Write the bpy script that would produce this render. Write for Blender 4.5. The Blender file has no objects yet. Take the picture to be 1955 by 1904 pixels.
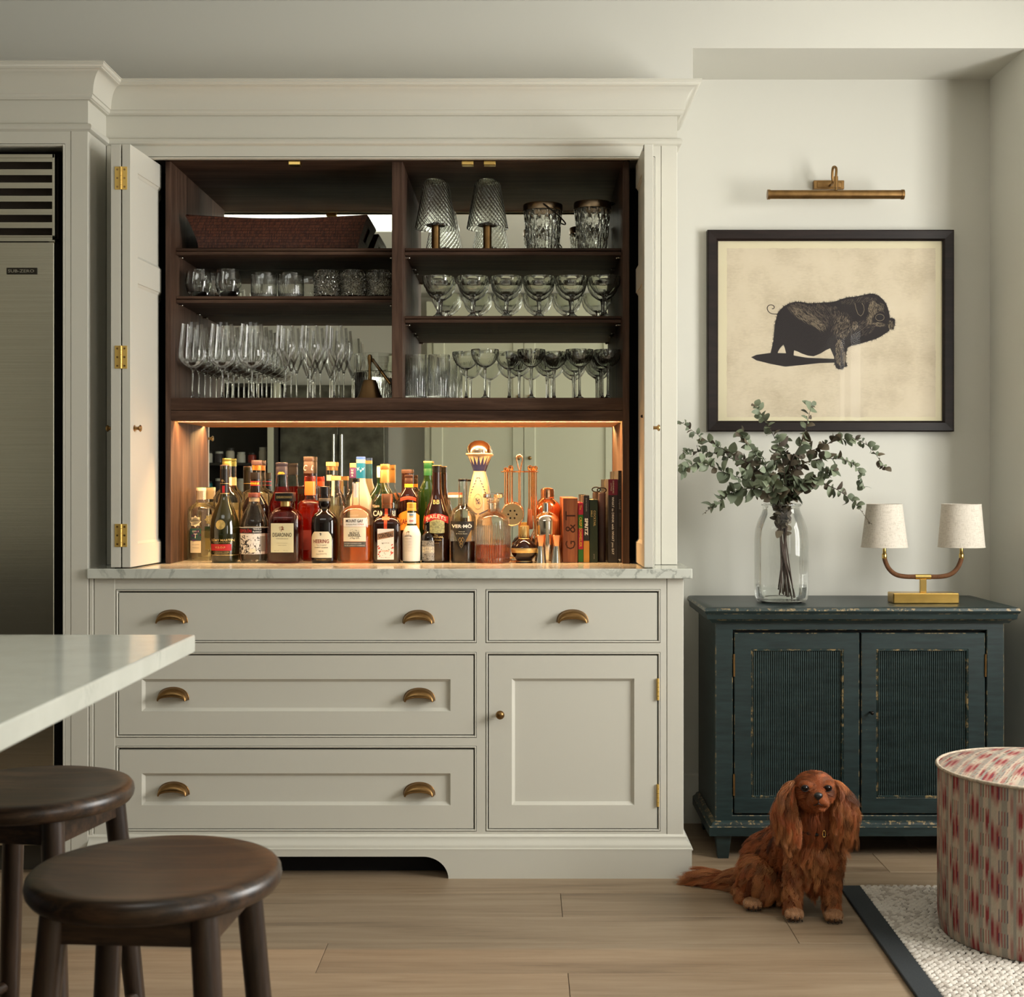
import bpy, bmesh, math, random
import numpy as np
from mathutils import Vector, Matrix
from mathutils.geometry import tessellate_polygon

random.seed(7); np.random.seed(7)
SC = bpy.context.scene
COL = SC.collection
PI = math.pi

# ------------------------------------------------------------------ camera
F, CX, CY, CAMZ = 2540.0, 1000.0, 922.0, 1.1906      # focal length and horizon of a 1955 x 1904 frame
cam_d = bpy.data.cameras.new('camera'); cam = bpy.data.objects.new('camera', cam_d); COL.objects.link(cam)
cam.location = (0, 0, CAMZ); cam.rotation_euler = (PI/2, 0, 0)
cam_d.sensor_fit = 'HORIZONTAL'; cam_d.sensor_width = 36.0; cam_d.lens = F*36/1955
cam_d.shift_x = -22.5/1955; cam_d.shift_y = -30/1955
cam_d.clip_start = .05; cam_d.clip_end = 60
cam_d.dof.use_dof = True; cam_d.dof.focus_distance = 4.2; cam_d.dof.aperture_fstop = 9.0
SC.camera = cam; SC.cycles.use_light_tree = False
SC.view_settings.view_transform = 'Standard'; SC.view_settings.look = 'None'
SC.view_settings.gamma = 1.0; SC.view_settings.use_curve_mapping = False
SC.view_settings.exposure = 0.15
SC.cycles.max_bounces = 14; SC.cycles.transmission_bounces = 14; SC.cycles.glossy_bounces = 6
SC.cycles.diffuse_bounces = 3; SC.cycles.transparent_max_bounces = 40
SC.cycles.use_adaptive_sampling = True; SC.cycles.adaptive_threshold = .03
SC.cycles.blur_glossy = 1.0; SC.cycles.sample_clamp_indirect = 6.0

# ------------------------------------------------------------------ world and daylight
wd = bpy.data.worlds.new('world'); SC.world = wd; wd.use_nodes = True
wd.node_tree.nodes['Background'].inputs[0].default_value = (.85, .93, 1, 1)
wd.node_tree.nodes['Background'].inputs[1].default_value = .6

def area(name, loc, rot, sx, sy, power, col, spread=PI):
    l = bpy.data.lights.new(name, 'AREA'); l.shape = 'RECTANGLE'; l.size = sx; l.size_y = sy
    l.energy = power; l.color = col; l.spread = spread
    o = bpy.data.objects.new(name, l); o.location = loc; o.rotation_euler = rot; COL.objects.link(o); return o

WIN_Y, WIN_Z = (2.0, 3.4), (.85, 2.40)               # tall window in the room's side wall
area('daylight_window', (2.56, 2.70, 1.65), (0, PI/2, 0), 1.5, 1.35, 106, (1.0, .985, .94))
FILL_WIN_Y = (-1.5, -.3)                                  # made-up second window behind the camera, added for fill light
area('added_fill_daylight', (2.56, -.9, 1.60), (0, PI/2, 0), 1.5, 1.15, 34, (1.0, .985, .94))
SKY_X, SKY_Y = (-1.95, -.40), (.95, 1.75)            # rooflight seen in the bar mirrors
area('daylight_rooflight', (-1.175, 1.35, 2.768), (0, 0, 0), 1.55, .80, 10, (.98, 1.0, .93))

# ------------------------------------------------------------------ helpers
def X(px, y): return (px-CX)*y/F
def Z(py, y): return CAMZ-(py-CY)*y/F
def W(px, py, y): return Vector((X(px, y), y, Z(py, y)))

def tag(o, label=None, cat=None, group=None, kind=None):
    if label: o['label'] = label
    if cat: o['category'] = cat
    if group: o['group'] = group
    if kind: o['kind'] = kind
    return o

def thing(name, label, cat, loc=(0, 0, 0), group=None, kind=None):
    o = bpy.data.objects.new(name, None); COL.objects.link(o); o.location = loc
    o.empty_display_size = .05
    return tag(o, label, cat, group, kind)

def worg(o):
    v = Vector((0, 0, 0))
    while o is not None:
        v += o.location; o = o.parent
    return v

class MB:
    """collects geometry in world coordinates (or local ones when built under nothing)"""
    def __init__(s): s.v = []; s.f = []; s.m = []
    def add(s, verts, faces, mi=0):
        b = len(s.v); s.v += [tuple(p) for p in verts]
        s.f += [tuple(i+b for i in q) for q in faces]; s.m += [mi]*len(faces); return s
    def box(s, x0, x1, y0, y1, z0, z1, mi=0):
        if x0 > x1: x0, x1 = x1, x0
        if y0 > y1: y0, y1 = y1, y0
        if z0 > z1: z0, z1 = z1, z0
        v = [(x0,y0,z0),(x1,y0,z0),(x1,y1,z0),(x0,y1,z0),(x0,y0,z1),(x1,y0,z1),(x1,y1,z1),(x0,y1,z1)]
        return s.add(v, [(0,3,2,1),(4,5,6,7),(0,1,5,4),(1,2,6,5),(2,3,7,6),(3,0,4,7)], mi)
    def lathe(s, c, prof, n=32, sx=1, sy=1, ex=2.0, mi=0, flute=None, caps=(True, True)):
        """prof: (radius, z) from bottom to top; ex > 2 squares the section"""
        cx, cy, cz = c; vs = []; k = len(prof)
        for r, z in prof:
            for i in range(n):
                a = 2*PI*i/n; ca, sa = math.cos(a), math.sin(a)
                q = 1.0 if ex == 2.0 else (abs(ca)**ex+abs(sa)**ex)**(-1/ex)
                rr = r if flute is None else r*flute(a, z)
                vs.append((cx+rr*q*ca*sx, cy+rr*q*sa*sy, cz+z))
        fs = [(j*n+i, j*n+(i+1) % n, (j+1)*n+(i+1) % n, (j+1)*n+i) for j in range(k-1) for i in range(n)]
        if caps[0] and prof[0][0] > 1e-6: fs.append(tuple(reversed(range(n))))
        if caps[1] and prof[-1][0] > 1e-6: fs.append(tuple(range((k-1)*n, k*n)))
        return s.add(vs, fs, mi)
    def tube(s, pts, r, n=10, mi=0, cap=True, closed=False):
        pts = [Vector(p) for p in pts]; k = len(pts)
        rs = r if isinstance(r, (list, tuple)) else [r]*k
        vs = []; nrm = None
        for i, p in enumerate(pts):
            if closed: t = pts[(i+1) % k]-pts[i-1]
            else: t = pts[min(i+1, k-1)]-pts[max(i-1, 0)]
            t.normalize()
            if nrm is None: nrm = t.orthogonal().normalized()
            nrm = (nrm-t*nrm.dot(t)); nrm = nrm.normalized() if nrm.length > 1e-6 else t.orthogonal().normalized()
            b = t.cross(nrm)
            for j in range(n):
                a = 2*PI*j/n; vs.append(p+(nrm*math.cos(a)+b*math.sin(a))*rs[i])
        m = k if closed else k-1
        fs = [(i*n+j, i*n+(j+1) % n, ((i+1) % k)*n+(j+1) % n, ((i+1) % k)*n+j) for i in range(m) for j in range(n)]
        if cap and not closed: fs += [tuple(reversed(range(n))), tuple(range((k-1)*n, k*n))]
        return s.add(vs, fs, mi)
    def cyl(s, a, b, ra, rb=None, n=16, mi=0): return s.tube([a, b], [ra, ra if rb is None else rb], n, mi)
    def ball(s, c, r, n=16, m=10, mi=0):
        if not isinstance(r, (tuple, list)): r = (r, r, r)
        vs = []; fs = []
        for j in range(1, m):
            th = PI*j/m
            for i in range(n):
                a = 2*PI*i/n; vs.append((c[0]+r[0]*math.sin(th)*math.cos(a), c[1]+r[1]*math.sin(th)*math.sin(a), c[2]-r[2]*math.cos(th)))
        b0 = len(vs); vs += [(c[0], c[1], c[2]-r[2]), (c[0], c[1], c[2]+r[2])]
        for j in range(m-2):
            for i in range(n): fs.append((j*n+i, j*n+(i+1) % n, (j+1)*n+(i+1) % n, (j+1)*n+i))
        for i in range(n): fs += [(b0, (i+1) % n, i), (b0+1, (m-2)*n+i, (m-2)*n+(i+1) % n)]
        return s.add(vs, fs, mi)
    def rings(s, loops, mi=0, close=True, mis=None):
        """loops: (x0, x1, z0, z1, y): nested rectangles joined by quads, the last one filled; faces look to -y"""
        vs = []
        for x0, x1, z0, z1, y in loops: vs += [(x0,y,z0),(x1,y,z0),(x1,y,z1),(x0,y,z1)]
        for k in range(len(loops)-1):
            fs = [(k*4+i, k*4+(i+1) % 4, k*4+4+(i+1) % 4, k*4+4+i) for i in range(4)]
            pass
        b = len(s.v); s.v += vs
        for k in range(len(loops)-1):
            for i in range(4):
                s.f.append(tuple(b+q for q in (k*4+i, k*4+(i+1) % 4, k*4+4+(i+1) % 4, k*4+4+i)))
                s.m.append(mis[k] if mis else mi)
        if close:
            e = (len(loops)-1)*4; s.f.append((b+e, b+e+1, b+e+2, b+e+3)); s.m.append(mi)
        return s
    def sweep(s, path, prof, mi=0, ends=True):
        """prof: (outward, z) swept along a plan path (x, y) with mitred corners; outward is right of travel"""
        P = [Vector((p[0], p[1])) for p in path]; k = len(P); m = len(prof); vs = []
        for i in range(k):
            ds = []
            if i > 0: ds.append((P[i]-P[i-1]).normalized())
            if i < k-1: ds.append((P[i+1]-P[i]).normalized())
            ns = [Vector((d.y, -d.x)) for d in ds]
            if len(ns) == 2:
                b = (ns[0]+ns[1]).normalized(); b = b/max(.2, b.dot(ns[0]))
            else: b = ns[0]
            for o, z in prof: q = P[i]+b*o; vs.append((q.x, q.y, z))
        fs = [(i*m+j, (i+1)*m+j, (i+1)*m+j+1, i*m+j+1) for i in range(k-1) for j in range(m-1)]
        if ends: fs += [tuple(range(m)), tuple(reversed(range((k-1)*m, k*m)))]
        return s.add(vs, fs, mi)
    def poly(s, pts, y0, y1=None, mi=0):
        """polygon given in (x, z), flat at y0, or extruded to y1"""
        n = len(pts); tris = tessellate_polygon([[Vector((p[0], p[1], 0)) for p in pts]])
        vs = [(p[0], y0, p[1]) for p in pts]; fs = []
        for t in tris:
            a, b, c = [Vector(pts[i]) for i in t]
            fs.append(tuple(t) if (b-a).cross(c-a) > 0 else tuple(reversed(t)))
        if y1 is not None:
            vs += [(p[0], y1, p[1]) for p in pts]
            fs += [tuple(i+n for i in reversed(f)) for f in list(fs)]
            ar = sum(pts[i][0]*pts[(i+1) % n][1]-pts[(i+1) % n][0]*pts[i][1] for i in range(n))
            for i in range(n):
                q = (i, i+n, (i+1) % n+n, (i+1) % n)
                fs.append(q if ar > 0 else tuple(reversed(q)))
        return s.add(vs, fs, mi)
    def build(s, name, mat, parent=None, smooth=None, bevel=0, seg=2, solid=0):
        me = bpy.data.meshes.new(name)
        o0 = worg(parent) if parent is not None else Vector((0, 0, 0))
        vs = [(p[0]-o0.x, p[1]-o0.y, p[2]-o0.z) for p in s.v] if parent is not None else s.v
        me.from_pydata(vs, [], s.f)
        for mm in (mat if isinstance(mat, (list, tuple)) else [mat]): me.materials.append(mm)
        if isinstance(mat, (list, tuple)): me.polygons.foreach_set('material_index', [int(q) for q in s.m])
        if smooth is not None:
            me.polygons.foreach_set('use_smooth', [True]*len(me.polygons)); me.set_sharp_from_angle(angle=math.radians(smooth))
        me.update()
        ob = bpy.data.objects.new(name, me); COL.objects.link(ob)
        if parent is not None: ob.parent = parent
        if solid:
            md = ob.modifiers.new('solid', 'SOLIDIFY'); md.thickness = solid; md.offset = 0
        if bevel:
            md = ob.modifiers.new('bevel', 'BEVEL'); md.width = bevel; md.segments = seg; md.limit_method = 'ANGLE'; md.angle_limit = math.radians(40)
        return ob

def struct(o): o['kind'] = 'structure'; return o

def clone(o, loc, label=None, group=None):
    """a copy of a thing, its parts and their sub-parts; shares mesh data"""
    c = o.copy(); COL.objects.link(c); c.location = loc
    if label: c['label'] = label
    if group: c['group'] = group
    for ch in o.children:
        d = ch.copy(); COL.objects.link(d); d.parent = c
        for g in ch.children:
            e = g.copy(); COL.objects.link(e); e.parent = d
    return c

# ------------------------------------------------------------------ materials
_M = {}
def nodes(name):
    m = bpy.data.materials.new(name); m.use_nodes = True
    return m, m.node_tree, m.node_tree.nodes['Principled BSDF']
def N(nt, kind, **kw):
    n = nt.nodes.new(kind)
    for k, v in kw.items():
        if k.startswith('i_'): n.inputs[int(k[2:])].default_value = v
        else: setattr(n, k, v)
    return n
def ramp(nt, fac, stops):
    r = nt.nodes.new('ShaderNodeValToRGB'); nt.links.new(fac, r.inputs[0]); e = r.color_ramp.elements
    while len(e) < len(stops): e.new(.5)
    for i, (p, c) in enumerate(stops): e[i].position = p; e[i].color = (*c, 1) if len(c) == 3 else c
    return r.outputs[0]
def coord(nt, scale=(1, 1, 1), kind='Object', rot=(0, 0, 0)):
    t = nt.nodes.new('ShaderNodeTexCoord'); mp = nt.nodes.new('ShaderNodeMapping')
    mp.inputs['Scale'].default_value = scale; mp.inputs['Rotation'].default_value = rot
    nt.links.new(t.outputs[kind], mp.inputs[0]); return mp.outputs[0]
def noise(nt, vec, scale, detail=4, rough=.55, dist=0):
    n = nt.nodes.new('ShaderNodeTexNoise'); nt.links.new(vec, n.inputs['Vector'])
    n.inputs['Scale'].default_value = scale; n.inputs['Detail'].default_value = detail
    n.inputs['Roughness'].default_value = rough; n.inputs['Distortion'].default_value = dist
    return n.outputs['Fac']
def bump(nt, bs, h, strength=.3, dist=.002):
    b = nt.nodes.new('ShaderNodeBump'); b.inputs['Strength'].default_value = strength; b.inputs['Distance'].default_value = dist
    nt.links.new(h, b.inputs['Height']); nt.links.new(b.outputs[0], bs.inputs['Normal'])

def M(name, col, rough=.5, metal=0.0, spec=.5, coat=0.0, trans=0.0, ior=1.45, emit=None, es=0, grain=0.0, gs=40, bmp=0.0):
    if name in _M: return _M[name]
    m, nt, b = nodes(name); _M[name] = m
    b.inputs['Base Color'].default_value = (*col, 1); b.inputs['Roughness'].default_value = rough
    b.inputs['Metallic'].default_value = metal; b.inputs['Specular IOR Level'].default_value = spec
    b.inputs['Coat Weight'].default_value = coat; b.inputs['Transmission Weight'].default_value = trans
    b.inputs['IOR'].default_value = ior
    if emit: b.inputs['Emission Color'].default_value = (*emit, 1); b.inputs['Emission Strength'].default_value = es
    if grain or bmp:
        f = noise(nt, coord(nt), gs, 5)
        if grain:
            lo = tuple(c*(1-grain) for c in col); hi = tuple(min(1, c*(1+grain)) for c in col)
            nt.links.new(ramp(nt, f, [(.3, lo), (.7, hi)]), b.inputs['Base Color'])
        if bmp: bump(nt, b, f, bmp, .001)
    return m

def wood(name, dark, mid, light, axis='X', rough=.45, scale=1.0, coat=0.0, per_object=False, knots=False, bmp=.15, spec=.5):
    if name in _M: return _M[name]
    m, nt, b = nodes(name); _M[name] = m
    st = {'X': (1.2, 16, 16), 'Y': (16, 1.2, 16), 'Z': (16, 16, 1.2)}[axis]
    v = coord(nt, tuple(s*scale for s in st))
    if per_object:
        oi = nt.nodes.new('ShaderNodeObjectInfo'); ad = nt.nodes.new('ShaderNodeVectorMath'); ad.operation = 'ADD'
        cb = nt.nodes.new('ShaderNodeCombineXYZ'); mu = N(nt, 'ShaderNodeMath', operation='MULTIPLY', i_1=37.0)
        nt.links.new(oi.outputs['Random'], mu.inputs[0])
        for i in range(3): nt.links.new(mu.outputs[0], cb.inputs[i])
        nt.links.new(v, ad.inputs[0]); nt.links.new(cb.outputs[0], ad.inputs[1]); v = ad.outputs[0]
    f1 = noise(nt, v, 1.4, 6, .62, .9); f2 = noise(nt, v, 9, 3, .6, .3)
    mx = N(nt, 'ShaderNodeMath', operation='MULTIPLY_ADD', i_1=.35); nt.links.new(f2, mx.inputs[0]); nt.links.new(f1, mx.inputs[2])
    col = ramp(nt, mx.outputs[0], [(.42, dark), (.62, mid), (.85, light)])
    if per_object:
        hs = nt.nodes.new('ShaderNodeHueSaturation'); nt.links.new(col, hs.inputs['Color'])
        mr = N(nt, 'ShaderNodeMapRange'); nt.links.new(oi.outputs['Random'], mr.inputs[0])
        mr.inputs[3].default_value = .88; mr.inputs[4].default_value = 1.1; nt.links.new(mr.outputs[0], hs.inputs['Value']); col = hs.outputs[0]
    nt.links.new(col, b.inputs['Base Color']); b.inputs['Roughness'].default_value = rough; b.inputs['Coat Weight'].default_value = coat
    b.inputs['Coat Roughness'].default_value = .25
    b.inputs['Specular IOR Level'].default_value = spec
    if bmp: bump(nt, b, mx.outputs[0], bmp, .001)
    return m

def thin_glass(name, tint=(1, 1, 1), rough=.0, strength=1.0, ior=1.5):
    """a clear wall too thin to bend light: passes it tinted and mirrors some by angle"""
    if name in _M: return _M[name]
    m, nt, b = nodes(name); _M[name] = m; nt.nodes.remove(b); out = nt.nodes['Material Output']
    tr = N(nt, 'ShaderNodeBsdfTransparent'); tr.inputs[0].default_value = (*tint, 1)
    gl = N(nt, 'ShaderNodeBsdfGlossy'); gl.inputs['Roughness'].default_value = rough; gl.inputs[0].default_value = (1, 1, 1, 1)
    fr = N(nt, 'ShaderNodeFresnel'); fr.inputs[0].default_value = ior
    mu = N(nt, 'ShaderNodeMath', operation='MULTIPLY', i_1=strength, use_clamp=True); nt.links.new(fr.outputs[0], mu.inputs[0])
    mx = N(nt, 'ShaderNodeMixShader'); nt.links.new(mu.outputs[0], mx.inputs[0]); nt.links.new(tr.outputs[0], mx.inputs[1]); nt.links.new(gl.outputs[0], mx.inputs[2])
    nt.links.new(mx.outputs[0], out.inputs[0]); return m

def glass(name, col=(1, 1, 1), rough=.0, ior=1.5, bscale=0, bstr=.4):
    if name in _M: return _M[name]
    m, nt, b = nodes(name); _M[name] = m
    b.inputs['Base Color'].default_value = (*col, 1); b.inputs['Roughness'].default_value = rough
    b.inputs['Transmission Weight'].default_value = 1; b.inputs['IOR'].default_value = ior
    if bscale: bump(nt, b, noise(nt, coord(nt), bscale, 4, .6), bstr, .004)
    return m

def paint(name, col, rough=.42):
    if name in _M: return _M[name]
    m, nt, b = nodes(name); _M[name] = m
    b.inputs['Base Color'].default_value = (*col, 1)
    b.inputs['Roughness'].default_value = rough; b.inputs['Specular IOR Level'].default_value = .35
    return m

CREAM = paint('putty_paint', (.632, .612, .530), .45)
WALLP = paint('wall_paint', (.665, .652, .585), .7)
WHITEP = paint('ceiling_paint', (.72, .71, .65), .8)
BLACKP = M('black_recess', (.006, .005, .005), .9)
OAKV = wood('dark_oak_upright', (.022, .010, .006), (.055, .028, .017), (.10, .056, .036), 'Z', .55, spec=.25)
OAKH = wood('dark_oak_level', (.022, .010, .006), (.055, .028, .017), (.10, .056, .036), 'X', .55, spec=.2)
STOOLW = wood('stool_oak', (.005, .003, .002), (.022, .0115, .006), (.072, .037, .018), 'X', .38, 2.2, .18)
STOOLV = wood('stool_oak_leg', (.010, .0055, .0035), (.030, .016, .009), (.06, .032, .018), 'Z', .38, .9, .3)
PLANK = wood('floor_oak', (.152, .104, .064), (.268, .191, .120), (.340, .254, .167), 'X', .42, .55, 0, True, True, .08)
BRASS = M('aged_brass', (.36, .215, .085), .30, 1.0, grain=.25, gs=60)
BRASSP = M('polished_brass', (.80, .55, .18), .2, 1.0)
HINGEB = M('hinge_brass', (.78, .52, .14), .36, .55)
BRASSD = M('antique_brass', (.27, .155, .06), .32, 1.0, grain=.2, gs=30)
COPPER = M('copper', (.85, .42, .25), .12, 1.0)
STEEL = M('polished_steel', (.75, .73, .68), .1, 1.0)
GOLD = M('rose_gold', (.92, .58, .32), .14, 1.0)
GOLDP = M('gold_print', (.70, .50, .20), .4, .7)
DARKM = M('dark_metal', (.03, .025, .022), .35, .9)
INK = M('ink_black', (.012, .01, .01), .6)
INKR = M('ink_red', (.45, .025, .02), .6)
INKW = M('ink_white', (.85, .83, .76), .6)
PAPERC = M('label_cream', (.74, .69, .52), .6)
PAPERW = M('label_white', (.78, .76, .70), .6)
KRAFT = M('label_kraft', (.72, .55, .36), .6)
CLEAR = thin_glass('clear_bottle_glass', (.965, .975, .95), 0, .85)
BOWL = thin_glass('wine_glass_wall', (.99, .992, .985), 0, .75)
VASEG = thin_glass('vase_glass', (.975, .983, .975), 0, .7)
PANE = thin_glass('picture_pane', (.99, .99, .985), 0, .16, 1.4)
SOLIDG = glass('solid_clear_glass', (.97, .98, .96), 0, 1.5)
CRYST = glass('cut_crystal', (.93, .94, .92), .0, 1.52)

def stainless():
    m, nt, b = nodes('brushed_steel')
    f = noise(nt, coord(nt, (1, 1, 220)), 3.0, 3)
    nt.links.new(ramp(nt, f, [(.3, (.66, .64, .54)), (.7, (.80, .77, .66))]), b.inputs['Base Color'])
    b.inputs['Metallic'].default_value = 1; b.inputs['Roughness'].default_value = .27
    bump(nt, b, f, .05, .001); return m
INOX = stainless()

def marble():
    m, nt, b = nodes('white_quartz')
    v = coord(nt); n1 = noise(nt, v, 5.5, 8, .62, 1.6)
    veins = ramp(nt, n1, [(.46, (1, 1, 1)), (.494, (.42, .43, .42)), (.506, (.42, .43, .42)), (.54, (1, 1, 1))])
    n2 = noise(nt, coord(nt), 1.6, 4)
    mask = ramp(nt, n2, [(.44, (0, 0, 0)), (.58, (1, 1, 1))])
    base = ramp(nt, noise(nt, v, 12, 4), [(.3, (.56, .57, .50)), (.7, (.63, .64, .57))])
    mx = N(nt, 'ShaderNodeMix', data_type='RGBA', blend_type='MULTIPLY'); nt.links.new(mask, mx.inputs[0])
    nt.links.new(base, mx.inputs[6]); nt.links.new(veins, mx.inputs[7]); nt.links.new(mx.outputs[2], b.inputs['Base Color'])
    b.inputs['Roughness'].default_value = .12; return m
QUARTZ = marble()

def mirror_mat():
    m, nt, b = nodes('mirror_silver'); b.inputs['Base Color'].default_value = (.90, .91, .82, 1)
    b.inputs['Metallic'].default_value = 1; b.inputs['Roughness'].default_value = 0; return m
MIRROR = mirror_mat()

# ------------------------------------------------------------------ lettering
_TC = {}
def text_geo(body, bold=0.0):
    k = (body, bold)
    if k in _TC: return _TC[k]
    c = bpy.data.curves.new('t', 'FONT'); c.body = body; c.size = 1; c.offset = bold; c.resolution_u = 2
    o = bpy.data.objects.new('t', c); COL.objects.link(o)
    me = bpy.data.meshes.new_from_object(o)
    vs = [(v.co.x, v.co.y) for v in me.vertices]; fs = [tuple(p.vertices) for p in me.polygons]
    bpy.data.objects.remove(o); bpy.data.curves.remove(c); bpy.data.meshes.remove(me)
    if vs:
        x0 = min(v[0] for v in vs); x1 = max(v[0] for v in vs); y0 = min(v[1] for v in vs); y1 = max(v[1] for v in vs)
        vs = [((v[0]-x0)/max(1e-6, x1-x0)-.5, (v[1]-y0)/max(1e-6, y1-y0)-.5) for v in vs]
    _TC[k] = (vs, fs); return _TC[k]

def lettering(mb, body, c, w, h, surf, rot=0.0, bold=.0, mi=0, arc=0.0):
    """lettering w x h centred on c=(x, z); surf(x, z) gives the y it lies on"""
    vs, fs = text_geo(body, bold); out = []; cr, sr = math.cos(rot), math.sin(rot)
    for u, v in vs:
        a, b = u*w, v*h
        if arc: b += arc*(1-(2*u)**2)
        x, z = c[0]+a*cr-b*sr, c[1]+a*sr+b*cr
        out.append((x, surf(x, z), z))
    return mb.add(out, fs, mi)
# ================================================================== the room
YB, YF = 4.667, 4.33            # alcove wall, front of the bulkhead and pier
CEIL, SOFF = 2.759, 2.6054
RX, LX, OY = 2.45, -3.3, -2.0   # side walls, wall opposite

fl = struct(MB().box(LX-.1, RX+.1, OY-.1, YB+.1, -.12, -.014).build('floor', M('floor_base', (.12, .09, .06), .8)))
rows = []
y = 3.857
while y > OY: y -= .209
joint = {0: .106, 1: .712, 2: -.506, 3: .107}
k = 0
while y < YB:
    y1 = min(y+.209, YB+.02); idx = round((3.857-y1)/.209)
    js = [joint.get(idx, random.uniform(-1, 1))]
    while js[0] > LX+.6: js.insert(0, js[0]-random.uniform(1.7, 2.3))
    while js[-1] < RX-.6: js.append(js[-1]+random.uniform(1.7, 2.3))
    js = [LX-.05]+[j for j in js if LX+.1 < j < RX-.1]+[RX+.05]
    for a, b in zip(js[:-1], js[1:]):
        MB().box(a+.0007, b-.0007, y+.0006, y1-.0006, -.014, 0).build('plank', PLANK, fl, bevel=.0008, seg=1)
    y += .209; k += 1

struct(MB().box(.49, 1.635, YB, YB+.1, 0, SOFF).build('wall_back', WALLP))
struct(MB().box(1.635, RX+.1, YF, YB+.1, 0, CEIL).build('wall_right', WALLP, bevel=.003))
struct(MB().box(LX-.1, .49, YB, YB+.1, 0, CEIL).build('wall_behind', WALLP))
bh = MB().box(LX-.1, .5506, YF, YB, 2.4437, CEIL).box(.5506, 1.635, YF, YB+.1, SOFF, CEIL)
struct(bh.build('wall_bulkhead', WALLP))
cl = MB(); x0, x1 = SKY_X; y0, y1 = SKY_Y
cl.box(LX-.1, x0, OY-.1, YB, CEIL, CEIL+.1).box(x1, RX+.1, OY-.1, YB, CEIL, CEIL+.1)
cl.box(x0, x1, OY-.1, y0, CEIL, CEIL+.1).box(x0, x1, y1, YB, CEIL, CEIL+.1)
ceil = struct(cl.build('ceiling', WHITEP))
sh = MB().box(x0-.04, x0, y0, y1, CEIL+.1, 3.1).box(x1, x1+.04, y0, y1, CEIL+.1, 3.1).box(x0-.04, x1+.04, y0-.04, y0, CEIL+.1, 3.1).box(x0-.04, x1+.04, y1, y1+.04, CEIL+.1, 3.1)
sh.build('rooflight_shaft', WHITEP, ceil)
# side wall with the window and the added fill opening, wall opposite, far side wall
c, d = WIN_Z; rw = MB().box(RX, RX+.1, OY-.1, YF, 0, c).box(RX, RX+.1, OY-.1, YF, d, CEIL)
for ya, yb in ((OY-.1, FILL_WIN_Y[0]), (FILL_WIN_Y[1], WIN_Y[0]), (WIN_Y[1], YF)): rw.box(RX, RX+.1, ya, yb, c, d)
struct(rw.build('wall_window_side', WALLP))
for i_, (a, b) in enumerate((WIN_Y, FILL_WIN_Y)):
    wf = MB()
    for yy in (a, b-.05): wf.box(RX-.01, RX+.06, yy, yy+.05, c, d)
    for zz in (c, d-.05): wf.box(RX-.01, RX+.06, a+.05, b-.05, zz, zz+.05)
    wf.box(RX+.01, RX+.05, (a+b)/2-.015, (a+b)/2+.015, c+.05, d-.05)
    struct(wf.build('window_%d' % (i_+1), CREAM))  # the second frame surrounds the added fill light
MB().box(LX-.1, LX, OY-.1, YB, 0, CEIL).build('wall_far_side', paint('dark_kitchen_wall', (.36, .34, .27), .6)); struct(bpy.data.objects['wall_far_side'])
struct(MB().box(LX, RX, OY-.1, OY, 0, CEIL).build('wall_opposite', WALLP))
# skirting in the alcove
sk = [(0, .0), (.018, .0), (.018, .115), (.014, .12), (.014, .135), (.008, .145), (.008, .165), (0, .172)]
struct(MB().sweep([(.49, YB), (1.635, YB)], sk).build('baseboard_back', WALLP, smooth=40))
struct(MB().sweep([(1.635, YB), (1.635, YF), (RX, YF)], [(o, z) for o, z in sk]).build('baseboard_right', WALLP, smooth=40))

# ------------------------------------------------------------------ what the bar mirrors show across the room
def xo(px): return X(px, 11.0)
SAGE = paint('sage_paint', (.66, .66, .51), .5)
oc = thing('tall_cupboard', 'tall sage painted cupboard across the room, seen in the bar mirror', 'cupboard', (0, OY+.3, 0))
MB().box(-.80, .80, OY+.01, OY+.26, .1, 2.52).build('carcass', SAGE, oc)
MB().sweep([(.80, OY+.26), (-.80, OY+.26)], [(0, 2.5), (.02, 2.5), (.03, 2.55), (.07, 2.64), (.07, 2.68), (0, 2.68)]).build('cornice', SAGE, oc, smooth=40)
def shaker(mb, x0, x1, z0, z1, yf, yd, st=.09, dep=.01, thick=.02, b=.007):
    """a flat framed front looking to -y (yd=-1) or +y (yd=+1)"""
    s = yd
    L = [(x0, x1, z0, z1, yf-s*thick), (x0, x1, z0, z1, yf), (x0+st, x1-st, z0+st, z1-st, yf),
         (x0+st+.0015, x1-st-.0015, z0+st+.0015, z1-st-.0015, yf-s*.002), (x0+st+b, x1-st-b, z0+st+b, z1-st-b, yf-s*dep)]
    return mb.rings(L)
for (xa, xb) in ((-.745, -.003), (.003, .745)):
    for (za, zb) in ((1.80, 2.44), (.14, 1.79)):
        d = shaker(MB(), xa, xb, za, zb, OY+.282, 1, .085, .012).build('door', SAGE, oc)
        kx = xb-.04 if xa < 0 else xa+.045
        MB().ball((kx, OY+.302, 1.39 if za < 1 else 1.9), .016).build('knob', BRASS, d, smooth=50)
gf = thing('mottled_fridge', 'mottled grey double fridge across the room, seen in the bar mirror', 'fridge', (-1.5, OY+.3, 0))
MOT = M('mottled_zinc', (.14, .135, .105), .35, .6, grain=.6, gs=7)
MB().box(-1.97, -1.12, OY+.01, OY+.25, 0, 2.0).build('body', MOT, gf)
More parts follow.
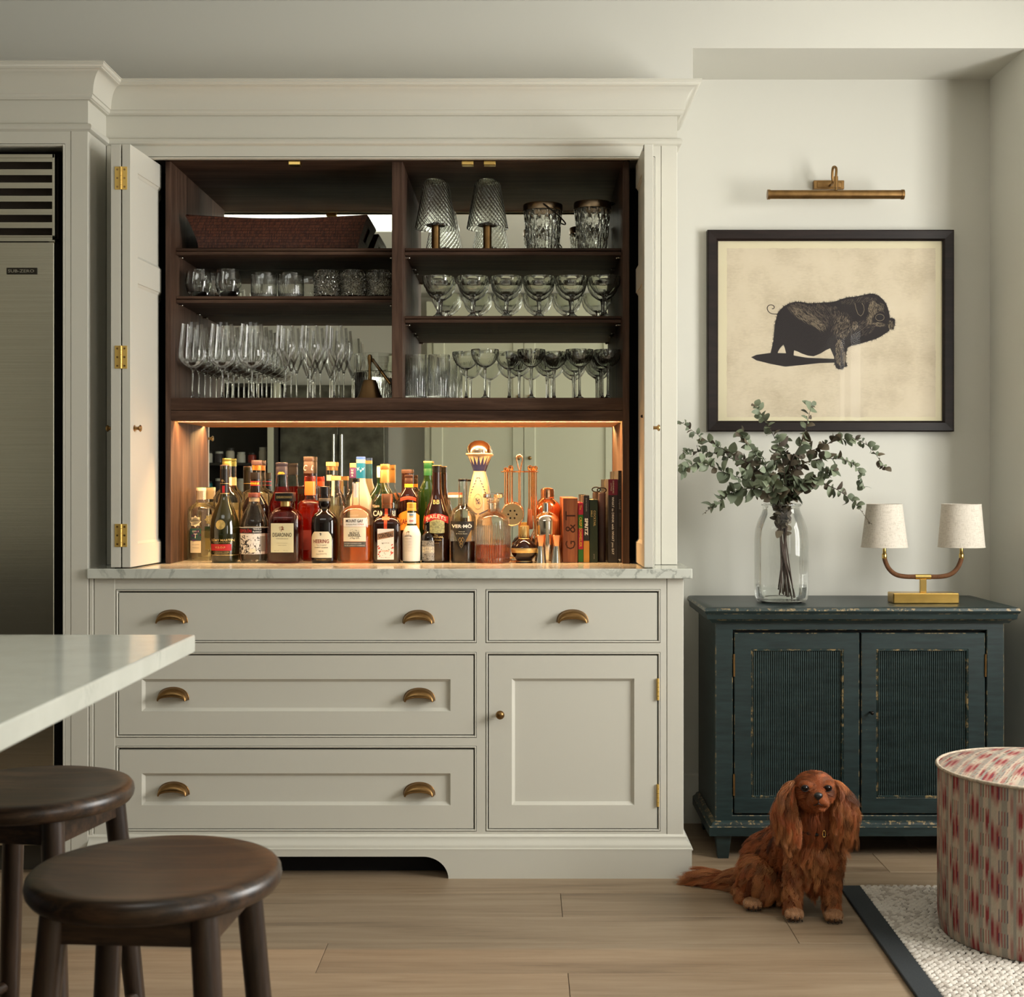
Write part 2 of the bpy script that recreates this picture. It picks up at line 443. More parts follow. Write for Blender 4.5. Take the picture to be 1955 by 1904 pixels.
for xa, xb in ((-1.965, -1.50), (-1.495, -1.125)):
    d = MB().box(xa, xb, OY+.25, OY+.28, .1, 1.99).build('door', MOT, gf, bevel=.003)
    hx = -1.53 if xa < -1.6 else -1.465
    MB().cyl((hx, OY+.32, .7), (hx, OY+.32, 1.58), .011).cyl((hx, OY+.28, .75), (hx, OY+.32, .75), .008).cyl((hx, OY+.28, 1.53), (hx, OY+.32, 1.53), .008).build('handle', STEEL, d, smooth=40)
pt = thing('open_larder', 'dark open larder with jars across the room, seen in the bar mirror', 'larder', (-2.35, OY+.3, 0))
DK = M('larder_dark', (.03, .026, .02), .6)
pm = MB().box(-2.72, -1.98, OY+.005, OY+.03, 0, 2.0).box(-2.72, -2.69, OY, OY+.45, 0, 2.0).box(-2.01, -1.98, OY, OY+.45, 0, 2.0).box(-2.72, -1.98, OY, OY+.45, 1.97, 2.0)
pm.build('carcass', DK, pt)
for zz in (.9, 1.10, 1.33): MB().box(-2.69, -2.01, OY+.03, OY+.42, zz, zz+.02).build('shelf', DK, pt)
MB().box(-2.03, -1.985, OY+.45, OY+.47, 0, 2.0).build('stile', SAGE, pt)
jc = [('white', (.6, .58, .5)), ('red', (.35, .05, .03)), ('teal', (.02, .16, .17)), ('dark', (.05, .04, .04)), ('cream', (.55, .5, .4))]
jl = []
for zz, items in ((1.35, (4, 0, 3, 4, 0, 1, 4)), (1.12, (3, 2, 3, 1, 4, 0, 2))):
    for i, ci in enumerate(items):
        xx = -2.62+i*.088; nm, c = jc[ci]
        j = thing('jar', '', 'jar', (xx, OY+.33, zz), 'larder jars seen in the mirror')
        h = random.uniform(.08, .13)
        MB().lathe((xx, OY+.33, zz), [(.03, 0), (.034, .004), (.034, h*.72), (.028, h*.8)], 16).build('body', M('jar_'+nm, c, .35), j, smooth=40)
        MB().lathe((xx, OY+.33, zz+h*.8), [(.031, 0), (.031, h*.18)], 16).build('lid', M('jar_lid_dark', (.04, .035, .03), .5) if i % 2 else M('jar_lid_pale', (.5, .5, .44), .5), j, smooth=40)
        row = 'upper' if zz > 1.3 else 'lower'
        o9 = ['first', 'second', 'third', 'fourth', 'fifth', 'sixth', 'seventh'][i]
        j['label'] = '%s jar, %s on the %s larder shelf in the bar mirror' % (nm, o9, row)
# ================================================================== bar cabinet, lower half
YL, YU = 4.025, 4.19            # faces of the lower and the upper cabinet
XL, XR = -1.3155, .4833
WT = .932                       # worktop height
xl = lambda p: X(p, YL)
zl = lambda p: Z(p, YL)
base = thing('bar_base_cabinet', 'putty painted base cabinet with drawers under the white worktop', 'cabinet', (-.41, YL+.3, 0))
bm_ = MB().box(XL+.002, XL+.022, YL+.022, 4.64, .06, .90).box(XR-.02, XR, YL+.022, 4.64, .06, .90).box(XL+.02, XR-.02, 4.62, 4.64, .06, .90)
bm_.box(XL+.02, XR-.02, YL+.05, 4.62, .09, .11).box(xl(915), xl(922), YL+.022, 4.62, .11, .90)
bm_.build('carcass', CREAM, base)
# face frame around five openings
OP = {'d1': (221, 910, 1125.4, 1228), 'd2': (221, 910, 1245.5, 1409), 'd3': (221, 910, 1424.5, 1588),
      'd4': (927, 1261, 1125.4, 1228), 'dr': (927, 1261, 1245.5, 1588)}
fr = MB(); y0, y1 = YL, YL+.022; zt, zb = .902, Z(1600, YL)
fr.box(XL+.04, xl(221), y0, y1, zb, zt).box(xl(910), xl(927), y0, y1, zl(1588), zl(1125.4)).box(xl(1261), xl(1272.5), y0, y1, zb, zt)
fr.box(xl(221), xl(1261), y0, y1, zl(1125.4), zt).box(xl(221), xl(1261), y0, y1, zb, zl(1588))
fr.box(xl(221), xl(910), y0, y1, zl(1245.5), zl(1228)).box(xl(221), xl(910), y0, y1, zl(1424.5), zl(1409)).box(xl(927), xl(1261), y0, y1, zl(1245.5), zl(1228))
fr.build('face_frame', CREAM, base)
MB().box(XL+.002, XL+.014, y0-.004, y1, zb, zt).build('scribe_strip', CREAM, base, bevel=.002)
MB().box(XL+.016, xl(219.5), y0-.001, y1, zb, zt).build('end_stile', CREAM, base, bevel=.0015)
MB().box(xl(1273.3), XR, y0-.001, y1, zb, zt).build('end_stile', CREAM, base, bevel=.0015)

def cup_pull(parent, px, py, Y):
    cx, cz = X(px, Y), Z(py, Y); a, b, d = .0455, .037, .026; mb = MB(); nu, nt_ = 26, 9; vs = []
    for j in range(nt_+1):
        t = j/nt_; ph = t*PI*.5
        for i in range(nu+1):
            u = PI*i/nu
            sx = 1-.10*t*t; hz = b*(.38+.62*math.cos(ph))
            vs.append((cx+a*sx*math.cos(u), Y-.001-d*math.sin(ph)**.9, cz+hz*max(0,math.sin(u))**.8))
    n = nu+1
    fs = [(j*n+i, j*n+i+1, (j+1)*n+i+1, (j+1)*n+i) for j in range(nt_) for i in range(nu)]
    mb.add(vs, fs); o = mb.build('cup_handle', BRASSD, parent, smooth=60, solid=.0022)
    lip = [(cx+a*.9*math.cos(PI*i/24), Y-.001-d, cz+b*.38*max(0,math.sin(PI*i/24))**.8) for i in range(25)]
    rim = [(cx+(a+.0015)*math.cos(PI*i/24), Y-.002, cz+(b+.001)*max(0,math.sin(PI*i/24))**.8) for i in range(25)]
    MB().tube(lip, .0022, 8).tube(rim, .0018, 8).build('rim', BRASSD, o, smooth=60)
def bead_ring(x0, x1, z0, z1, y, w=.0072):
    """small quirked bead round an opening"""
    g = .0012
    L = [(x0+g, x1-g, z0+g, z1-g, y+.012), (x0+g, x1-g, z0+g, z1-g, y+.0012), (x0+g+.0014, x1-g-.0014, z0+g+.0014, z1-g-.0014, y-.0012),
         (x0+w*.55, x1-w*.55, z0+w*.55, z1-w*.55, y-.0016), (x0+w-.001, x1-w+.001, z0+w-.001, z1-w+.001, y+.0005), (x0+w, x1-w, z0+w, z1-w, y+.014)]
    return MB().rings(L, close=False)
GAP = {'d1': (226.5, 905, 1130.7, 1223.2), 'd2': (226.5, 905, 1250.5, 1403.5), 'd3': (227, 905, 1430.5, 1583), 'd4': (932.5, 1255.5, 1130.7, 1223.2), 'dr': (932.5, 1255.5, 1250.7, 1582.7)}
PAN = {'d2': (270.5, 860, 1297, 1358.5), 'd3': (270.5, 860, 1477, 1538), 'dr': (977.3, 1211, 1296, 1537.6)}
PULL = {'d1': ((328.5, 1189), (799, 1189.5)), 'd2': ((331, 1336.5), (800.5, 1338)), 'd3': ((332, 1517), (800.5, 1518)), 'd4': ((1093, 1188.5),)}
for k, (a, b, c, d) in OP.items():
    bead_ring(xl(a), xl(b), zl(d), zl(c), YL).build('opening_bead', CREAM, base, smooth=35)
    g = .0022; a, b, c, d = GAP[k]; yf = YL+.0006; mb = MB()
    x0, x1, z0, z1 = xl(a)+g*.5, xl(b)-g*.7, zl(d)+g*.5, zl(c)-g
    if k in PAN:
        e, f_, p, q = PAN[k]; e, f_, p, q = xl(e), xl(f_), zl(q), zl(p); w = .0095
        mb.rings([(x0, x1, z0, z1, yf+.02), (x0, x1, z0, z1, yf), (e, f_, p, q, yf), (e+.0012, f_-.0012, p+.0012, q-.0012, yf+.0022), (e+w*.75, f_-w*.75, p+w*.75, q-w*.75, yf+.0075), (e+w, f_-w, p+w, q-w, yf+.009)])
    else: mb.rings([(x0, x1, z0, z1, yf+.02), (x0, x1, z0, z1, yf)])
    o = mb.build('door' if k == 'dr' else 'drawer', CREAM, base)
    for (px, py) in PULL.get(k, ()): cup_pull(o, px, py, YL+(.009 if k in PAN else .0006))
    MB().box(x0-.004, x1+.004, yf+.018, yf+.030, z0-.004, z1+.004).build('dark_gap', BLACKP, base)
    if k == 'dr':
        kx, kz = xl(955), zl(1363)
        MB().cyl((kx, YL, kz), (kx, YL-.016, kz), .0055, .0048).ball((kx, YL-.024, kz), (.0135, .0115, .0135), 20, 12).build('knob', BRASSD, o, smooth=50)
        for pa, pb in ((1295, 1337), (1497, 1540)):
            hx = xl(1255.8)
            hm = MB()
            for i in range(5): hm.cyl((hx, YL-.004, zl(pb)+(zl(pa)-zl(pb))*(i+.04)/5), (hx, YL-.004, zl(pb)+(zl(pa)-zl(pb))*(i+.96)/5), .0042, n=12)
            hm.build('hinge', HINGEB, o, smooth=40)
# plinth: a board with an arched toe opening, a moulding above it, returned on the right side
pl = lambda px: X(px, 4.0)
pz = lambda py: Z(py, 4.0)
zc, zt = pz(1636), pz(1624)
arch = [(XL+.001, 0)]
xa, xb = pl(292), pl(856); r = .042*1.05
arch += [(xa, 0)]+[(xa+r*1.72*(1-math.cos(t)), zc*math.sin(t)) for t in [PI/2*i/12 for i in range(1, 13)]]
arch += [(xb-r*1.72*(1-math.cos(t)), zc*math.sin(t)) for t in [PI/2*i/12 for i in range(12, -1, -1)]]
arch += [(pl(1321), 0), (pl(1321), zt), (XL+.001, zt)]
MB().poly(arch, 4.0, 4.018).box(pl(1321)-.018, pl(1321), 4.018, 4.64, 0, zt).build('plinth', CREAM, base)
prof = [(0, zt), (.0255, zt), (.0255, zt+.004), (.0205, zt+.0065), (.0205, zt+.012), (.018, zt+.016), (.010, zt+.024), (.0075, zt+.030), (.0075, zt+.036), (.003, zt+.0415), (0, zt+.0425)]
MB().sweep([(XL+.001, YL), (XR, YL), (XR, 4.64)], prof).build('base_moulding', CREAM, base, smooth=35)
MB().box(XL+.02, pl(1310), 4.085, 4.10, 0, .09).build('toe_recess', BLACKP, base)

wt = tag(MB().box(XL+.0015, pl(1322), 4.0, YB-.004, WT-.030, WT).build('worktop', QUARTZ, bevel=.0025, seg=3), 'white veined quartz worktop holding the row of bottles', 'worktop')

# ================================================================== bar cabinet, upper half
up = thing('bar_wall_cabinet', 'putty painted bar cabinet with folded doors and dark oak interior', 'cabinet', (-.41, 4.4, WT))
xu = lambda p: X(p, YU)
zu = lambda p: Z(p, YU)
TOPZ = 2.4437
cm = MB().box(XL+.002, XL+.016, YU+.02, 4.645, WT+.001, TOPZ-.02).box(XR-.016, XR-.001, YU+.02, 4.645, WT+.001, TOPZ-.02).box(XL+.016, XR-.016, 4.635, 4.645, WT+.001, TOPZ-.02).box(XL+.016, XR-.016, YU+.02, 4.635, 2.26, TOPZ-.02)
cm.build('carcass', CREAM, up)
OXL, OXR, OZ = xu(211.5), xu(1250.5), zu(298.6)
MB().box(XL+.002, OXL, YU, YU+.022, WT+.001, 2.262).box(OXR, xu(1261.6), YU, YU+.022, WT+.001, 2.262).box(OXL, OXR, YU, YU+.022, OZ, 2.262).build('face_frame', CREAM, up)
MB().box(xu(1262.4), XR, YU-.001, YU+.022, WT+.001, 2.262).build('end_stile', CREAM, up, bevel=.0015)
bead_ring(OXL, OXR, WT-.02, OZ, YU, .008).build('opening_bead', CREAM, up, smooth=35)
crown = [(0, 2.2519), (.006, 2.2525), (.0125, 2.2560), (.015, 2.2634), (.0125, 2.2708), (.006, 2.2743), (0, 2.2749), (0, 2.3453), (.010, 2.3458), (.012, 2.3480), (.016, 2.3495), (.0185, 2.3550), (.0185, 2.3585), (.022, 2.3600)]
cove = [(.0225+.0365*(1-math.cos(t)), 2.3622+.0642*math.sin(t)) for t in [PI/2*i/10 for i in range(1, 11)]]
crown += cove+[(.0605, 2.4275), (.0605, 2.4295), (.064, 2.4310), (.067, 2.4350), (.067, 2.4400), (.0695, 2.4410), (.0695, TOPZ), (0, TOPZ)]
MB().sweep([(XL-.02, YU), (XR, YU), (XR, YB)], crown).build('cornice', CREAM, up, smooth=35)
# dark oak lining
YI, YM, YM2 = 4.25, 4.63, 4.504
OL0, OL1, OR0, OR1 = -1.1445, -1.1278, .316, .337
ZB, ZT, ZS = 1.4625, 2.218, 1.39
for a, b in ((OL0, OL1), (OR0, OR1)): MB().box(a, b, YI, YM+.006, WT+.0005, ZT).build('oak_side', OAKV, up, bevel=.001)
MB().box(OL1, OR0, YI, YM+.006, ZT-.001, ZT+.017).build('oak_top', OAKH, up)
DV0, DV1 = -.4216, -.3865
MB().box(DV0, DV1, YI, YM, ZB, ZT-.001).build('oak_divider', OAKV, up, bevel=.0015)
MB().box(OL1, OR0, YI, YM, Z(783, YI), ZB).build('oak_bottom', OAKH, up, bevel=.001)
MB().box(OL1, OR0, YI, YI+.045, ZS, Z(784, YI)).box(OL1, OR0, YI+.078, YM2+.006, ZS, Z(784, YI)).build('oak_rail', OAKH, up, bevel=.001)
MB().box(OL1+.001, OR0-.001, YI+.014, YI+.044, ZS-.0015, ZS-.0002).box(OL1+.001, OR0-.001, YI+.079, YM2-.001, ZS-.0015, ZS-.0002).build('glow_soffit', wood('soffit_glow_paint', (.22, .10, .035), (.30, .14, .05), (.36, .18, .07), 'X', .5), up)  # added board; its orange colour carries the strip light's bounced glow
SY = 4.315
SHELF = {'l1': (OL1, DV0, 1.9516), 'l2': (OL1, DV0, 1.796), 'r1': (DV1, OR0, 1.9516), 'r2': (DV1, OR0, 1.7318)}
for k, (a, b, zz) in SHELF.items():
    t = .0215
    pr = [(0, zz-t), (.002, zz-t), (.002, zz-t*.55), (.0, zz-t*.5), (.0, zz-t*.42), (.002, zz-t*.36), (.002, zz-.001), (.001, zz)]
    s = MB().box(a+.001, b-.001, SY, YM-.001, zz-t, zz).build('oak_shelf', OAKH, up)
    MB().sweep([(a+.001, SY), (b-.001, SY)], [(0, zz-t)]+pr[1:]+[(0, zz)]).build('lipping', OAKH, s)
    for yy in (SY+.03, YM-.05):
        for xx, sg in ((a, 1), (b, -1)):
            MB().cyl((xx, yy, zz-t-.004), (xx+sg*.011, yy, zz-t-.004), .0032, n=10).ball((xx+sg*.012, yy, zz-t-.0045), .0042, 10, 6).build('shelf_pin', STEEL, s, smooth=50)
for a, b, c, d, yy in ((OL1, DV0, ZB, ZT-.001, YM), (DV1, OR0, ZB, ZT-.001, YM), (OL1, OR0, WT+.0005, ZS, YM2)):
    MB().box(a, b, yy, yy+.004, c, d).build('mirror', MIRROR, up)
MB().box(OL1, OR0, YM2+.0045, YM2+.008, WT+.0005, ZS).build('niche_back', BLACKP, up)
# pocket linings behind the doors
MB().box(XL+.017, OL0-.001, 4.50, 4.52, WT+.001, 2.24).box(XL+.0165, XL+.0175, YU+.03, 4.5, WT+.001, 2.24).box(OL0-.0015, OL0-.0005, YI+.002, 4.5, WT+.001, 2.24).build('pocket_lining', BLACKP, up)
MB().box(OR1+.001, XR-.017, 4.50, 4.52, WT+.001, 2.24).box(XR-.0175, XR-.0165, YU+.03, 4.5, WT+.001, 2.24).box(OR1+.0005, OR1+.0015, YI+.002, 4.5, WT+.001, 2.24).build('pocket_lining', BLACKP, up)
MB().box(OL0, OR1, YU+.022, YI+.002, ZT+.002, ZT+.02).build('pelmet', OAKH, up)
for px in (563, 893, 935):
    MB().box(X(px-11.5, 4.225), X(px+11.5, 4.225), 4.213, 4.24, Z(316.5, 4.225), Z(308.5, 4.225)).build('door_catch', BRASSP, up, bevel=.002)
# warm strip light under the oak rail
led = MB().box(OL1+.002, OR0-.002, YI+.0455, YI+.0775, ZS+.012, ZS+.014).build('strip_light', M('strip_profile', (.5, .45, .38), .4, .8), up)
area('strip_light_glow', (-.406, YI+.054, ZS+.0065), (math.radians(30), 0, 0), 1.43, .012, 20, (1.0, .54, .22), math.radians(155))

def leaf(name, X0, X1, Yf, Yb, slant, inner, zs=(.936, 2.2095)):
    """a framed door leaf standing edge-on; inner=+1: its panelled face looks to +x"""
    z0, z1 = zs; t = X1-X0; mb = MB()
    def bx(xa, xb, ya, yb, za, zb):
        b = len(mb.v); mb.box(xa, xb, ya, yb, za, zb)
        mb.v[b:] = [(p[0]+slant*(p[1]-Yf)/(Yb-Yf), p[1], p[2]) for p in mb.v[b:]]
    bx(X0+.008, X1-.008, Yf+.01, Yb, z0+.005, z1-.005)
    bx(X0, X1, Yf, Yf+.062, z0, z1)
    for za, zb in ((z0, 1.003), (1.7997, 1.8767), (2.136, z1)): bx(X0, X1, Yf+.06, Yb, za, zb)
    o = mb.build(name, CREAM, up, bevel=.0012)
    mm = MB()
    for s, xf in ((1, X1), (-1, X0)):
        for zz, up_ in ((1.003, 1), (1.7997, -1), (1.8767, 1), (2.136, -1)):
            v = []
            for yy in (Yf+.06, Yb):
                sl = slant*(yy-Yf)/(Yb-Yf)
                v += [(xf+sl-s*.0005, yy, zz), (xf+sl-s*.003, yy, zz+up_*.001), (xf+sl-s*.0075, yy, zz+up_*.009), (xf+sl-s*.0085, yy, zz)]
            mm.add(v, [(0, 1, 5, 4), (1, 2, 6, 5), (2, 3, 7, 6), (0, 3, 2, 1), (4, 5, 6, 7)])
    mm.build('panel_moulding', CREAM, o)
    return o
fA = leaf('folding_door', -1.2425, -1.2126, 4.002, 4.45, 0, -1)
fB = leaf('folding_door', -1.2085, -1.1832, 4.002, 4.272, .0195, 1)
fC = leaf('folding_door', .3622, .3892, 4.002, 4.272, -.003, -1)
def door_knob(parent, x, y, z, s):
    m = MB().cyl((x, y, z), (x+s*.002, y, z), .010, n=18).cyl((x, y, z), (x+s*.014, y, z), .0050, n=14)
    m.cyl((x+s*.013, y, z), (x+s*.019, y, z), .005, .0108, n=18).cyl((x+s*.019, y, z), (x+s*.0225, y, z), .0108, .0085, n=18)
    m.build('door_knob', BRASS, parent, smooth=35)
door_knob(fB, -1.1825, 4.035, Z(818, 4.035), 1)
door_knob(fA, -1.243, 4.035, Z(818, 4.035), -1)
door_knob(fC, .390, 4.035, Z(817, 4.035), 1)
MB().box(.3612, .3622, 4.012, 4.028, Z(288, 4.02), Z(278, 4.02)).build('roller_catch', DARKM, fC)
MB().ball((.3602, 4.05, Z(795, 4.05)), .005, 10, 6).build('screw_cap', DARKM, fC, smooth=50)
for py in (340, 682, 1022.5):
    zc_ = Z(py, 4.0); h = .069; yf = 4.0005; xm = X(230.7, 4.0); hg = None
    h1 = MB().box(X(219, 4), xm-.001, yf-.0005, yf+.0015, zc_-h/2, zc_+h/2).box(xm+.001, X(242.5, 4), yf-.0005, yf+.0015, zc_-h/2, zc_+h/2).build('butt_hinge', HINGEB, fB, bevel=.0004)
    km = MB()
    for i in range(5): km.cyl((xm, yf-.001, zc_-h/2+h*(i+.03)/5), (xm, yf-.001, zc_-h/2+h*(i+.97)/5), .0038, n=12)
    km.build('knuckle', HINGEB, h1, smooth=40)
    for sx in (-1, 1):
        for dz in (-.026, 0, .026): MB().cyl((xm+sx*.0108, yf+.0008, zc_+dz), (xm+sx*.0108, yf-.0012, zc_+dz), .0034, .003, n=12).build('screw', BRASS, h1, smooth=40)

# ================================================================== fridge and its tall surround
YF1 = 4.016
fs_ = thing('fridge_surround', 'tall putty painted cabinet housing the steel fridge', 'cabinet', (-1.9, YF1+.3, 0))
xf = lambda p: X(p, YF1)
MB().box(-2.62, -2.45, YF1, YF1+.022, 0, 2.262).box(xf(124), xf(135), YF1, YF1+.022, 0, 2.262).box(-2.45, xf(124), YF1, YF1+.022, Z(274, YF1), 2.262).build('face_frame', CREAM, fs_)
MB().box(xf(135.6), XL, YF1-.0008, YF1+.022, 0, 2.262).build('end_stile', CREAM, fs_, bevel=.0012)
MB().box(XL-.018, XL-.0005, YF1+.022, 4.64, 0, 2.262).build('side_panel', CREAM, fs_)
bead_ring(-2.45, xf(124), -.02, Z(274, YF1), YF1, .008).build('opening_bead', CREAM, fs_, smooth=35)
MB().sweep([(-2.9, YF1), (XL, YF1), (XL, YU+.02)], crown).build('cornice', CREAM, fs_, smooth=35)
MB().box(-2.6, XL-.02, YF1+.03, 4.64, Z(274, YF1)+.003, 2.43).build('top_box', CREAM, fs_)
MB().box(-2.45, xf(120), 4.13, 4.15, .0, 2.24).box(xf(123.5), xf(124.5), YF1+.022, 4.14, 0, 2.24).build('gap_shade_boards', M('fridge_shadow', (.02, .016, .012), .8), fs_)  # dark boards put the shade of the fridge gap into colour

YG = 4.045
fg = thing('fridge', 'tall brushed steel fridge with louvred grille at the left edge', 'fridge', (-1.9, YG+.2, 0))
xg = lambda p: X(p, YG)
zg = lambda p: Z(p, YG)
FX0, FX1 = -2.40, xg(103.5)
dr_ = MB().box(FX0, FX1, YG, YG+.06, zg(1615), zg(462.5)).build('fridge_door', INOX, fg, bevel=.003)
MB().box(FX0, FX1-.01, YG+.062, 4.6, zg(1615), zg(296)).build('fridge_body', M('fridge_side', (.02, .018, .015), .5), fg)
gm = MB().box(FX0, FX1+.002, YG-.002, YG+.02, zg(302), zg(294.5)).box(FX0, FX1+.002, YG-.002, YG+.02, zg(453), zg(449.5)).box(xg(99.8), FX1+.002, YG-.002, YG+.02, zg(453), zg(294.5))
gm.build('grille_frame', INOX, fg, bevel=.001)
for i in range(7):
    za = zg(298.5+i*25.3-.4); zb_ = zg(309.0+i*25.3)
    MB().add([(FX0, YG, za), (xg(100), YG, za), (xg(100), YG, zb_), (FX0, YG, zb_), (FX0, YG+.035, za+.012), (xg(100), YG+.035, za+.012), (xg(100), YG+.035, zb_+.016), (FX0, YG+.035, zb_+.016)],
             [(0, 3, 2, 1), (4, 5, 6, 7), (0, 1, 5, 4), (2, 3, 7, 6), (1, 2, 6, 5), (3, 0, 4, 7)]).build('grille_slat', INOX, fg)
MB().box(FX0, FX1, YG+.036, YG+.06, zg(452), zg(296)).build('grille_back', M('grille_dark', (.03, .02, .014), .7), fg)
MB().cyl((FX0, YG+.012, zg(459)), (xg(92), YG+.012, zg(459)), .0035).build('hinge_rod', DARKM, fg, smooth=40)
MB().cyl((xg(92), YG+.012, zg(459)), (xg(103), YG+.012, zg(459)), .0055).build('hinge_cap', STEEL, fg, smooth=40)
bd = MB().box(xg(13), xg(71.5), YG-.003, YG, zg(524), zg(511.5)).build('badge', M('badge_dark', (.05, .045, .035), .35, .8), dr_, bevel=.001)
lettering(MB(), 'SUB-ZERO', ((xg(16)+xg(66))/2, zg(517.8)), xg(66)-xg(16), .0095, lambda x, z: YG-.0036, 0, .01).build('badge_lettering', STEEL, bd)
MB().box(FX0, FX1+.02, YG+.05, YG+.06, 0, zg(1615)).build('toe_grille', M('toe_dark', (.05, .042, .03), .6), fg)
# ================================================================== things on the upper shelves
ORD = ['first', 'second', 'third', 'fourth', 'fifth', 'sixth', 'seventh', 'eighth', 'ninth']
def shell(prof, wall):
    """closed hollow vessel: outer profile bottom to top, then the inner one back down"""
    inner = [(max(.0005, r-wall), z) for r, z in prof if z > prof[0][1]+wall*1.5]
    return prof+list(reversed(inner))+[(.0004, inner[0][1])]

# ---- wicker tray
zt0 = 1.9516
bk = thing('wicker_tray', 'dark red-brown wicker tray with flared sides on the top oak shelf', 'tray', (-.80, 4.45, zt0))
def wicker():
    m, nt, b = nodes('wicker')
    v = coord(nt)
    br = nt.nodes.new('ShaderNodeTexBrick'); mp = nt.nodes.new('ShaderNodeVectorMath')
    sp = nt.nodes.new('ShaderNodeSeparateXYZ'); nt.links.new(v, sp.inputs[0])
    ad = N(nt, 'ShaderNodeMath', operation='ADD'); nt.links.new(sp.outputs[0], ad.inputs[0]); nt.links.new(sp.outputs[1], ad.inputs[1])
    cb = nt.nodes.new('ShaderNodeCombineXYZ'); nt.links.new(ad.outputs[0], cb.inputs[0]); nt.links.new(sp.outputs[2], cb.inputs[1])
    nt.links.new(cb.outputs[0], br.inputs['Vector'])
    br.inputs['Scale'].default_value = 1; br.inputs['Brick Width'].default_value = .0040; br.inputs['Row Height'].default_value = .0090
    br.inputs['Mortar Size'].default_value = .0008; br.inputs['Mortar Smooth'].default_value = 1.0
    br.inputs['Color1'].default_value = (.15, .045, .02, 1); br.inputs['Color2'].default_value = (.055, .016, .009, 1); br.inputs['Mortar'].default_value = (.008, .003, .002, 1)
    nt.links.new(br.outputs['Color'], b.inputs['Base Color']); b.inputs['Roughness'].default_value = .42
    iv = N(nt, 'ShaderNodeMath', operation='SUBTRACT', i_0=1.0); nt.links.new(br.outputs['Fac'], iv.inputs[1]); bump(nt, b, iv.outputs[0], 1.0, .003); return m
WICK = wicker()
def tray():
    bx0, bx1, by0, by1 = X(379, 4.36), X(683, 4.36), 4.362, 4.56
    tx0, tx1, ty0, ty1 = X(354, 4.335), X(702, 4.335), 4.334, 4.588
    h = Z(414, 4.335)-zt0; n = 24; mb = MB(); t = .007
    def ring(u, inset):
        x0, x1 = bx0+(tx0-bx0)*u**1.5+inset, bx1+(tx1-bx1)*u**1.5-inset; y0, y1 = by0+(ty0-by0)*u**1.5+inset, by1+(ty1-by1)*u**1.5-inset
        P = []
        for i in range(n): P.append((x0+(x1-x0)*i/n, y0))
        for i in range(8): P.append((x1, y0+(y1-y0)*i/8))
        for i in range(n): P.append((x1+(x0-x1)*i/n, y1))
        for i in range(8): P.append((x0, y1+(y0-y1)*i/8))
        zs = []
        for i, (x, y) in enumerate(P):
            f = (x-x0)/(x1-x0); zs.append(zt0+.003+h*u-u*.012*math.sin(PI*min(1, max(0, f))))
        return [(p[0], p[1], z) for p, z in zip(P, zs)]
    us = [0, .2, .4, .6, .8, 1.0]; L = [ring(u, 0) for u in us]+[ring(u, t) for u in reversed(us)]
    k = len(L[0]); vs = [p for r in L for p in r]; fs = []
    for j in range(len(L)-1):
        for i in range(k):
            end = (n <= i < n+8) or (2*n+8 <= i)
            u = us[min(j, len(L)-2-j)] if j != 5 else 1
            mid = (n+3 <= i < n+5) or (2*n+11 <= i < 2*n+13)
            if end and mid and j in (2, 3, 7, 8): continue      # hand holes in the ends
            fs.append((j*k+i, j*k+(i+1) % k, (j+1)*k+(i+1) % k, (j+1)*k+i))
    fs.append(tuple(reversed(range(k)))); fs.append(tuple(range((len(L)-1)*k, len(L)*k)))
    mb.add(vs, fs); mb.build('body', WICK, bk, smooth=30)
    top = ring(1.0, t/2); MB().tube([(p[0], p[1], p[2]) for p in top], .0048, 8, closed=True).build('rim', WICK, bk, smooth=60)
    bot = ring(.0, t/2); MB().tube([(p[0], p[1], p[2]+.001) for p in bot], .0042, 8, closed=True).build('foot', WICK, bk, smooth=60)
tray()

# ---- tumblers on the second shelf, left
z2 = 1.796
def place(proto, spots, labels, group):
    """proto stands at spots[0]; the rest are copies"""
    for i, (x, y, z) in enumerate(spots):
        o = proto if i == 0 else clone(proto, (x, y, z))
        o['label'] = labels[i]; o['group'] = group
def vessel(name, cat, loc, prof, mat, n=48, flute=None, smooth=30, wall=.0025, extra=None):
    t = thing(name, '', cat, loc)
    MB().lathe(loc, shell(prof, wall), n, flute=flute).build('glass_body', mat, t, smooth=smooth)
    return t
sw = lambda a, z: 1-.075*abs(math.sin(8*(a+z*9)))*max(0, min(1, 1.25-z/.075))
Y1 = 4.372; g1 = []
px1 = [(379, 4.372, 25, 58), (436, 4.365, 25.5, 52), (404, 4.455, 25, 52)]
rr = 25*Y1/F; hh = .092
pr = [(rr*.55, 0), (rr*.62, .003), (rr*.86, .02), (rr*1.0, .042), (rr*1.0, .058), (rr*.9, .084), (rr*.88, hh)]
v = vessel('round_tumbler', 'tumbler', (X(379, 4.372), 4.372, z2), pr, CRYST, 64, sw)
place(v, [(X(p, y), y, z2) for p, y, _, _ in px1],
      ['round swirl-cut tumbler nearest the wall of the second left shelf', 'round swirl-cut tumbler in front beside the straight tumblers', 'round swirl-cut tumbler standing behind its two twins'], 'round swirl-cut tumblers')
fl2 = lambda a, z: 1-.035*abs(math.sin(18*a))*(1 if z < .045 else max(0, 1-(z-.045)/.012))
r = 24.6*4.37/F
v = vessel('straight_tumbler', 'tumbler', (X(504, 4.37), 4.37, z2), [(r*.93, 0), (r*.97, .003), (r*1.0, .02), (r*1.0, .079), (r*.99, .081)], CRYST, 108, fl2, 40, .0018)
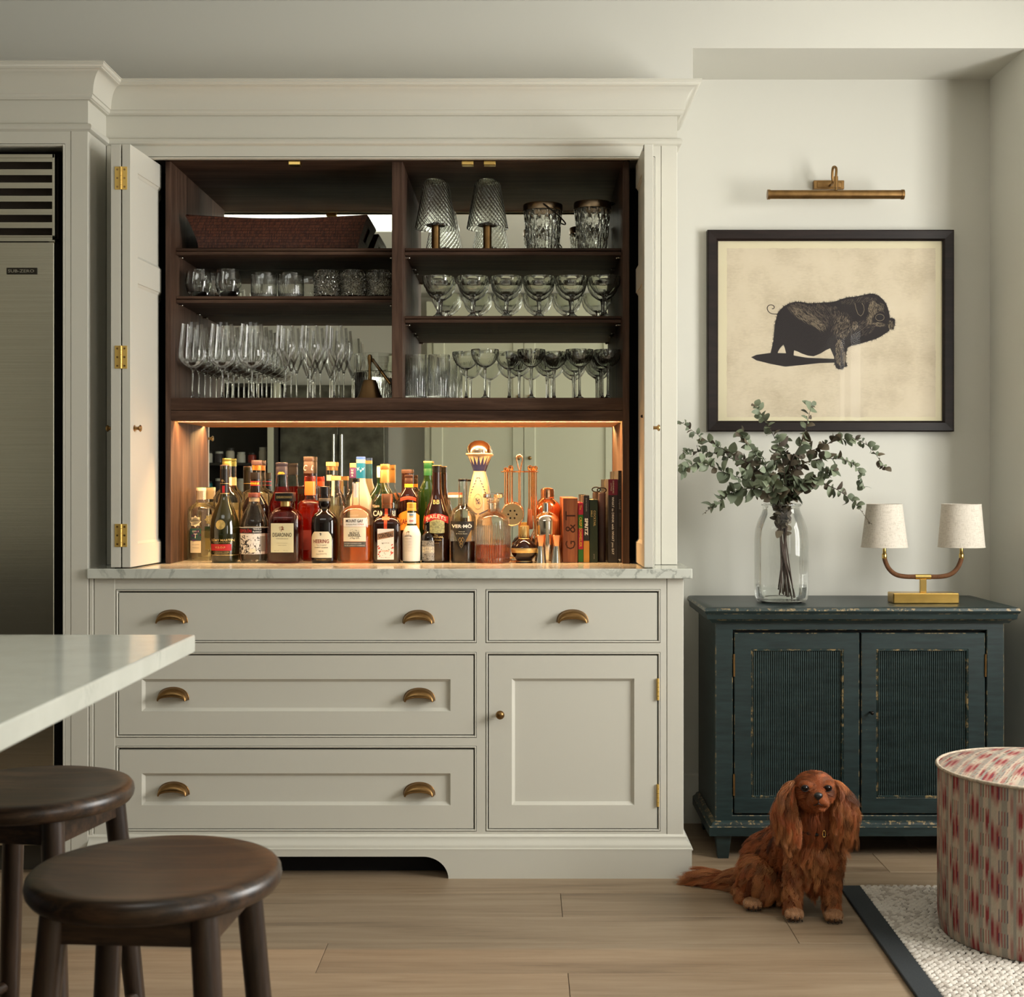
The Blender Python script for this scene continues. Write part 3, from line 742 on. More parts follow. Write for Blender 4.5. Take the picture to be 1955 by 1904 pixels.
place(v, [(X(504, 4.37), 4.37, z2), (X(555.5, 4.372), 4.372, z2), (X(521, 4.47), 4.47, z2), (X(588, 4.46), 4.46, z2)],
      ['straight fluted tumbler beside the round tumblers', 'straight fluted tumbler beside the smoky crackled ones', 'straight fluted tumbler behind, hidden by its front twin', 'straight fluted tumbler half behind the first smoky tumbler'], 'straight fluted tumblers')
r = 24.5*4.37/F
SMOKE = glass('smoked_crackle_glass', (.70, .68, .63), .02, 1.5)
v = vessel('crackled_tumbler', 'tumbler', (X(624.5, 4.37), 4.37, z2), [(r*.9, 0), (r*.97, .004)]+[(r, .004+.0034*i) for i in range(1, 21)]+[(r*.96, .082), (r*.93, .088), (r*.9, .090)], SMOKE, 96, (lambda a, z: 1-.05*math.sin(23*a+math.sin(z*210)*2.2)*math.sin(z*330+math.sin(7*a)*2)-.03*math.sin(41*a-z*500)), 20, .004)
place(v, [(X(p, 4.37), 4.37, z2) for p in (624.5, 675, 725)],
      ['smoky crackled glass tumbler next to the straight tumblers', 'smoky crackled glass tumbler between two of its kind', 'smoky crackled glass tumbler against the oak divider'], 'smoky crackled tumblers')

# ---- stemmed glasses on the bottom board, left
def stem_glass(name, cat, loc, bowl, h_stem, foot, stem_r, wall=.0):
    t = thing(name, '', cat, loc); x, y, z = loc
    MB().lathe(loc, bowl, 40, caps=(True, False)).build('bowl', BOWL, t, smooth=60)
    MB().lathe(loc, [(foot, .0006), (foot, .0016), (foot*.6, .0030), (stem_r*2.2, .0065), (stem_r*1.15, .014), (stem_r, .03), (stem_r, h_stem-.012), (stem_r*1.6, h_stem-.003), (stem_r*2.6, h_stem+.001)], 20).build('stem', SOLIDG, t, smooth=50)
    return t
zb = ZB
R = .0460; hs = .098
wine = [(.004, hs), (R*.55, hs+.012), (R*.86, hs+.026), (R*.98, hs+.037), (R, hs+.046), (R*.96, hs+.07), (R*.86, hs+.105), (R*.77, hs+.140), (R*.745, hs+.150)]
spots = []; labs = []
for r_, yy in enumerate((4.335, 4.42, 4.505, 4.585)):
    for c_, p0 in enumerate((368, 424.5, 481)):
        x = X(p0, 4.335)+.012*r_*0
        spots.append((x, yy, zb))
        labs.append('large wide-bowled wine glass, %s from the left oak side, front row' % ORD[c_] if r_ == 0 else 'large wide-bowled wine glass, %s row back, %s from the left oak side' % (ORD[r_], ORD[c_]))
v = stem_glass('wine_glass', 'wine glass', spots[0], wine, hs, .036, .0028); place(v, spots, labs, 'large wine glasses')
R2 = .0335; hs2 = .105
tul = [(.003, hs2), (.008, hs2+.006), (R2*.55, hs2+.03), (R2*.98, hs2+.062), (R2, hs2+.066), (R2*.97, hs2+.075), (R2*.84, hs2+.125), (R2*.80, hs2+.140)]
spots = []; labs = []
for r_, yy in enumerate((4.345, 4.43, 4.515)):
    for c_, p0 in enumerate((545, 591.5, 638)):
        spots.append((X(p0, 4.345)+.004*r_, yy, zb))
        labs.append('slim angular-bowled white wine glass, %s of three in front' % ORD[c_] if r_ == 0 else 'slim angular-bowled white wine glass, %s row back, %s from the large wine glasses' % (ORD[r_], ORD[c_]))
v = stem_glass('white_wine_glass', 'wine glass', spots[0], tul, hs2, .032, .0027); place(v, spots, labs, 'slim white wine glasses')

# ---- ribbed ice bucket and brass bell by the divider
ib = thing('ribbed_ice_bucket', 'ribbed glass ice bucket with slanting bronze handle beside the oak divider', 'ice bucket', (X(716, 4.45), 4.45, zb))
r = 40*4.45/F; hgt = Z(677, 4.45)-zb
fl3 = lambda a, z: 1-.05*abs(math.sin(22*a))*(1 if z < .095 else 0)
MB().lathe((X(716, 4.45), 4.45, zb), shell([(r*.9, 0), (r*.95, .004), (r*.97, .095), (r, .1), (r, hgt)], .004), 132, flute=fl3).build('glass_body', CRYST, ib, smooth=40)
hp = [W(712, 688, 4.40), W(745, 733, 4.385)]
MB().tube([hp[0], hp[0].lerp(hp[1], .5), hp[1]], .0055, 8).ball(hp[0], .0065, 12, 8).build('handle', BRASSD, ib, smooth=50)
be = thing('brass_bell', 'bronze hand bell with slim handle in front of the ribbed bucket', 'bell', (X(706, 4.335), 4.335, zb))
s = 4.335/F; c = (X(706, 4.335), 4.335, zb)
MB().lathe(c, [(26*s, .0), (25*s, .002), (19*s, 14*s), (15.5*s, 27*s), (13*s, 34*s), (11.5*s, 36.5*s), (4*s, 38*s)], 24, ex=2.6).build('bell_body', M('bell_bronze', (.20, .12, .055), .42, 1.0), be, smooth=35)
MB().lathe(c, [(3.4*s, 37*s), (4*s, 41*s), (2.8*s, 46*s), (3.2*s, 55*s), (2.6*s, 64*s), (3.6*s, 72*s), (4.8*s, 79*s), (3.6*s, 84.5*s), (.6*s, 86*s)], 16).build('bell_handle', M('bell_handle_bronze', (.25, .15, .06), .4, 1.0), be, smooth=50)

# ---- highballs and coupes, bottom board right
r = 20.8*4.36/F; hgt = Z(678, 4.36)-zb
flh = lambda a, z: 1-.05*abs(math.sin(16*a))*max(0, min(1, (hgt*.72-z)/.02))
v = vessel('highball_glass', 'tumbler', (X(794, 4.36), 4.36, zb), [(r*.95, 0), (r*.98, .003), (r, .012), (r, hgt-.001), (r*.985, hgt)], CRYST, 96, flh, 40, .0022)
place(v, [(X(794, 4.36), 4.36, zb), (X(838.5, 4.36), 4.36, zb), (X(800, 4.46), 4.46, zb), (X(853, 4.45), 4.45, zb)],
      ['tall ribbed highball glass against the oak divider, bottom board', 'tall ribbed highball glass beside the stemmed coupes', 'tall ribbed highball glass behind, next to the divider', 'tall ribbed highball glass behind, showing by the coupes'], 'ribbed highball glasses')
def coupe(name, loc, r, hb, hst, foot, facets, stem_r=.004):
    t = thing(name, '', 'coupe glass', loc)
    fl = (lambda a, z: 1-.03*abs(math.sin(facets*a))*max(0, min(1, (hst+hb*.62-z)/.012))) if facets else None
    out = [(stem_r*1.2, hst-.002), (r*.38, hst+.004), (r*.68, hst+hb*.25), (r*.90, hst+hb*.52), (r*.99, hst+hb*.76), (r, hst+hb*.9), (r*.985, hst+hb)]
    inn = [(q*.955-.0006, z+.0012) for q, z in out[1:-1]]
    MB().lathe(loc, out+[(r*.965, hst+hb)]+list(reversed(inn))+[(.0004, hst+.006)], 96 if facets else 48, flute=fl).build('bowl', CRYST, t, smooth=30)
    MB().lathe(loc, [(foot, .0006), (foot, .002), (foot*.55, .0045), (stem_r*1.7, .012), (stem_r, .022), (stem_r*.9, hst*.7), (stem_r*1.3, hst-.004), (stem_r*1.6, hst)], 24).build('stem', SOLIDG, t, smooth=50)
    return t
hgt = Z(668, 4.36)-zb
v = coupe('coupe_glass', (X(926, 4.36), 4.36, zb), 27*4.36/F, .058, hgt-.058, .034, 14)
sp_ = [(926, 4.36), (1014.5, 4.36), (1106.5, 4.36), (1160.5, 4.37), (890, 4.44), (972, 4.44), (1058, 4.44), (1150, 4.455), (991, 4.53), (1046, 4.53), (1098, 4.54), (1147, 4.54)]
lb = ['cut coupe glass beside the highballs, front row, bottom board', 'cut coupe glass in the middle of the front row, bottom board', 'cut coupe glass third in the front row, bottom board', 'cut coupe glass against the oak side, front row, bottom board',
      'cut coupe glass just behind the highballs, second row', 'cut coupe glass in the second row between the first front two', 'cut coupe glass in the second row between the middle front two', 'cut coupe glass in the second row near the oak side']+['cut coupe glass at the back of the bottom board, %s from the highballs' % ORD[i] for i in range(4)]
place(v, [(X(p, y), y, zb) for p, y in sp_], lb, 'cut coupes on the bottom board')
z3 = 1.7318; hgt = Z(529, 4.37)-z3
v = coupe('wide_coupe_glass', (X(837, 4.37), 4.37, z3), 31*4.37/F, .063, hgt-.063, .040, 20, .006)
pxs = (837, 902, 966.5, 1029.5, 1092, 1154.5)
spots = [(X(p, 4.37), 4.37, z3) for p in pxs]+[(X(p, 4.37), 4.48, z3) for p in pxs]
labs = ['wide fluted coupe glass, %s from the divider, front of the middle shelf' % ORD[i] for i in range(6)]+['wide fluted coupe glass, %s from the divider, back row of the middle shelf' % ORD[i] for i in range(6)]
place(v, spots, labs, 'wide fluted coupes')

# ---- cordless glass lamps and crystal ice buckets, top right shelf
z1 = 1.9516
def bar_lamp(px, label):
    y = 4.40; s = y/F; x = X(px, y); t = thing('glass_shade_lamp', label, 'lamp', (x, y, z1), 'cordless lamps on the top shelf')
    MB().lathe((x, y, z1), [(22*s, 0), (22*s, .004), (9*s, .006), (8.2*s, .010), (8.2*s, 50*s), (8.8*s, 50.5*s), (8.8*s, 56*s), (4*s, 58*s)], 28).build('stem', BRASSD, t, smooth=40)
    MB().lathe((x, y, z1), [(18*s, 51*s), (19*s, 52*s), (18*s, 53.5*s), (6*s, 57*s)], 28).build('collar', M('lamp_collar', (.05, .03, .018), .35, .9), t, smooth=40)
    n = 192; mb = MB(); vs = []; zs = [46+90*j/36 for j in range(37)]; P = []
    prof = [(41-(41-24)*(q-46)/90 if q < 132 else 24-(q-132)*.9, q) for q in zs]
    outer = [(r*s, q*s) for r, q in prof]; tw = lambda a, z: 1-.075*abs(math.sin(12*(a+z*15)))
    inn = [((r-1.6)*s, q*s) for r, q in prof]
    MB().lathe((x, y, z1), outer+list(reversed(inn)), n, flute=tw, caps=(False, False)).build('shade', CRYST, t, smooth=50)
    MB().lathe((x, y, z1), [(20*s, 136*s), (20*s, 137.5*s), (.001, 138*s)], 24, caps=(True, False)).build('shade_top', SOLIDG, t, smooth=40)
bar_lamp(832, 'small lamp with spiral-ribbed glass shade, next to the divider, top shelf')
bar_lamp(930.5, 'small lamp with spiral-ribbed glass shade, next to the crystal buckets')
def bucket(px, y, r_t, r_b, ytop, label, tilt):
    s = y/F; x = X(px, y); t = thing('crystal_ice_bucket', label, 'ice bucket', (x, y, z1), 'crystal ice buckets'); h = Z(ytop, y)-z1
    def dia(a, z):
        u = z/h; return 1-.10*abs(math.sin(7*a+u*8))*abs(math.sin(7*a-u*8))-.02*abs(math.sin(18*a))*(1 if u < .3 else 0)
    prof = [(r_b*s, 0), (r_b*s*1.02, .004)]+[((r_b+(r_t-r_b)*u)*s, h*.88*u) for u in [i/28 for i in range(1, 29)]]
    MB().lathe((x, y, z1), shell(prof, .006), 168, flute=dia).build('glass_body', CRYST, t, smooth=18)
    MB().lathe((x, y, z1), [((r_t-.6)*s, h*.86), ((r_t+.8)*s, h*.865), ((r_t+.8)*s, h*.985), (r_t*s, h), ((r_t-1)*s, h*.99), ((r_t-1)*s, h*.87)], 48, caps=(False, False)).build('metal_rim', M('tarnished_silver', (.34, .25, .16), .28, 1.0), t, smooth=35)
    pts = []
    for i in range(19):
        a = PI*i/18; rr_ = (r_t+1.5)*s
        pts.append((x+tilt[0]*math.sin(a)*rr_*1.0+math.cos(a)*rr_*tilt[1], y+math.cos(a)*rr_*tilt[2]-.002, z1+h*.95+math.sin(a)*tilt[3]))
    MB().tube(pts, .0024, 8).build('handle', DARKM, t, smooth=60)
bucket(1036.5, 4.41, 37, 31.5, 392, 'crystal ice bucket whose handle hangs down on its right', (1.12, .0, 1.0, -.055))
bucket(1131, 4.41, 35, 28.5, 388, 'crystal ice bucket whose handle rests on its rim, by the oak side', (1.15, .0, .55, .006))
# ================================================================== bottles and bar things on the worktop
def liquid(name, tint, glow=.14):
    """a drink: colours the light that passes and glows a little where it is lit"""
    m, nt, b = nodes('liquid_'+name); nt.nodes.remove(b); out = nt.nodes['Material Output']
    tr = N(nt, 'ShaderNodeBsdfTransparent'); tr.inputs[0].default_value = (*tint, 1)
    tl = N(nt, 'ShaderNodeBsdfTranslucent'); tl.inputs[0].default_value = (*tint, 1)
    gl = N(nt, 'ShaderNodeBsdfGlossy'); gl.inputs['Roughness'].default_value = .03
    m1 = N(nt, 'ShaderNodeMixShader', i_0=glow); nt.links.new(tr.outputs[0], m1.inputs[1]); nt.links.new(tl.outputs[0], m1.inputs[2])
    fr = N(nt, 'ShaderNodeFresnel'); fr.inputs[0].default_value = 1.25
    m2 = N(nt, 'ShaderNodeMixShader'); nt.links.new(fr.outputs[0], m2.inputs[0]); nt.links.new(m1.outputs[0], m2.inputs[1]); nt.links.new(gl.outputs[0], m2.inputs[2])
    nt.links.new(m2.outputs[0], out.inputs[0]); return m
AMBER = liquid('amber', (.93, .52, .20)); DAMBER = liquid('dark_amber', (.46, .10, .045)); REDL = liquid('red', (.92, .20, .10), .25)
DREDL = liquid('ruby', (.62, .06, .04), .12)
PALE = liquid('pale', (.97, .95, .85), .08); DRED = liquid('dark_red', (.14, .01, .006)); WATERY = liquid('spirit', (.96, .97, .94), .05); WHISKY = liquid('whisky', (.93, .45, .14), .2)
BLKG = M('black_glass', (.005, .003, .0025), .06, 0, .5, .3)
GRNG = M('dark_green_glass', (.014, .015, .003), .09, 0, .6, .5)
BRNG = M('brown_glass', (.014, .004, .002), .06, 0, .5, .35)
GREEN2 = M('bottle_green_glass', (.008, .022, .004), .06, 0, .6, .6)
CERAM = M('white_ceramic', (.46, .37, .24), .22, 0, .5, .4)
FROST = M('frosted_glass', (.50, .45, .37), .3, 0, .5, 0, .25)
CORK = M('pale_wood_stopper', (.46, .27, .11), .55, grain=.12, gs=120)
def ink(name, c, r=.55, metal=0): return M('ink_'+name, c, r, metal)
GRN = ink('green', (.02, .14, .06)); BLUE = ink('blue', (.01, .16, .36)); NAVY = ink('navy', (.015, .02, .08)); YEL = ink('yellow', (.75, .42, .03)); ORG = ink('orange', (.80, .20, .02))
REDP = ink('red_label', (.42, .012, .015)); PURP = ink('purple', (.06, .02, .10)); GREY = ink('grey', (.30, .29, .26)); TEXTG = ink('text_grey', (.16, .14, .11))
NEARB = M('near_black', (.007, .0055, .005), .35); BURG = ink('burgundy', (.16, .035, .025), .4); TEALP = ink('teal_label', (.02, .09, .08))

class Bottle:
    def __init__(s, name, label, px, Y, prof, mat, ex=2.0, flat=1.0, n=48, level=None, liq=None, cat='bottle', group='bottles on the bar worktop', part='glass_body', n_smooth=35):
        s.Y, s.s, s.px, s.x = Y, Y/F, px, X(px, Y); s.bp = CY+(CAMZ-WT)*F/Y; s.ex, s.flat = ex, flat
        s.t = thing(name, label, cat, (s.x, Y, WT), group)
        s.prof = [(hw*s.s, max(0, (s.bp-py)*s.s)) for hw, py in reversed(prof)]
        s.prof[0] = (s.prof[0][0], 0.0)
        s.body = MB().lathe((s.x, Y, WT), s.prof, n, 1, flat, ex).build(part, mat, s.t, smooth=n_smooth)
        if liq is not None:
            zl_ = s.z(level); lp = [(max(.001, r*.93-.0006), z+.003) for r, z in s.prof if z < zl_-.004]
            lp.append((s.rad(zl_)*.93-.0006, zl_)); lp[0] = (lp[0][0], .004)
            MB().lathe((s.x, Y, WT), lp, n, 1, flat, ex).build('drink', liq, s.t, smooth=n_smooth)
    def z(s, py): return (s.bp-py)*s.s
    def rad(s, z):
        P = s.prof
        for (r0, z0), (r1, z1) in zip(P[:-1], P[1:]):
            if z0 <= z <= z1: return r0+(r1-r0)*(z-z0)/max(1e-9, z1-z0)
        return P[-1][0] if z > P[-1][1] else P[0][0]
    def surf(s, eps):
        def f(x, z):
            r = s.rad(z-WT); q = min(1, abs((x-s.x)/max(1e-6, r)))
            return s.Y-r*s.flat*(max(0, 1-q**s.ex))**(1/s.ex)-eps
        return f
    def cap(s, prof, mat, name='cap', n=32, ex=None, flat=None):
        p = [(hw*s.s, (s.bp-py)*s.s) for hw, py in reversed(prof)]
        return MB().lathe((s.x, s.Y, WT), p, n, 1, s.flat if flat is None else flat, s.ex if ex is None else ex).build(name, mat, s.t, smooth=35)
    def patch(s, x0, x1, y0, y1, mat, eps=.0004, name='paper_label', nx=14, ny=6, shape=None, parent=None):
        f = s.surf(eps); vs = []; xs = [x0+(x1-x0)*i/nx for i in range(nx+1)]
        for j in range(ny+1):
            for xx in xs:
                py = y1+(y0-y1)*j/ny
                if shape: xx2, py = shape((xx-x0)/(x1-x0), j/ny, xx, py)
                else: xx2 = xx
                x = s.x+(xx2-s.px)*s.s; z = WT+s.z(py); vs.append((x, f(x, z), z))
        k = nx+1
        return MB().add(vs, [(j*k+i, j*k+i+1, (j+1)*k+i+1, (j+1)*k+i) for j in range(ny) for i in range(nx)]).build(name, mat, parent or s.t)
    def text(s, body, cx, cy, w, h, mat, bold=0.0, rot=0.0, arc=0.0, eps=.0008, parent=None):
        c = (s.x+(cx-s.px)*s.s, WT+s.z(cy))
        return lettering(MB(), body, c, w*s.s, h*s.s, s.surf(eps), rot, bold, 0, arc*s.s).build('lettering', mat, parent or s.t)
    def band(s, y0, y1, mat, eps=.0004, name='band', grow=0):
        z0, z1 = s.z(y1), s.z(y0); zs = sorted(set([z0, z1]+[z for r, z in s.prof if z0 < z < z1]+[z0+(z1-z0)*i/6 for i in range(7)]))
        return MB().lathe((s.x, s.Y, WT), [(s.rad(z)+eps+grow, z) for z in zs], 40, 1, s.flat, s.ex, caps=(False, False)).build(name, mat, s.t, smooth=35)
    def scribble(s, x0, x1, y0, y1, mat, n, w=.5, ln=5, eps=.0008, parent=None, seed=1):
        rg = random.Random(seed); mb = MB(); f = s.surf(eps)
        for _ in range(n):
            cx, cy, a, l = rg.uniform(x0, x1), rg.uniform(y0, y1), rg.uniform(0, PI), rg.uniform(.3, 1)*ln
            pts = []
            for i in range(5):
                pts.append((cx, cy)); a += rg.uniform(-.7, .7); cx += math.cos(a)*l/4; cy += math.sin(a)*l/4
                cx = min(x1, max(x0, cx)); cy = min(y1, max(y0, cy))
            ww = w*rg.uniform(.5, 1.6); vs = []
            for i, (px, py) in enumerate(pts):
                x = s.x+(px-s.px)*s.s; z = WT+s.z(py); d = ww*s.s*(1-abs(i-2)/2.6)
                vs += [(x-d*.5, f(x, z), z-d*.5), (x+d*.5, f(x, z), z+d*.5)]
            mb.add(vs, [(2*i, 2*i+1, 2*i+3, 2*i+2) for i in range(4)])
        return mb.build('label_drawing', mat, parent or s.t)

# ---------------- front row
b = Bottle('spirit_bottle', 'clear straight bottle with star label beside the oak side panel', 384, 4.437, [(9.2, 934), (9.2, 957), (10, 960), (20, 967), (24, 973), (25, 980), (25, 1066), (23.5, 1070)], CLEAR, 2.6, .9, level=1013, liq=PALE)
b.cap([(9.4, 931.5), (9.4, 937), (9.2, 937.5), (9.2, 954)], M('cap_pale', (.68, .58, .45), .45)); b.cap([(8.8, 930.6), (9.3, 931.4)], GRN, 'cap_top')
l = b.patch(367.5, 389.5, 1008.5, 1031, TEALP); b.scribble(368, 389, 1009, 1031, PURP, 26, 2.2, 9, parent=l, seed=3); b.text('CLEAN', 378.5, 1014, 12, 3, INKW, .01, parent=l); b.text('T', 378.5, 1022.5, 7, 8.5, INKW, .02, parent=l)
l = b.patch(368.5, 389, 1032, 1054.5, PAPERC); b.text('NON ALCOHOLIC', 379, 1039, 15, 1.6, TEXTG, parent=l); b.text('TEQUILA', 379, 1045, 13, 2, TEXTG, parent=l)
st = []
for i in range(16):
    a = 2*PI*i/16; q = 11.3 if i % 2 == 0 else 8.6; st.append((b.x+(378.6+q*math.sin(a)-384)*b.s, WT+b.z(995.2-q*math.cos(a))))
mb = MB(); f = b.surf(.0005); tri = tessellate_polygon([[Vector((p[0], p[1], 0)) for p in st]])
l = mb.add([(p[0], f(*p), p[1]) for p in st], [tuple(t) for t in tri]).build('star_label', PAPERC, b.t)
b.text('CLEAN', 378.6, 993.5, 11, 2.6, TEXTG, .01, parent=l); b.text('CO', 378.6, 997.5, 5, 2.6, TEXTG, .01, parent=l)

b = Bottle('cognac_bottle', 'dark green pear-shaped brandy bottle with gold seal and red label', 429, 4.325, [(8.4, 889.5), (8.5, 942.7), (9.6, 950), (13.3, 961), (20.5, 977), (25.8, 994), (27.6, 1010), (27.6, 1022), (27, 1040), (25, 1069), (23.5, 1073.3)], GRNG)
b.cap([(8.0, 887.8), (8.4, 888.4), (8.4, 894)], M('cap_plum', (.06, .035, .04), .4), 'stopper'); b.band(896, 942.2, NEARB, .0003, 'neck_foil'); b.band(941.7, 943, GOLDP, .0006, 'gold_line'); b.band(923, 923.8, GOLDP, .0006, 'gold_line')
b.patch(426, 431, 927.5, 941, REDP, .0008, 'neck_ribbon', 4, 3); b.text('R', 427.5, 918, 5, 5, GOLDP, 0, .4)
mb = MB(); f = b.surf(.0006); cc = [(b.x+(426.8+9.2*math.cos(2*PI*i/28)-429)*b.s, WT+b.z(1001.3+9.2*math.sin(2*PI*i/28))) for i in range(28)]
cen = (b.x+(426.8-429)*b.s, WT+b.z(1001.3)); sl = mb.add([(cen[0], f(*cen)-.0008, cen[1])]+[(p[0], f(*p), p[1]) for p in cc], [(0, i+1, (i+1) % 28+1) for i in range(28)]).build('gold_seal', M('seal_gold', (.62, .47, .17), .35, .8, grain=.35, gs=700), b.t)
b.text('RÉMY MARTIN', 430, 1030, 43, 5.6, GOLDP, .012); b.text('FINE CHAMPAGNE COGNAC', 430, 1035.2, 36, 1.3, GOLDP)
l = b.patch(407, 446.5, 1038, 1050.5, REDP); b.text('V.S.O.P', 426, 1044.2, 20, 3.4, GOLDP, .01, parent=l); b.text('APPELLATION COGNAC CONTROLEE', 427, 1053.2, 30, 1.2, GOLDP); b.band(1058.6, 1059.3, GOLDP, .0005, 'gold_line'); b.text('PRODUCT OF FRANCE', 427, 1056.4, 26, 1.1, GOLDP)

b = Bottle('tequila_bottle', 'clear rounded tequila bottle with black-and-white drawn label', 485.4, 4.325, [(9.6, 947), (9.8, 957), (11.5, 962), (17, 974), (22, 984), (25.5, 992), (27.3, 1000), (27.6, 1006), (27.6, 1062), (25.5, 1071), (22, 1075.5)], CLEAR, level=1003, liq=WATERY)
b.cap([(11, 941), (11.4, 941.6), (11.4, 949.5)], M('stopper_red_brown', (.13, .035, .025), .45), 'stopper'); b.band(950.2, 957.5, M('label_tan', (.45, .33, .2), .6), .0003, 'neck_label')
l = b.patch(459.2, 512.0, 1007, 1018, NEARB); b.text('ESPOLÓN', 473.5, 1012.4, 24.5, 7.6, INKR, .02, parent=l); b.text('TEQUILA', 496, 1010, 15, 3, INKW, .01, parent=l); b.text('BLANCO', 496, 1014.6, 15, 3, INKW, .01, parent=l)
l = b.patch(459.5, 511.8, 1018, 1057, PAPERW); b.scribble(460, 501, 1019, 1056, INK, 75, 1.3, 11, parent=l, seed=5); b.scribble(460, 480, 1030, 1055, INK, 25, 3, 8, parent=l, seed=6); b.patch(481.5, 494, 1046.5, 1054, PAPERC, .0010, 'label_box', 4, 2, parent=l); b.patch(501, 510, 1023, 1052, GREY, .0007, 'label_panel', 4, 3, parent=l)
b.band(1006, 1007.2, INKW, .0004, 'white_line')

b = Bottle('amaretto_bottle', 'square amber liqueur bottle with black square cap and cream label', 545, 4.318, [(8.5, 953), (8.8, 966), (10.5, 968), (17, 971), (25, 977.5), (30, 985), (31.5, 991), (31.7, 996), (31.7, 1071), (30.5, 1075.7)], CLEAR, 5.5, .92, 56, 993, DAMBER)
b.cap([(17.6, 940.8), (18.1, 941.4), (18.1, 956.6), (17.6, 957)], NEARB, ex=7, flat=1); b.text('DISARONNO', 546, 949.3, 29, 4.6, GOLDP, .015, eps=.0162); b.cap([(8.9, 957), (8.9, 967)], GOLDP, 'neck_foil', ex=2)
for o_ in b.t.children:
    if o_.name.startswith('lettering'):
        f0 = b.Y-18.1*b.s-.0006
        for v_ in o_.data.vertices: v_.co.y = f0-b.Y
l = b.patch(522.5, 565.5, 998.5, 1053.5, M('label_olive', (.60, .58, .38), .6)); b.text('DISARONNO', 544, 1020.3, 36, 7.8, INK, .008, parent=l); b.text('ORIGINALE', 544, 1027.5, 23, 1.8, TEXTG, parent=l); b.text('ITALIAN LIQUEUR', 544, 1036, 20, 1.3, TEXTG, parent=l); b.text('SARONNO', 544, 1040, 16, 1.2, TEXTG, parent=l); b.text('28% vol', 533, 1050, 9, 1.4, TEXTG, parent=l); b.text('70 cl', 550, 1050, 8, 1.4, TEXTG, parent=l)
b.scribble(538.5, 547, 1004, 1014, M('crest_brown', (.25, .08, .04), .5), 22, 1.4, 4, parent=l, seed=8)

b = Bottle('cherry_liqueur_bottle', 'black long-necked bottle with arched cream label', 620, 4.322, [(8.8, 929.8), (9, 948), (11, 953), (11.6, 966), (9, 972), (11.5, 976), (19, 981), (24, 989), (25.2, 999), (25.2, 1069), (23.5, 1075.5)], BLKG, 2.5, .95)
b.cap([(8.3, 928.8), (9.1, 929.6), (9.1, 944)], NEARB); b.band(951.5, 957, M('foil_grey', (.10, .09, .07), .5), .0004, 'neck_band')
def archy(u, v, xx, py):
    if v > .72:
        lim = .5*(1-max(0, (v-.72)/.28)**2.2*.32); uu = (u-.5); uu = max(-lim, min(lim, uu)) if True else uu
        return 597+(uu+.5)*39.5, py
    return xx, py
l = b.patch(597, 636.5, 1014.5, 1064, PAPERC, shape=archy, nx=16, ny=14); b.text('HEERING', 616.5, 1032.7, 30, 7.2, M('ink_maroon', (.20, .01, .012), .6), .018, parent=l); b.text('The Original', 616.5, 1040, 20, 2.6, TEXTG, parent=l); b.text('CHERRY LIQUEUR', 616.5, 1044.8, 26, 2.5, INK, .006, parent=l); b.text('1818', 616.5, 1051.7, 9, 2.6, TEXTG, parent=l); b.text('Peter F Heering', 617, 1056.8, 20, 3, TEXTG, 0, .06, parent=l); b.scribble(613.5, 619, 1017, 1021.5, INK, 10, 1, 3, parent=l, seed=4); b.text('PEACE & PLENTY', 617, 1067.8, 19, 1.5, GOLDP)

b = Bottle('rum_bottle', 'clear broad-shouldered rum bottle of amber with two-part cream label', 679.5, 4.318, [(6.9, 920), (6.9, 962), (8, 964.5), (16, 967.5), (25, 973.5), (30.5, 982), (32.4, 992), (32.5, 1000), (32.5, 1066), (30.5, 1073), (27.5, 1076)], CLEAR, 2.7, .82, level=1002.5, liq=AMBER)
b.cap([(7, 913.8), (7.3, 914.4), (7.3, 920.7)], NEARB); b.patch(675.5, 683.5, 923, 950, PAPERW, .0004, 'neck_label', 4, 4)
l = b.patch(659, 701.5, 988.5, 1005, PAPERW); b.text('MOUNT GAY', 680, 994, 33, 6, INK, .014, parent=l); b.text('Barbados Rum', 674, 1000.6, 20, 2.6, TEXTG, parent=l); b.text('1703', 692, 1000.6, 10, 2.8, INKR, parent=l)
l = b.patch(659, 701.5, 1005.5, 1033, PAPERC); b.text('BLACK', 680.5, 1017, 19, 4.4, INK, .006, parent=l); b.text('BARREL', 680.5, 1021.6, 24, 4.4, INK, .006, parent=l); b.scribble(672, 689, 1010, 1028, TEXTG, 26, .7, 6, parent=l, seed=2); b.text('DOUBLE CASK', 680.5, 1026.8, 18, 1.5, TEXTG, parent=l)
l = b.patch(659.5, 701.2, 1033.8, 1043.5, M('label_slate', (.08, .08, .065), .6)); b.text('MATURED IN BOURBON CASKS', 677, 1036.5, 32, 1.8, PAPERW, parent=l); b.text('70cl 43% vol PRODUCT OF BARBADOS', 680, 1040.5, 38, 2, PAPERW, parent=l)

b = Bottle('orange_liqueur_bottle', 'square brown liqueur bottle with copper cap and red ribbon', 739.3, 4.32, [(9, 966), (9.2, 981), (10.5, 984), (18, 988), (24, 993), (26.5, 999), (26.8, 1005), (26.8, 1071), (25.5, 1075.5)], BRNG, 6, .95, 56)
b.cap([(9.6, 943.2), (10, 944), (10, 961), (9.4, 961.5), (9.4, 963), (10, 963.5), (10, 970.5)], M('copper_foil', (.62, .25, .12), .32, 1.0))
b.patch(735.5, 741.5, 971, 1009, M('ribbon_orange', (.62, .07, .02), .5), .0012, 'ribbon', 3, 14); b.patch(731.5, 745.5, 986.5, 992.5, M('ribbon_orange', (.62, .07, .02), .5), .0016, 'ribbon_seal', 6, 3)
l = b.patch(723.2, 754.5, 1009, 1067.2, PAPERW)
b.text('COINTREAU', 739, 1021.3, 27.5, 8.2, INK, .014, .13, parent=l, eps=.0014)
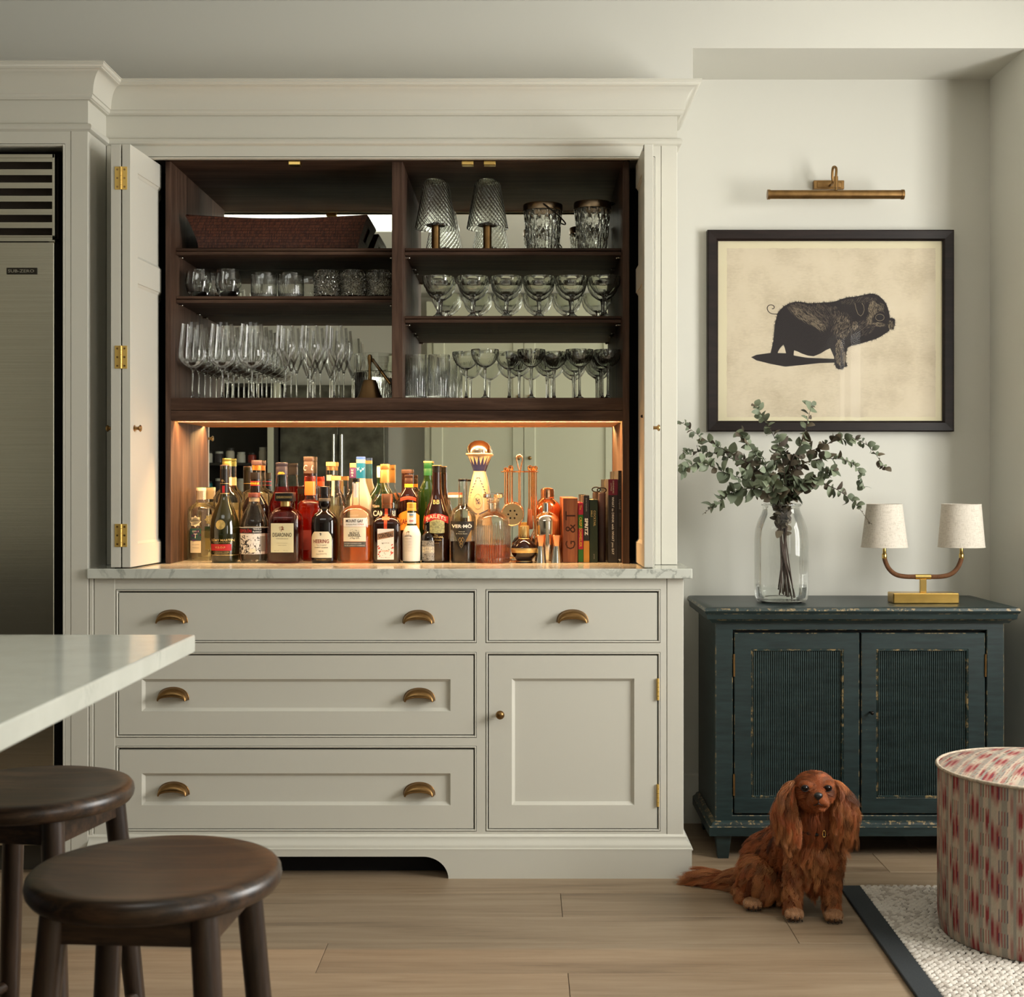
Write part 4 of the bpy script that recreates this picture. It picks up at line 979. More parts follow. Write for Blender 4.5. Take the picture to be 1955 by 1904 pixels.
fbx = b.surf(.0010); q = []
for xx, yy in ((723.5, 1030), (754.2, 1024), (754.2, 1012.5), (723.5, 1018.5)): x_, z_ = b.x+(xx-b.px)*b.s, WT+b.z(yy); q.append((x_, fbx(x_, z_), z_))
MB().add(q, [(0, 1, 2, 3)]).build('label_banner', M('banner_tan', (.36, .19, .10), .6), l)
b.text('LIQUEUR', 738.5, 1036, 15, 2, TEXTG, parent=l); b.text('LE FLACON', 738.5, 1050.8, 13, 2.6, ORG, .01, parent=l); b.text('70 cl  40% vol', 738, 1063.5, 17, 1.5, TEXTG, parent=l)
b.scribble(724.5, 730, 1034, 1061, M('print_red', (.55, .06, .03), .6), 10, 2.6, 4, parent=l, seed=12); b.scribble(747.5, 753.5, 1032, 1061, M('print_red', (.55, .06, .03), .6), 10, 2.6, 4, parent=l, seed=13); b.scribble(725, 752, 1029.5, 1061, M('print_leaf', (.05, .10, .03), .6), 12, 1.4, 4, parent=l, seed=14)

b = Bottle('bitters_bottle', 'small bitters bottle wrapped in white paper with yellow cap', 785.8, 4.312, [(8.2, 975), (8.4, 1001), (10, 1004.5), (14.5, 1012), (17, 1019), (17.3, 1024), (16.8, 1071), (16.6, 1071.5), (16.3, 1074.5)], GREEN2, 2)
b.cap([(8.2, 960), (8.8, 960.8), (8.8, 971.5), (9.3, 972), (9.3, 975.5)], M('cap_yellow', (.62, .36, .05), .45)); b.band(979, 1000, PAPERW, .0004, 'neck_label'); b.band(1003.5, 1071, M('wrap_paper', (.74, .71, .66), .6), .0006, 'paper_wrap')
for yy, c_ in ((983, BLUE), (986, YEL), (994.5, M('stamp_red', (.6, .08, .1), .6))): b.text('oo', 786, yy, 8, 3.4, c_, .03)
b.text('ANGOSTURA', 780.5, 1023.5, 14, 3, INK, .006, 0, 1.2, .0012); b.text('aromatic bitters', 780.5, 1028, 13, 1.6, TEXTG, eps=.0012); b.scribble(777.5, 783, 1012, 1020, TEXTG, 14, .8, 4, eps=.0011, seed=9)
for i, yy in enumerate((1033, 1036, 1039, 1042, 1045, 1048, 1051)): b.text('by appointment since' if i % 2 else 'house of bitters', 780, yy, 14, 1.1, TEXTG, eps=.0012)

b = Bottle('dark_bitters_bottle', 'tiny dark bitters bottle with grey engraved label, in front of the cream liqueur', 819, 4.318, [(6.5, 996), (7.4, 997), (7.4, 1010), (6.5, 1011), (6.5, 1015), (10, 1018.5), (13.5, 1023), (14.6, 1029), (14.6, 1072), (13.6, 1075)], BLKG)
l = b.patch(805.6, 832.6, 1032, 1070, M('label_pewter', (.30, .29, .26), .5), nx=16); b.text("BITTER'S", 819, 1046, 23.5, 5.2, PAPERC, .02, parent=l); b.text('BITTERS', 819, 1052, 24, 5.4, PAPERC, .02, parent=l); b.scribble(806, 832, 1032.5, 1042, INK, 50, .8, 4, parent=l, seed=21); b.scribble(806, 832, 1057, 1069.5, INK, 45, .8, 4, parent=l, seed=22)

b = Bottle('cream_liqueur_bottle', 'tall dark cream-liqueur bottle with red banner and landscape label', 834, 4.345, [(8.4, 890), (8.7, 912), (8.9, 932), (10.5, 944), (14.5, 958), (20, 972), (24.5, 984), (26.2, 996), (26.3, 1006), (26, 1069), (24.5, 1073)], BRNG)
b.cap([(8.6, 888.8), (8.9, 889.3), (8.9, 891), (8.6, 891.3), (8.6, 902)], NEARB); b.cap([(8.7, 888.4), (8.9, 889.2)], GOLDP, 'cap_ring')
l = b.patch(811.5, 856.5, 984, 997, REDP, shape=lambda u, v, xx, py: (xx, py-6*(1-(2*u-1)**2)+2.5), nx=18); b.text('BAILEYS', 834, 991.3, 38, 7.2, PAPERC, .008, 0, 6, parent=l)
b.patch(822, 850, 996, 1016.5, M('label_meadow', (.34, .34, .16), .6, grain=.5, gs=160), .0006, 'landscape', shape=lambda u, v, xx, py: (xx, py-3*(1-(2*u-1)**2)*(v-.2)*2), nx=12)
b.text('The', 834, 1020.5, 7, 3, GOLDP); b.text('ORIGINAL', 834, 1024.6, 28, 3.6, GOLDP, .006); b.text('Irish Cream', 834, 1030, 20, 2.6, GOLDP); b.text('LIQUEUR', 834, 1036, 12, 1.5, GOLDP); b.text('BB', 834, 958.3, 12, 8, GOLDP, .01)

b = Bottle('vermouth_bottle', 'clear flask-necked bottle, half full of dark drink, with black triangular label', 883.6, 4.322, [(8.3, 918), (8.4, 962), (10, 966), (17, 971), (22.5, 978), (24.8, 987), (25.1, 995), (25.1, 1068), (23.5, 1074.5)], CLEAR, level=1033.5, liq=DRED)
b.cap([(8.3, 914.8), (8.7, 915.3), (8.7, 919.2)], NEARB)
l = b.patch(860.6, 905.6, 995, 1011.5, M('label_soot', (.02, .018, .014), .55), nx=18); b.text('VER·MÒ', 882.5, 1003.4, 38.5, 8.2, INKW, .03, parent=l)
mb = MB(); f = b.surf(.0005); P = []
for j in range(9):
    v = j/8; hw = 17.2*(1-v)
    for i in range(9): P.append((883-1.5*v-hw+2*hw*i/8, 1011.5+38*v))
vs = [(b.x+(p[0]-b.px)*b.s, 0, WT+b.z(p[1])) for p in P]; vs = [(x, f(x, z), z) for x, _, z in vs]
mb.add(vs, [(j*9+i, j*9+i+1, (j+1)*9+i+1, (j+1)*9+i) for j in range(8) for i in range(8)]).build('triangle_label', M('label_soot', (.02, .018, .014), .55), b.t)
b.text('Vermouth', 882.5, 1014.3, 12, 2, PAPERC); b.text('& Tonka Beans', 882.5, 1018.3, 21, 2, PAPERC)
mb = MB()
for dx, dy in ((-2.4, 0), (2.4, 0), (0, 5), (0, 10)):
    q = [(882+dx+a_*3.2, 1030+dy+b_*4.6) for a_, b_ in ((0, -1), (1, 0), (0, 1), (-1, 0), (0, -1))]
    pts = [(b.x+(p[0]-b.px)*b.s, WT+b.z(p[1])) for p in q]; mb.tube([(x, b.surf(.001)(x, z), z) for x, z in pts], .0004, 4)
mb.build('label_emblem', GOLDP, b.t)

# decanter
b = Bottle('whisky_decanter', 'ribbed glass decanter with flat stopper holding a little whisky', 941.2, 4.322, [(9.8, 955.5), (12.5, 957), (9, 960), (8.6, 973), (11, 977), (20, 981), (28, 987), (31, 994), (31.2, 1004), (31.2, 1070), (29.5, 1074.5)], CLEAR, n=120, cat='decanter', level=1039.5, liq=WHISKY, part='glass_body')
mb = MB()
for i in range(44):
    a = 2*PI*i/44; r_ = 31.2*b.s; x_, y_ = b.x+r_*math.cos(a), b.Y+r_*math.sin(a); mb.cyl((x_, y_, WT+.003), (x_, y_, WT+b.z(1003)), .0015, n=6)
rb = mb.build('ribs', SOLIDG, b.t, smooth=60); rb['kind'] = 'stuff'
MB().lathe((b.x, b.Y, WT), [(7.5*b.s, b.z(972)), (8*b.s, b.z(956)), (9*b.s, b.z(952)), (18.2*b.s, b.z(950.5)), (18.8*b.s, b.z(949.5)), (18.8*b.s, b.z(944)), (18*b.s, b.z(943))], 36).build('stopper', CRYST, b.t, smooth=35)
MB().lathe((b.x, b.Y, WT), [(30.2*b.s, .0), (31*b.s, .002), (31*b.s, b.z(1064.5)), (.001, b.z(1064))], 60, caps=(True, False)).build('thick_base', CRYST, b.t, smooth=35)

# ceramic tequila decanter
b = Bottle('ceramic_tequila_bottle', 'tall white ceramic bottle with black zigzag neck and domed metal stopper', 914.5, 4.425, [(25.5, 865.5), (25.8, 867.5), (24, 869.5), (21.5, 871), (18.5, 878), (13.5, 890), (10.6, 899), (10.8, 903), (13.5, 912), (17.5, 930), (20.5, 950), (21.8, 968), (21.5, 985), (24, 1010), (28, 1040), (29, 1060), (27, 1070)], CERAM, n=56)
b.cap([(.5, 841), (9, 842), (17, 846.5), (21.5, 852.5), (23.5, 860), (23.8, 865.6)], M('dome_metal', (.80, .66, .50), .14, 1.0), 'dome_stopper', 40)
vs = []; fs = []; nz = 9; nT = 84
for j in range(nz):
    for i in range(nT+1):
        a = 2*PI*i/nT; ph = (a*14/(2*PI)) % 1; zig = abs(ph*2-1)
        yt = 871.5+17*zig; yy = 899.5+(yt-899.5)*j/(nz-1); r_ = b.rad(b.z(yy))+.0006
        vs.append((b.x+r_*math.cos(a), b.Y+r_*math.sin(a), WT+b.z(yy)))
k_ = nT+1; MB().add(vs, [(j*k_+i, j*k_+i+1, (j+1)*k_+i+1, (j+1)*k_+i) for j in range(nz-1) for i in range(nT)]).build('painted_zigzag', NAVY, b.t, smooth=60)
mb = MB(); f = b.surf(.0006)
def leafdot(cx, cy, a, l, w):
    q = []
    for u, v in ((-1, 0), (0, -.45), (1, 0), (0, .45)):
        xx = cx+(u*math.cos(a)*l-v*math.sin(a)*l*w); yy = cy+(u*math.sin(a)*l+v*math.cos(a)*l*w); x_, z_ = b.x+(xx-b.px)*b.s, WT+b.z(yy); q.append((x_, f(x_, z_), z_))
    mb.add(q, [(0, 1, 2, 3)])
for sgn in (-1, 1):
    for i in range(13):
        u = i/12; cx = 913.5+sgn*(2+17.5*math.sin(u*1.75)); cy = 913+u*66; leafdot(cx, cy, sgn*(1.2-u*.6)*(1 if i % 2 else .4), 2.7, .95)
    for i in range(8): u = i/7; leafdot(913.5+sgn*(18-u*15), 974+u*7, sgn*.5*(1 if i % 2 else -1), 2.3, .9)
mb.build('painted_garland', NAVY, b.t)
pts = [(b.x+(913+8*math.cos(t)-b.px)*b.s, WT+b.z(957+14*math.sin(t))) for t in [2*PI*i/30 for i in range(31)]]
MB().tube([(x, b.surf(.0002)(x, z), z) for x, z in pts], .0007, 6).build('medallion', CERAM, b.t, smooth=60)
b.scribble(908.5, 918, 950, 962, NAVY, 26, .9, 4, seed=31)

# chambord style squat bottle
b = Bottle('raspberry_liqueur_bottle', 'squat round dark liqueur bottle with broad gold band', 1000.5, 4.318, [(9.5, 1005), (9.7, 1024), (8.5, 1027), (13, 1031), (20, 1037), (24, 1044), (24.8, 1050), (23.5, 1058), (18.5, 1066), (14.5, 1069.5), (17, 1074.8)], BRNG)
b.cap([(9.3, 1004), (10, 1005), (10, 1025)], M('gold_clear_cap', (.55, .40, .16), .25, .7), n=12); b.band(1046, 1055, GOLDP, .0006, 'gold_band'); b.band(1027, 1028.5, GOLDP, .0006, 'gold_line'); b.band(1070.5, 1072, GOLDP, .0006, 'gold_line')

# ---------------- second row
def plain(name, label, px, Y, prof, mat, caps=(), liq=None, level=None, ex=2.0, flat=.60):
    b = Bottle(name, label, px, Y, prof, mat, ex, flat, 36, level, liq)
    for pr_, m_ in caps: b.cap(pr_, m_, 'cap')
    return b
b = plain('mezcal_bottle', 'clear shouldered bottle with gilt ringed cap behind the dark green bottle', 433.5, 4.468, [(8.8, 890), (9, 926), (11, 931), (20, 940), (26, 950), (27, 960), (27, 1064), (25, 1070.3)], CLEAR, [([(8.6, 875.3), (9.2, 876), (9.2, 879), (8.8, 879.5), (8.8, 882), (9.2, 882.5), (9.2, 890)], M('cap_gilt_green', (.20, .19, .06), .35, .8))], PALE, 960)
b.band(911.5, 927, M('label_peach', (.72, .55, .36), .6), .0004, 'neck_label'); b.patch(418, 450, 975, 1030, KRAFT)
b = plain('corked_bottle', 'clear bottle with dark-topped amber cork behind the tequila', 490, 4.468, [(9.2, 888), (9.3, 930), (13, 934), (22, 938), (26, 944), (26, 952), (26, 1064), (25, 1069.7)], CLEAR, [([(9.6, 879), (10, 879.6), (10, 887.5), (9.6, 888)], M('cap_plum', (.06, .035, .04), .4))], PALE, 940)
b.cap([(8.2, 888.3), (8.2, 898)], M('cork_amber', (.55, .23, .03), .6), 'cork'); b.patch(470, 510, 960, 1030, PAPERW)
b = plain('coffee_liqueur_bottle', 'round dark bottle with black neck and yellow lettering behind the tequila', 487.5, 4.405, [(9, 904), (9.3, 939), (11, 944), (19, 955), (24.5, 967), (24.5, 978), (24.5, 1068), (24.5, 1072)], BLKG, [([(9.2, 902), (9.5, 903), (9.5, 915)], NEARB)])
b.band(919, 920, REDP, .0006, 'red_line'); b.text('PATRON XO CAFE', 487, 923.3, 17, 4.4, YEL, .02); b.band(926.3, 927.2, REDP, .0006, 'red_line')
b = plain('red_aperitif_bottle', 'clear-necked bottle of red aperitif with black cap', 538, 4.405, [(10, 892), (10.5, 905), (11.5, 920), (14, 936), (20, 950), (25, 962), (25, 972), (25, 1066), (25, 1072)], CLEAR, [([(11, 883.2), (11.6, 884), (11.6, 888), (10.8, 889), (10.8, 892), (11.4, 893), (11.4, 907)], M('cap_navy', (.015, .014, .025), .35))], DREDL, 929)
b.text('PASSOA', 537, 903.5, 19, 4.5, YEL, .02, eps=.0012)
b = plain('pink_gin_bottle', 'embossed bottle of orange-red gin with clear stopper, behind the square amber one', 592, 4.405, [(9, 920), (9.3, 950), (11, 954), (20, 958), (24.5, 963), (24.5, 970), (24.5, 1066), (23.5, 1070.7)], CLEAR, [([(10, 910.3), (10.4, 911), (10.4, 945.5)], M('capsule_orange', (.75, .13, .03), .3, 0, .5, .2))], REDL, 955)
b.cap([(10.6, 908.8), (10.6, 919)], thin_glass('stopper_pink', (1, .72, .62)), 'stopper'); b.patch(571, 613, 1012, 1050, M('label_dark_red', (.16, .02, .02), .6))
b = plain('brown_capsule_bottle', 'dark shouldered bottle with tall brown capsule and white script', 589.5, 4.468, [(9.5, 902), (9.5, 926), (12, 928), (20, 929), (20.5, 932), (20.5, 1064), (20.5, 1069.3)], BRNG, [([(9.3, 872), (9.8, 872.8), (9.8, 880), (9.2, 880.6), (9.2, 882), (9.6, 882.6), (9.6, 904)], M('capsule_brown', (.045, .028, .022), .45))], None, None, 4)
b.text('C', 583.5, 893, 6, 11, M('script_pink', (.75, .5, .42), .5), 0, -.3, eps=.0010); b.text('t', 597, 893, 4, 10, M('script_pink', (.75, .5, .42), .5), 0, -.3, eps=.0012); b.band(933, 943, NEARB, .0005, 'dark_label')
b = plain('wood_topped_bottle', 'slim clear bottle with round neck label and pale wooden stopper', 631.5, 4.468, [(8.8, 890), (8.8, 930), (14, 938), (20.5, 948), (20.5, 958), (20.5, 1064), (20.5, 1069.3)], CLEAR, [([(9, 882.2), (9.4, 883), (9.4, 890)], CORK), ([(6.5, 890), (6.5, 898)], CORK)], WATERY, 950)
b.patch(624, 634.5, 907, 918, GREY, .0005, 'round_label', 6, 6)
b = plain('flared_bottle', 'clear bottle with flaring neck, kraft strip and wooden stopper', 641.5, 4.405, [(8.6, 916), (9, 935), (12, 948), (17.5, 960), (22, 970), (22, 980), (22, 1065), (22, 1070.4)], CLEAR, [([(9.2, 909), (9.6, 909.8), (9.6, 917)], CORK)], PALE, 966)
b.patch(633.5, 639.5, 918, 947, KRAFT, .0005, 'neck_strip', 4, 5)
b = plain('purple_label_bottle', 'slim bottle with purple neck label and wooden stopper beside the blue cap', 674.5, 4.468, [(6.8, 892), (7, 930), (12, 940), (18, 950), (19, 960), (19, 1064), (17.5, 1069)], CLEAR, [([(6.4, 884.5), (6.8, 885.2), (6.8, 893)], CORK)], WATERY, 955)
b.band(893.3, 912.7, PURP, .0005, 'neck_label')
for i, ch in enumerate('UNA'): b.text(ch, 673, 898+i*5, 3.4, 3.4, PAPERC, .01, eps=.0011)
b = plain('vodka_bottle', 'frosted vodka bottle with blue capsule and white flying birds', 688.9, 4.405, [(8.7, 880), (8.9, 914), (10, 922), (15, 938), (21, 954), (21, 968), (21, 980), (21, 1066), (21, 1071.6)], FROST, [([(8.5, 872.2), (8.9, 873), (8.9, 877.8)], M('cap_blue', (.02, .07, .28), .4)), ([(8.9, 877.8), (8.9, 884)], M('cap_ivory', (.70, .50, .26), .45)), ([(8.9, 884), (9.1, 913.5)], M('capsule_blue', (.004, .10, .21), .4))])
for cx_, cy_, sz in ((684.5, 896, 6), (690, 899.5, 5), (694, 896, 5)):
    mb = MB(); f = b.surf(.0014)
    for q in (((-1, -.7), (0, .15), (.1, -.15)), ((1, -.9), (0, .15), (-.1, -.1)), ((-.6, .5), (.3, -.1), (.4, .25))):
        v3 = []
        for u, w_ in q: x_, z_ = b.x+(cx_+u*sz*.55-b.px)*b.s, WT+b.z(cy_+w_*sz*.8); v3.append((x_, b.Y-9.15*b.s*math.sqrt(max(0, 1-((x_-b.x)/(9.2*b.s))**2))-.0006, z_))
        mb.add(v3, [(0, 1, 2)])
    mb.build('bird_print', INKW, b.t)
b = plain('herbal_liqueur_bottle', 'dark green flask bottle standing behind the gold-capped aperitif', 727.5, 4.468, [(7.5, 892), (7.6, 920), (9, 926), (16, 936), (22, 946), (24, 956), (24, 1064), (22, 1069)], GREEN2, [([(7.7, 889.5), (8, 890), (8, 912)], PAPERC), ([(7.9, 889.2), (8.1, 891.5)], NEARB)], ex=3)
b = plain('bitter_aperitif_bottle', 'clear gold-capped bottle of red bitter with large white lettering', 735, 4.405, [(8.4, 905), (8.6, 932), (12, 940), (19, 949), (25, 958), (25.5, 966), (25.5, 974), (25.5, 1066), (25.5, 1071)], CLEAR, [([(8.9, 886.4), (9.3, 887), (9.3, 895.5), (8.8, 896), (8.8, 898), (9.3, 898.5), (9.3, 922)], M('cap_gold_matt', (.46, .25, .09), .42, .75))], DRED, 972)
b.text('Milano', 719, 966, 14, 6, M('script_cream', (.6, .5, .36), .5), 0, .1); l = b.patch(709.5, 760.5, 971, 989, NEARB, nx=16); b.text('CAMPARI', 734.5, 980, 42, 10.5, INKW, .012, parent=l); b.patch(710, 760, 1000, 1036, GREY)
b = plain('dark_rum_bottle', 'tall brown bottle neck showing behind the coffee liqueur', 776.5, 4.468, [(9.5, 900), (9.8, 940), (13, 948), (20, 960), (20.5, 970), (20.5, 1064), (20, 1069.3)], BRNG, [([(9.8, 896.6), (10.2, 897.3), (10.2, 903), (9.6, 904)], M('cap_brown', (.06, .03, .02), .45))])
b = plain('coffee_rum_bottle', 'dark coffee liqueur bottle with yellow ring and orange arched label', 780.5, 4.405, [(7.6, 912), (7.8, 930), (9.5, 934), (15, 941), (19, 950), (19, 958), (19, 1067), (19, 1072)], BRNG, [([(7.9, 906.8), (8.3, 907.5), (8.3, 911), (7.8, 911.6), (7.8, 914), (8.3, 914.6), (8.3, 923.5)], M('cap_choc', (.035, .014, .01), .4))])
b.band(924, 930.7, M('ring_yellow', (.72, .34, .03), .5), .0008, 'yellow_ring')
b.patch(765, 795, 951, 957.5, M('label_rust', (.5, .06, .03), .5), shape=lambda u, v, xx, py: (xx, py-3.5*(1-(2*u-1)**2)), name='shoulder_label'); l = b.patch(760.5, 800.5, 975, 1012, M('label_orange', (.72, .27, .03), .55), shape=lambda u, v, xx, py: (xx, py+9*(2*u-1)**2*v), nx=16); b.text('KAHLUA', 780, 998, 34, 10, M('ink_maroon2', (.14, .01, .008), .6), .02, 0, 3, parent=l)
b = plain('irish_whiskey_bottle', 'green glass bottle with green screw cap behind the cream liqueur', 817, 4.468, [(7.8, 905), (8, 914), (9.5, 920), (14.5, 930), (19, 942), (19.5, 956), (19.5, 970), (19.5, 1066), (19.5, 1070.6)], GREEN2, [([(7.9, 881.6), (8.2, 882), (8.2, 893), (7.8, 893.6), (7.8, 895.5), (8.1, 896), (8.1, 908)], M('cap_green', (.006, .07, .022), .4)), ([(8.5, 880.6), (8.8, 881.2), (8.8, 883), (8.4, 883.4)], M('cap_straw', (.5, .33, .12), .45))])
b = plain('preserve_jar', 'small jar with red and white lid half hidden behind the vermouth', 868, 4.465, [(12.2, 948), (13, 952), (13.3, 956), (13.3, 1064), (12, 1069)], CLEAR, [([(12.5, 941), (12.9, 941.5), (12.9, 945)], M('lid_red', (.50, .09, .05), .5)), ([(12.9, 945), (12.9, 950)], PAPERW)], PALE, 975)
b.t['category'] = 'jar'

# ---------------- shakers, jiggers, bar tools
def bar_piece(name, label, cat, px, Y, parts, group=None):
    s = Y/F; x = X(px, Y); bp = CY+(CAMZ-WT)*F/Y; t = thing(name, label, cat, (x, Y, WT), group)
    for nm, pr_, m_ in parts: MB().lathe((x, Y, WT), [(max(.0003, hw*s), max(0, (bp-py)*s)) for hw, py in reversed(pr_)], 40).build(nm, m_, t, smooth=35)
    return t
bar_piece('cocktail_shaker', 'large copper cocktail shaker behind the steel one', 'shaker', 1045.5, 4.45, [('cap', [(.5, 931), (8.5, 931.6), (11.8, 934), (12.5, 938), (12.3, 951.5)], COPPER), ('strainer_top', [(12.6, 951), (13, 953), (19, 958), (24, 966), (26, 972), (26, 974)], COPPER), ('cup', [(25, 973), (25.2, 976), (24, 1040), (21.5, 1071)], COPPER)])
bar_piece('cocktail_shaker', 'polished steel cocktail shaker behind the two jiggers', 'shaker', 1043.5, 4.357, [('cap', [(.5, 958.5), (6.5, 959), (8, 960.5), (8.3, 963), (8.3, 977)], STEEL), ('strainer_top', [(8.6, 976.5), (9.5, 978.5), (15, 981), (21, 986.5), (23.8, 993.5), (24, 995)], M('warm_steel', (.80, .66, .52), .1, 1.0)), ('cup', [(23.4, 994.6), (23.6, 997), (22.5, 1040), (19.5, 1072.5)], M('warm_steel', (.80, .66, .52), .1, 1.0))])
JP = [('large_cone', [(6.6, 1042.5), (7.3, 1046), (9, 1060), (10.8, 1075.6)], STEEL), ('small_cup', [(9.4, 1021.6), (9.7, 1022), (6.5, 1042), (6.3, 1043)], COPPER)]
bar_piece('jigger', 'two-ended copper and steel jigger beside the gold-banded bottle', 'jigger', 1032, 4.302, JP, 'jiggers')
bar_piece('jigger', 'two-ended copper and steel jigger beside the wooden block', 'jigger', 1062.5, 4.302, JP, 'jiggers')

ts = thing('bar_tool_stand', 'rose gold bar tool stand with looped handle and hanging tools', 'tool stand', (X(992, 4.40), 4.40, WT)); s = 4.40/F; cx, cy = X(992, 4.40), 4.40
zz = lambda py: Z(py, 4.40)
MB().lathe((cx, cy, WT), [(24*s, 0), (24*s, .004), (4*s, .008), (2.4*s, .012), (2.4*s, zz(900)-WT)], 32).build('post_and_base', GOLD, ts, smooth=40)
MB().lathe((cx, cy, 0), [(36*s, zz(901.5)), (37*s, zz(900.6)), (36*s, zz(899.8))], 40).build('top_disc', GOLD, ts, smooth=40)
MB().tube([(cx+q*s, cy, zz(p)) for q, p in ((-1, 899), (-3.5, 888), (-6, 878), (-5, 870.5), (0, 868), (4.8, 871), (5.6, 878), (3, 888), (1, 899))], .0021, 8).build('loop_handle', GOLD, ts, smooth=60)
for q, dy, pa, pb, nm in ((-26, -.012, 897, 962, 'hanging_spoon'), (-17, -.028, 893, 968, 'hanging_strainer'), (20, -.026, 893, 975, 'hanging_muddler'), (30, -.006, 894, 1000, 'hanging_tongs'), (26, .02, 894, 985, 'hanging_knife')):
    x_ = cx+q*s; y_ = cy+dy
    tl = MB().cyl((x_, y_, zz(pb)), (x_, y_, zz(pa)), 3.0*s, n=12).lathe((x_, y_, 0), [(3*s, zz(pa+4)), (4.6*s, zz(pa+2)), (4.6*s, zz(pa-2)), (2*s, zz(pa-4))], 14).build(nm, GOLD, ts, smooth=40)
    if nm == 'hanging_strainer':
        c_ = (cx-13.5*s, cy-.034, zz(982)); v_ = []
        MB().lathe((0, 0, 0), [(20*s, -.0008), (20*s, .0008)], 40).build('strainer_plate', GOLD, tl)
        o_ = bpy.data.objects['strainer_plate']; o_.rotation_euler = (PI/2, 0, 0); o_.location = Vector(c_)-worg(tl)
        for i in range(len(o_.data.vertices)): o_.data.vertices[i].co += worg(tl)
        MB().tube([(c_[0]+21*s*math.cos(2*PI*i/60), c_[1]-.002+.0015*math.sin(i*8), c_[2]+21*s*math.sin(2*PI*i/60)) for i in range(60)], .0016, 8, closed=True).build('coil_spring', GOLD, tl, smooth=60)
        hm = MB()
        for i in range(6): hm.cyl((c_[0]+8*s*math.cos(i*PI/3), c_[1]-.0010, c_[2]+8*s*math.sin(i*PI/3)), (c_[0]+8*s*math.cos(i*PI/3), c_[1]-.0016, c_[2]+8*s*math.sin(i*PI/3)), 1.8*s, n=10)
        hm.build('holes', DARKM, tl)
    if nm == 'hanging_muddler': MB().lathe((x_, y_, 0), [(5.2*s, zz(1010)), (5.8*s, zz(1006)), (4*s, zz(974)), (3*s, zz(972))], 18).build('muddler_head', M('muddler_wood', (.16, .05, .025), .45), tl, smooth=40)
    if nm == 'hanging_tongs': MB().tube([(x_+q_*s, y_-.001, zz(p_)) for q_, p_ in ((0, 996), (2, 1005), (-1, 1016), (-6, 1026), (-8, 1034))], .0016, 8).build('tong_arm', GOLD, tl, smooth=60)
    if nm == 'hanging_spoon': MB().ball((x_+2*s, y_, zz(972)), (6*s, .003, 12*s), 14, 10).build('spoon_bowl', GOLD, tl, smooth=60)

# ---------------- books
def book(label, x0, x1, ytop, mat, Y=4.305, depth=.165, texts=(), bands=(), name='book', cat='book', ms=M('book_pages', (.62, .56, .44), .8), cover_back=True):
    a, b_ = X(x0, Y), X(x1, Y); zt_ = Z(ytop, Y); t = thing(name, label, cat, ((a+b_)/2, Y+depth/2, WT), 'books at the end of the worktop'); c = .0018
    MB().box(a+.0002, b_-.0002, Y, Y+c, WT+.0005, zt_).box(a+.0002, a+c, Y+c, Y+depth, WT+.0005, zt_).box(b_-c, b_-.0002, Y+c, Y+depth, WT+.0005, zt_).build('cover', mat, t, bevel=.0005)
    if cover_back: MB().box(a+c, b_-c, Y+c, Y+depth-.004, WT+.003, zt_-.003).build('pages', ms, t)
    for y0, y1, m_ in bands: MB().box(a+.0002, b_-.0002, Y-.0003, Y, Z(y1, Y), Z(y0, Y)).build('spine_panel', m_, t)
    for body, cx_, cy_, w_, h_, m_, bo in texts:
        lettering(MB(), body, (X(cx_, Y), Z(cy_, Y)), w_*Y/F, h_*Y/F, lambda x, z: Y-.0007, -PI/2, bo).build('spine_lettering', m_, t)
    return t
gtw = wood('block_cherrywood', (.14, .035, .014), (.25, .075, .028), (.36, .13, .05), 'Z', .45, 1.2)
gb = thing('wooden_block', 'carved cherrywood block standing beside the books', 'block', (X(1089, 4.3), 4.38, WT))
MB().box(X(1074.8, 4.3), X(1102.9, 4.3), 4.30, 4.47, WT+.0003, Z(951, 4.3)).build('block', gtw, gb, bevel=.0015)
for ch, py, w_, h_ in (('G', 1041, 16, 19), ('&', 1009, 17, 19), ('T', 985, 17, 19)):
    lettering(MB(), ch, (X(1089, 4.3), Z(py, 4.3)), w_*4.3/F, h_*4.3/F, lambda x, z: 4.2994, PI/2, 0).build('carved_letter', M('carved_shadow_wood', (.05, .012, .006), .7), gb)
CR, CG = ink('crimson', (.42, .015, .05)), ink('leaf_green', (.02, .14, .02))
book('slim red and green book beside the wooden block', 1104, 1113.6, 960.2, CR, texts=[('CRISP SOMMELIER', 1108.5, 1016, 57, 5, YEL, .01), ('The', 1108.5, 969, 9, 4, YEL, .01)], bands=[(983, 1009.5, CG), (1049, 1073.6, CG)])
book('black book with fat white lettering and ochre foot', 1114.2, 1125.3, 946, ink('book_black', (.02, .018, .02)), texts=[('SPRITZ', 1119.5, 1006, 33, 6.2, INKW, .04), ('BARTENDER', 1119.5, 964, 26, 2.6, GREY, 0)], bands=[(1033, 1074, ink('ochre', (.55, .26, .04)))])
book('dark green book with small gold lettering', 1126, 1141.3, 954.2, ink('book_green', (.012, .026, .012)), texts=[('COCKTAIL', 1135.2, 990, 30, 4, GOLDP, .004), ('BIBLE', 1129.6, 981, 12, 3, GOLDP, 0), ('press', 1134, 1063, 9, 2.6, GREY, 0)])
hf = thing('leather_flask', 'tall dark leather flask with looped metal top between the books', 'flask', (X(1149.5, 4.32), 4.34, WT))
MB().lathe((X(1149.5, 4.32), 4.34, WT), [(7.2*4.32/F, .0005), (7.6*4.32/F, .004), (7.6*4.32/F, Z(943, 4.32)-WT), (6.5*4.32/F, Z(941, 4.32)-WT)], 24, ex=3.5).build('body', M('oxblood_leather', (.022, .008, .008), .4), hf, smooth=35)
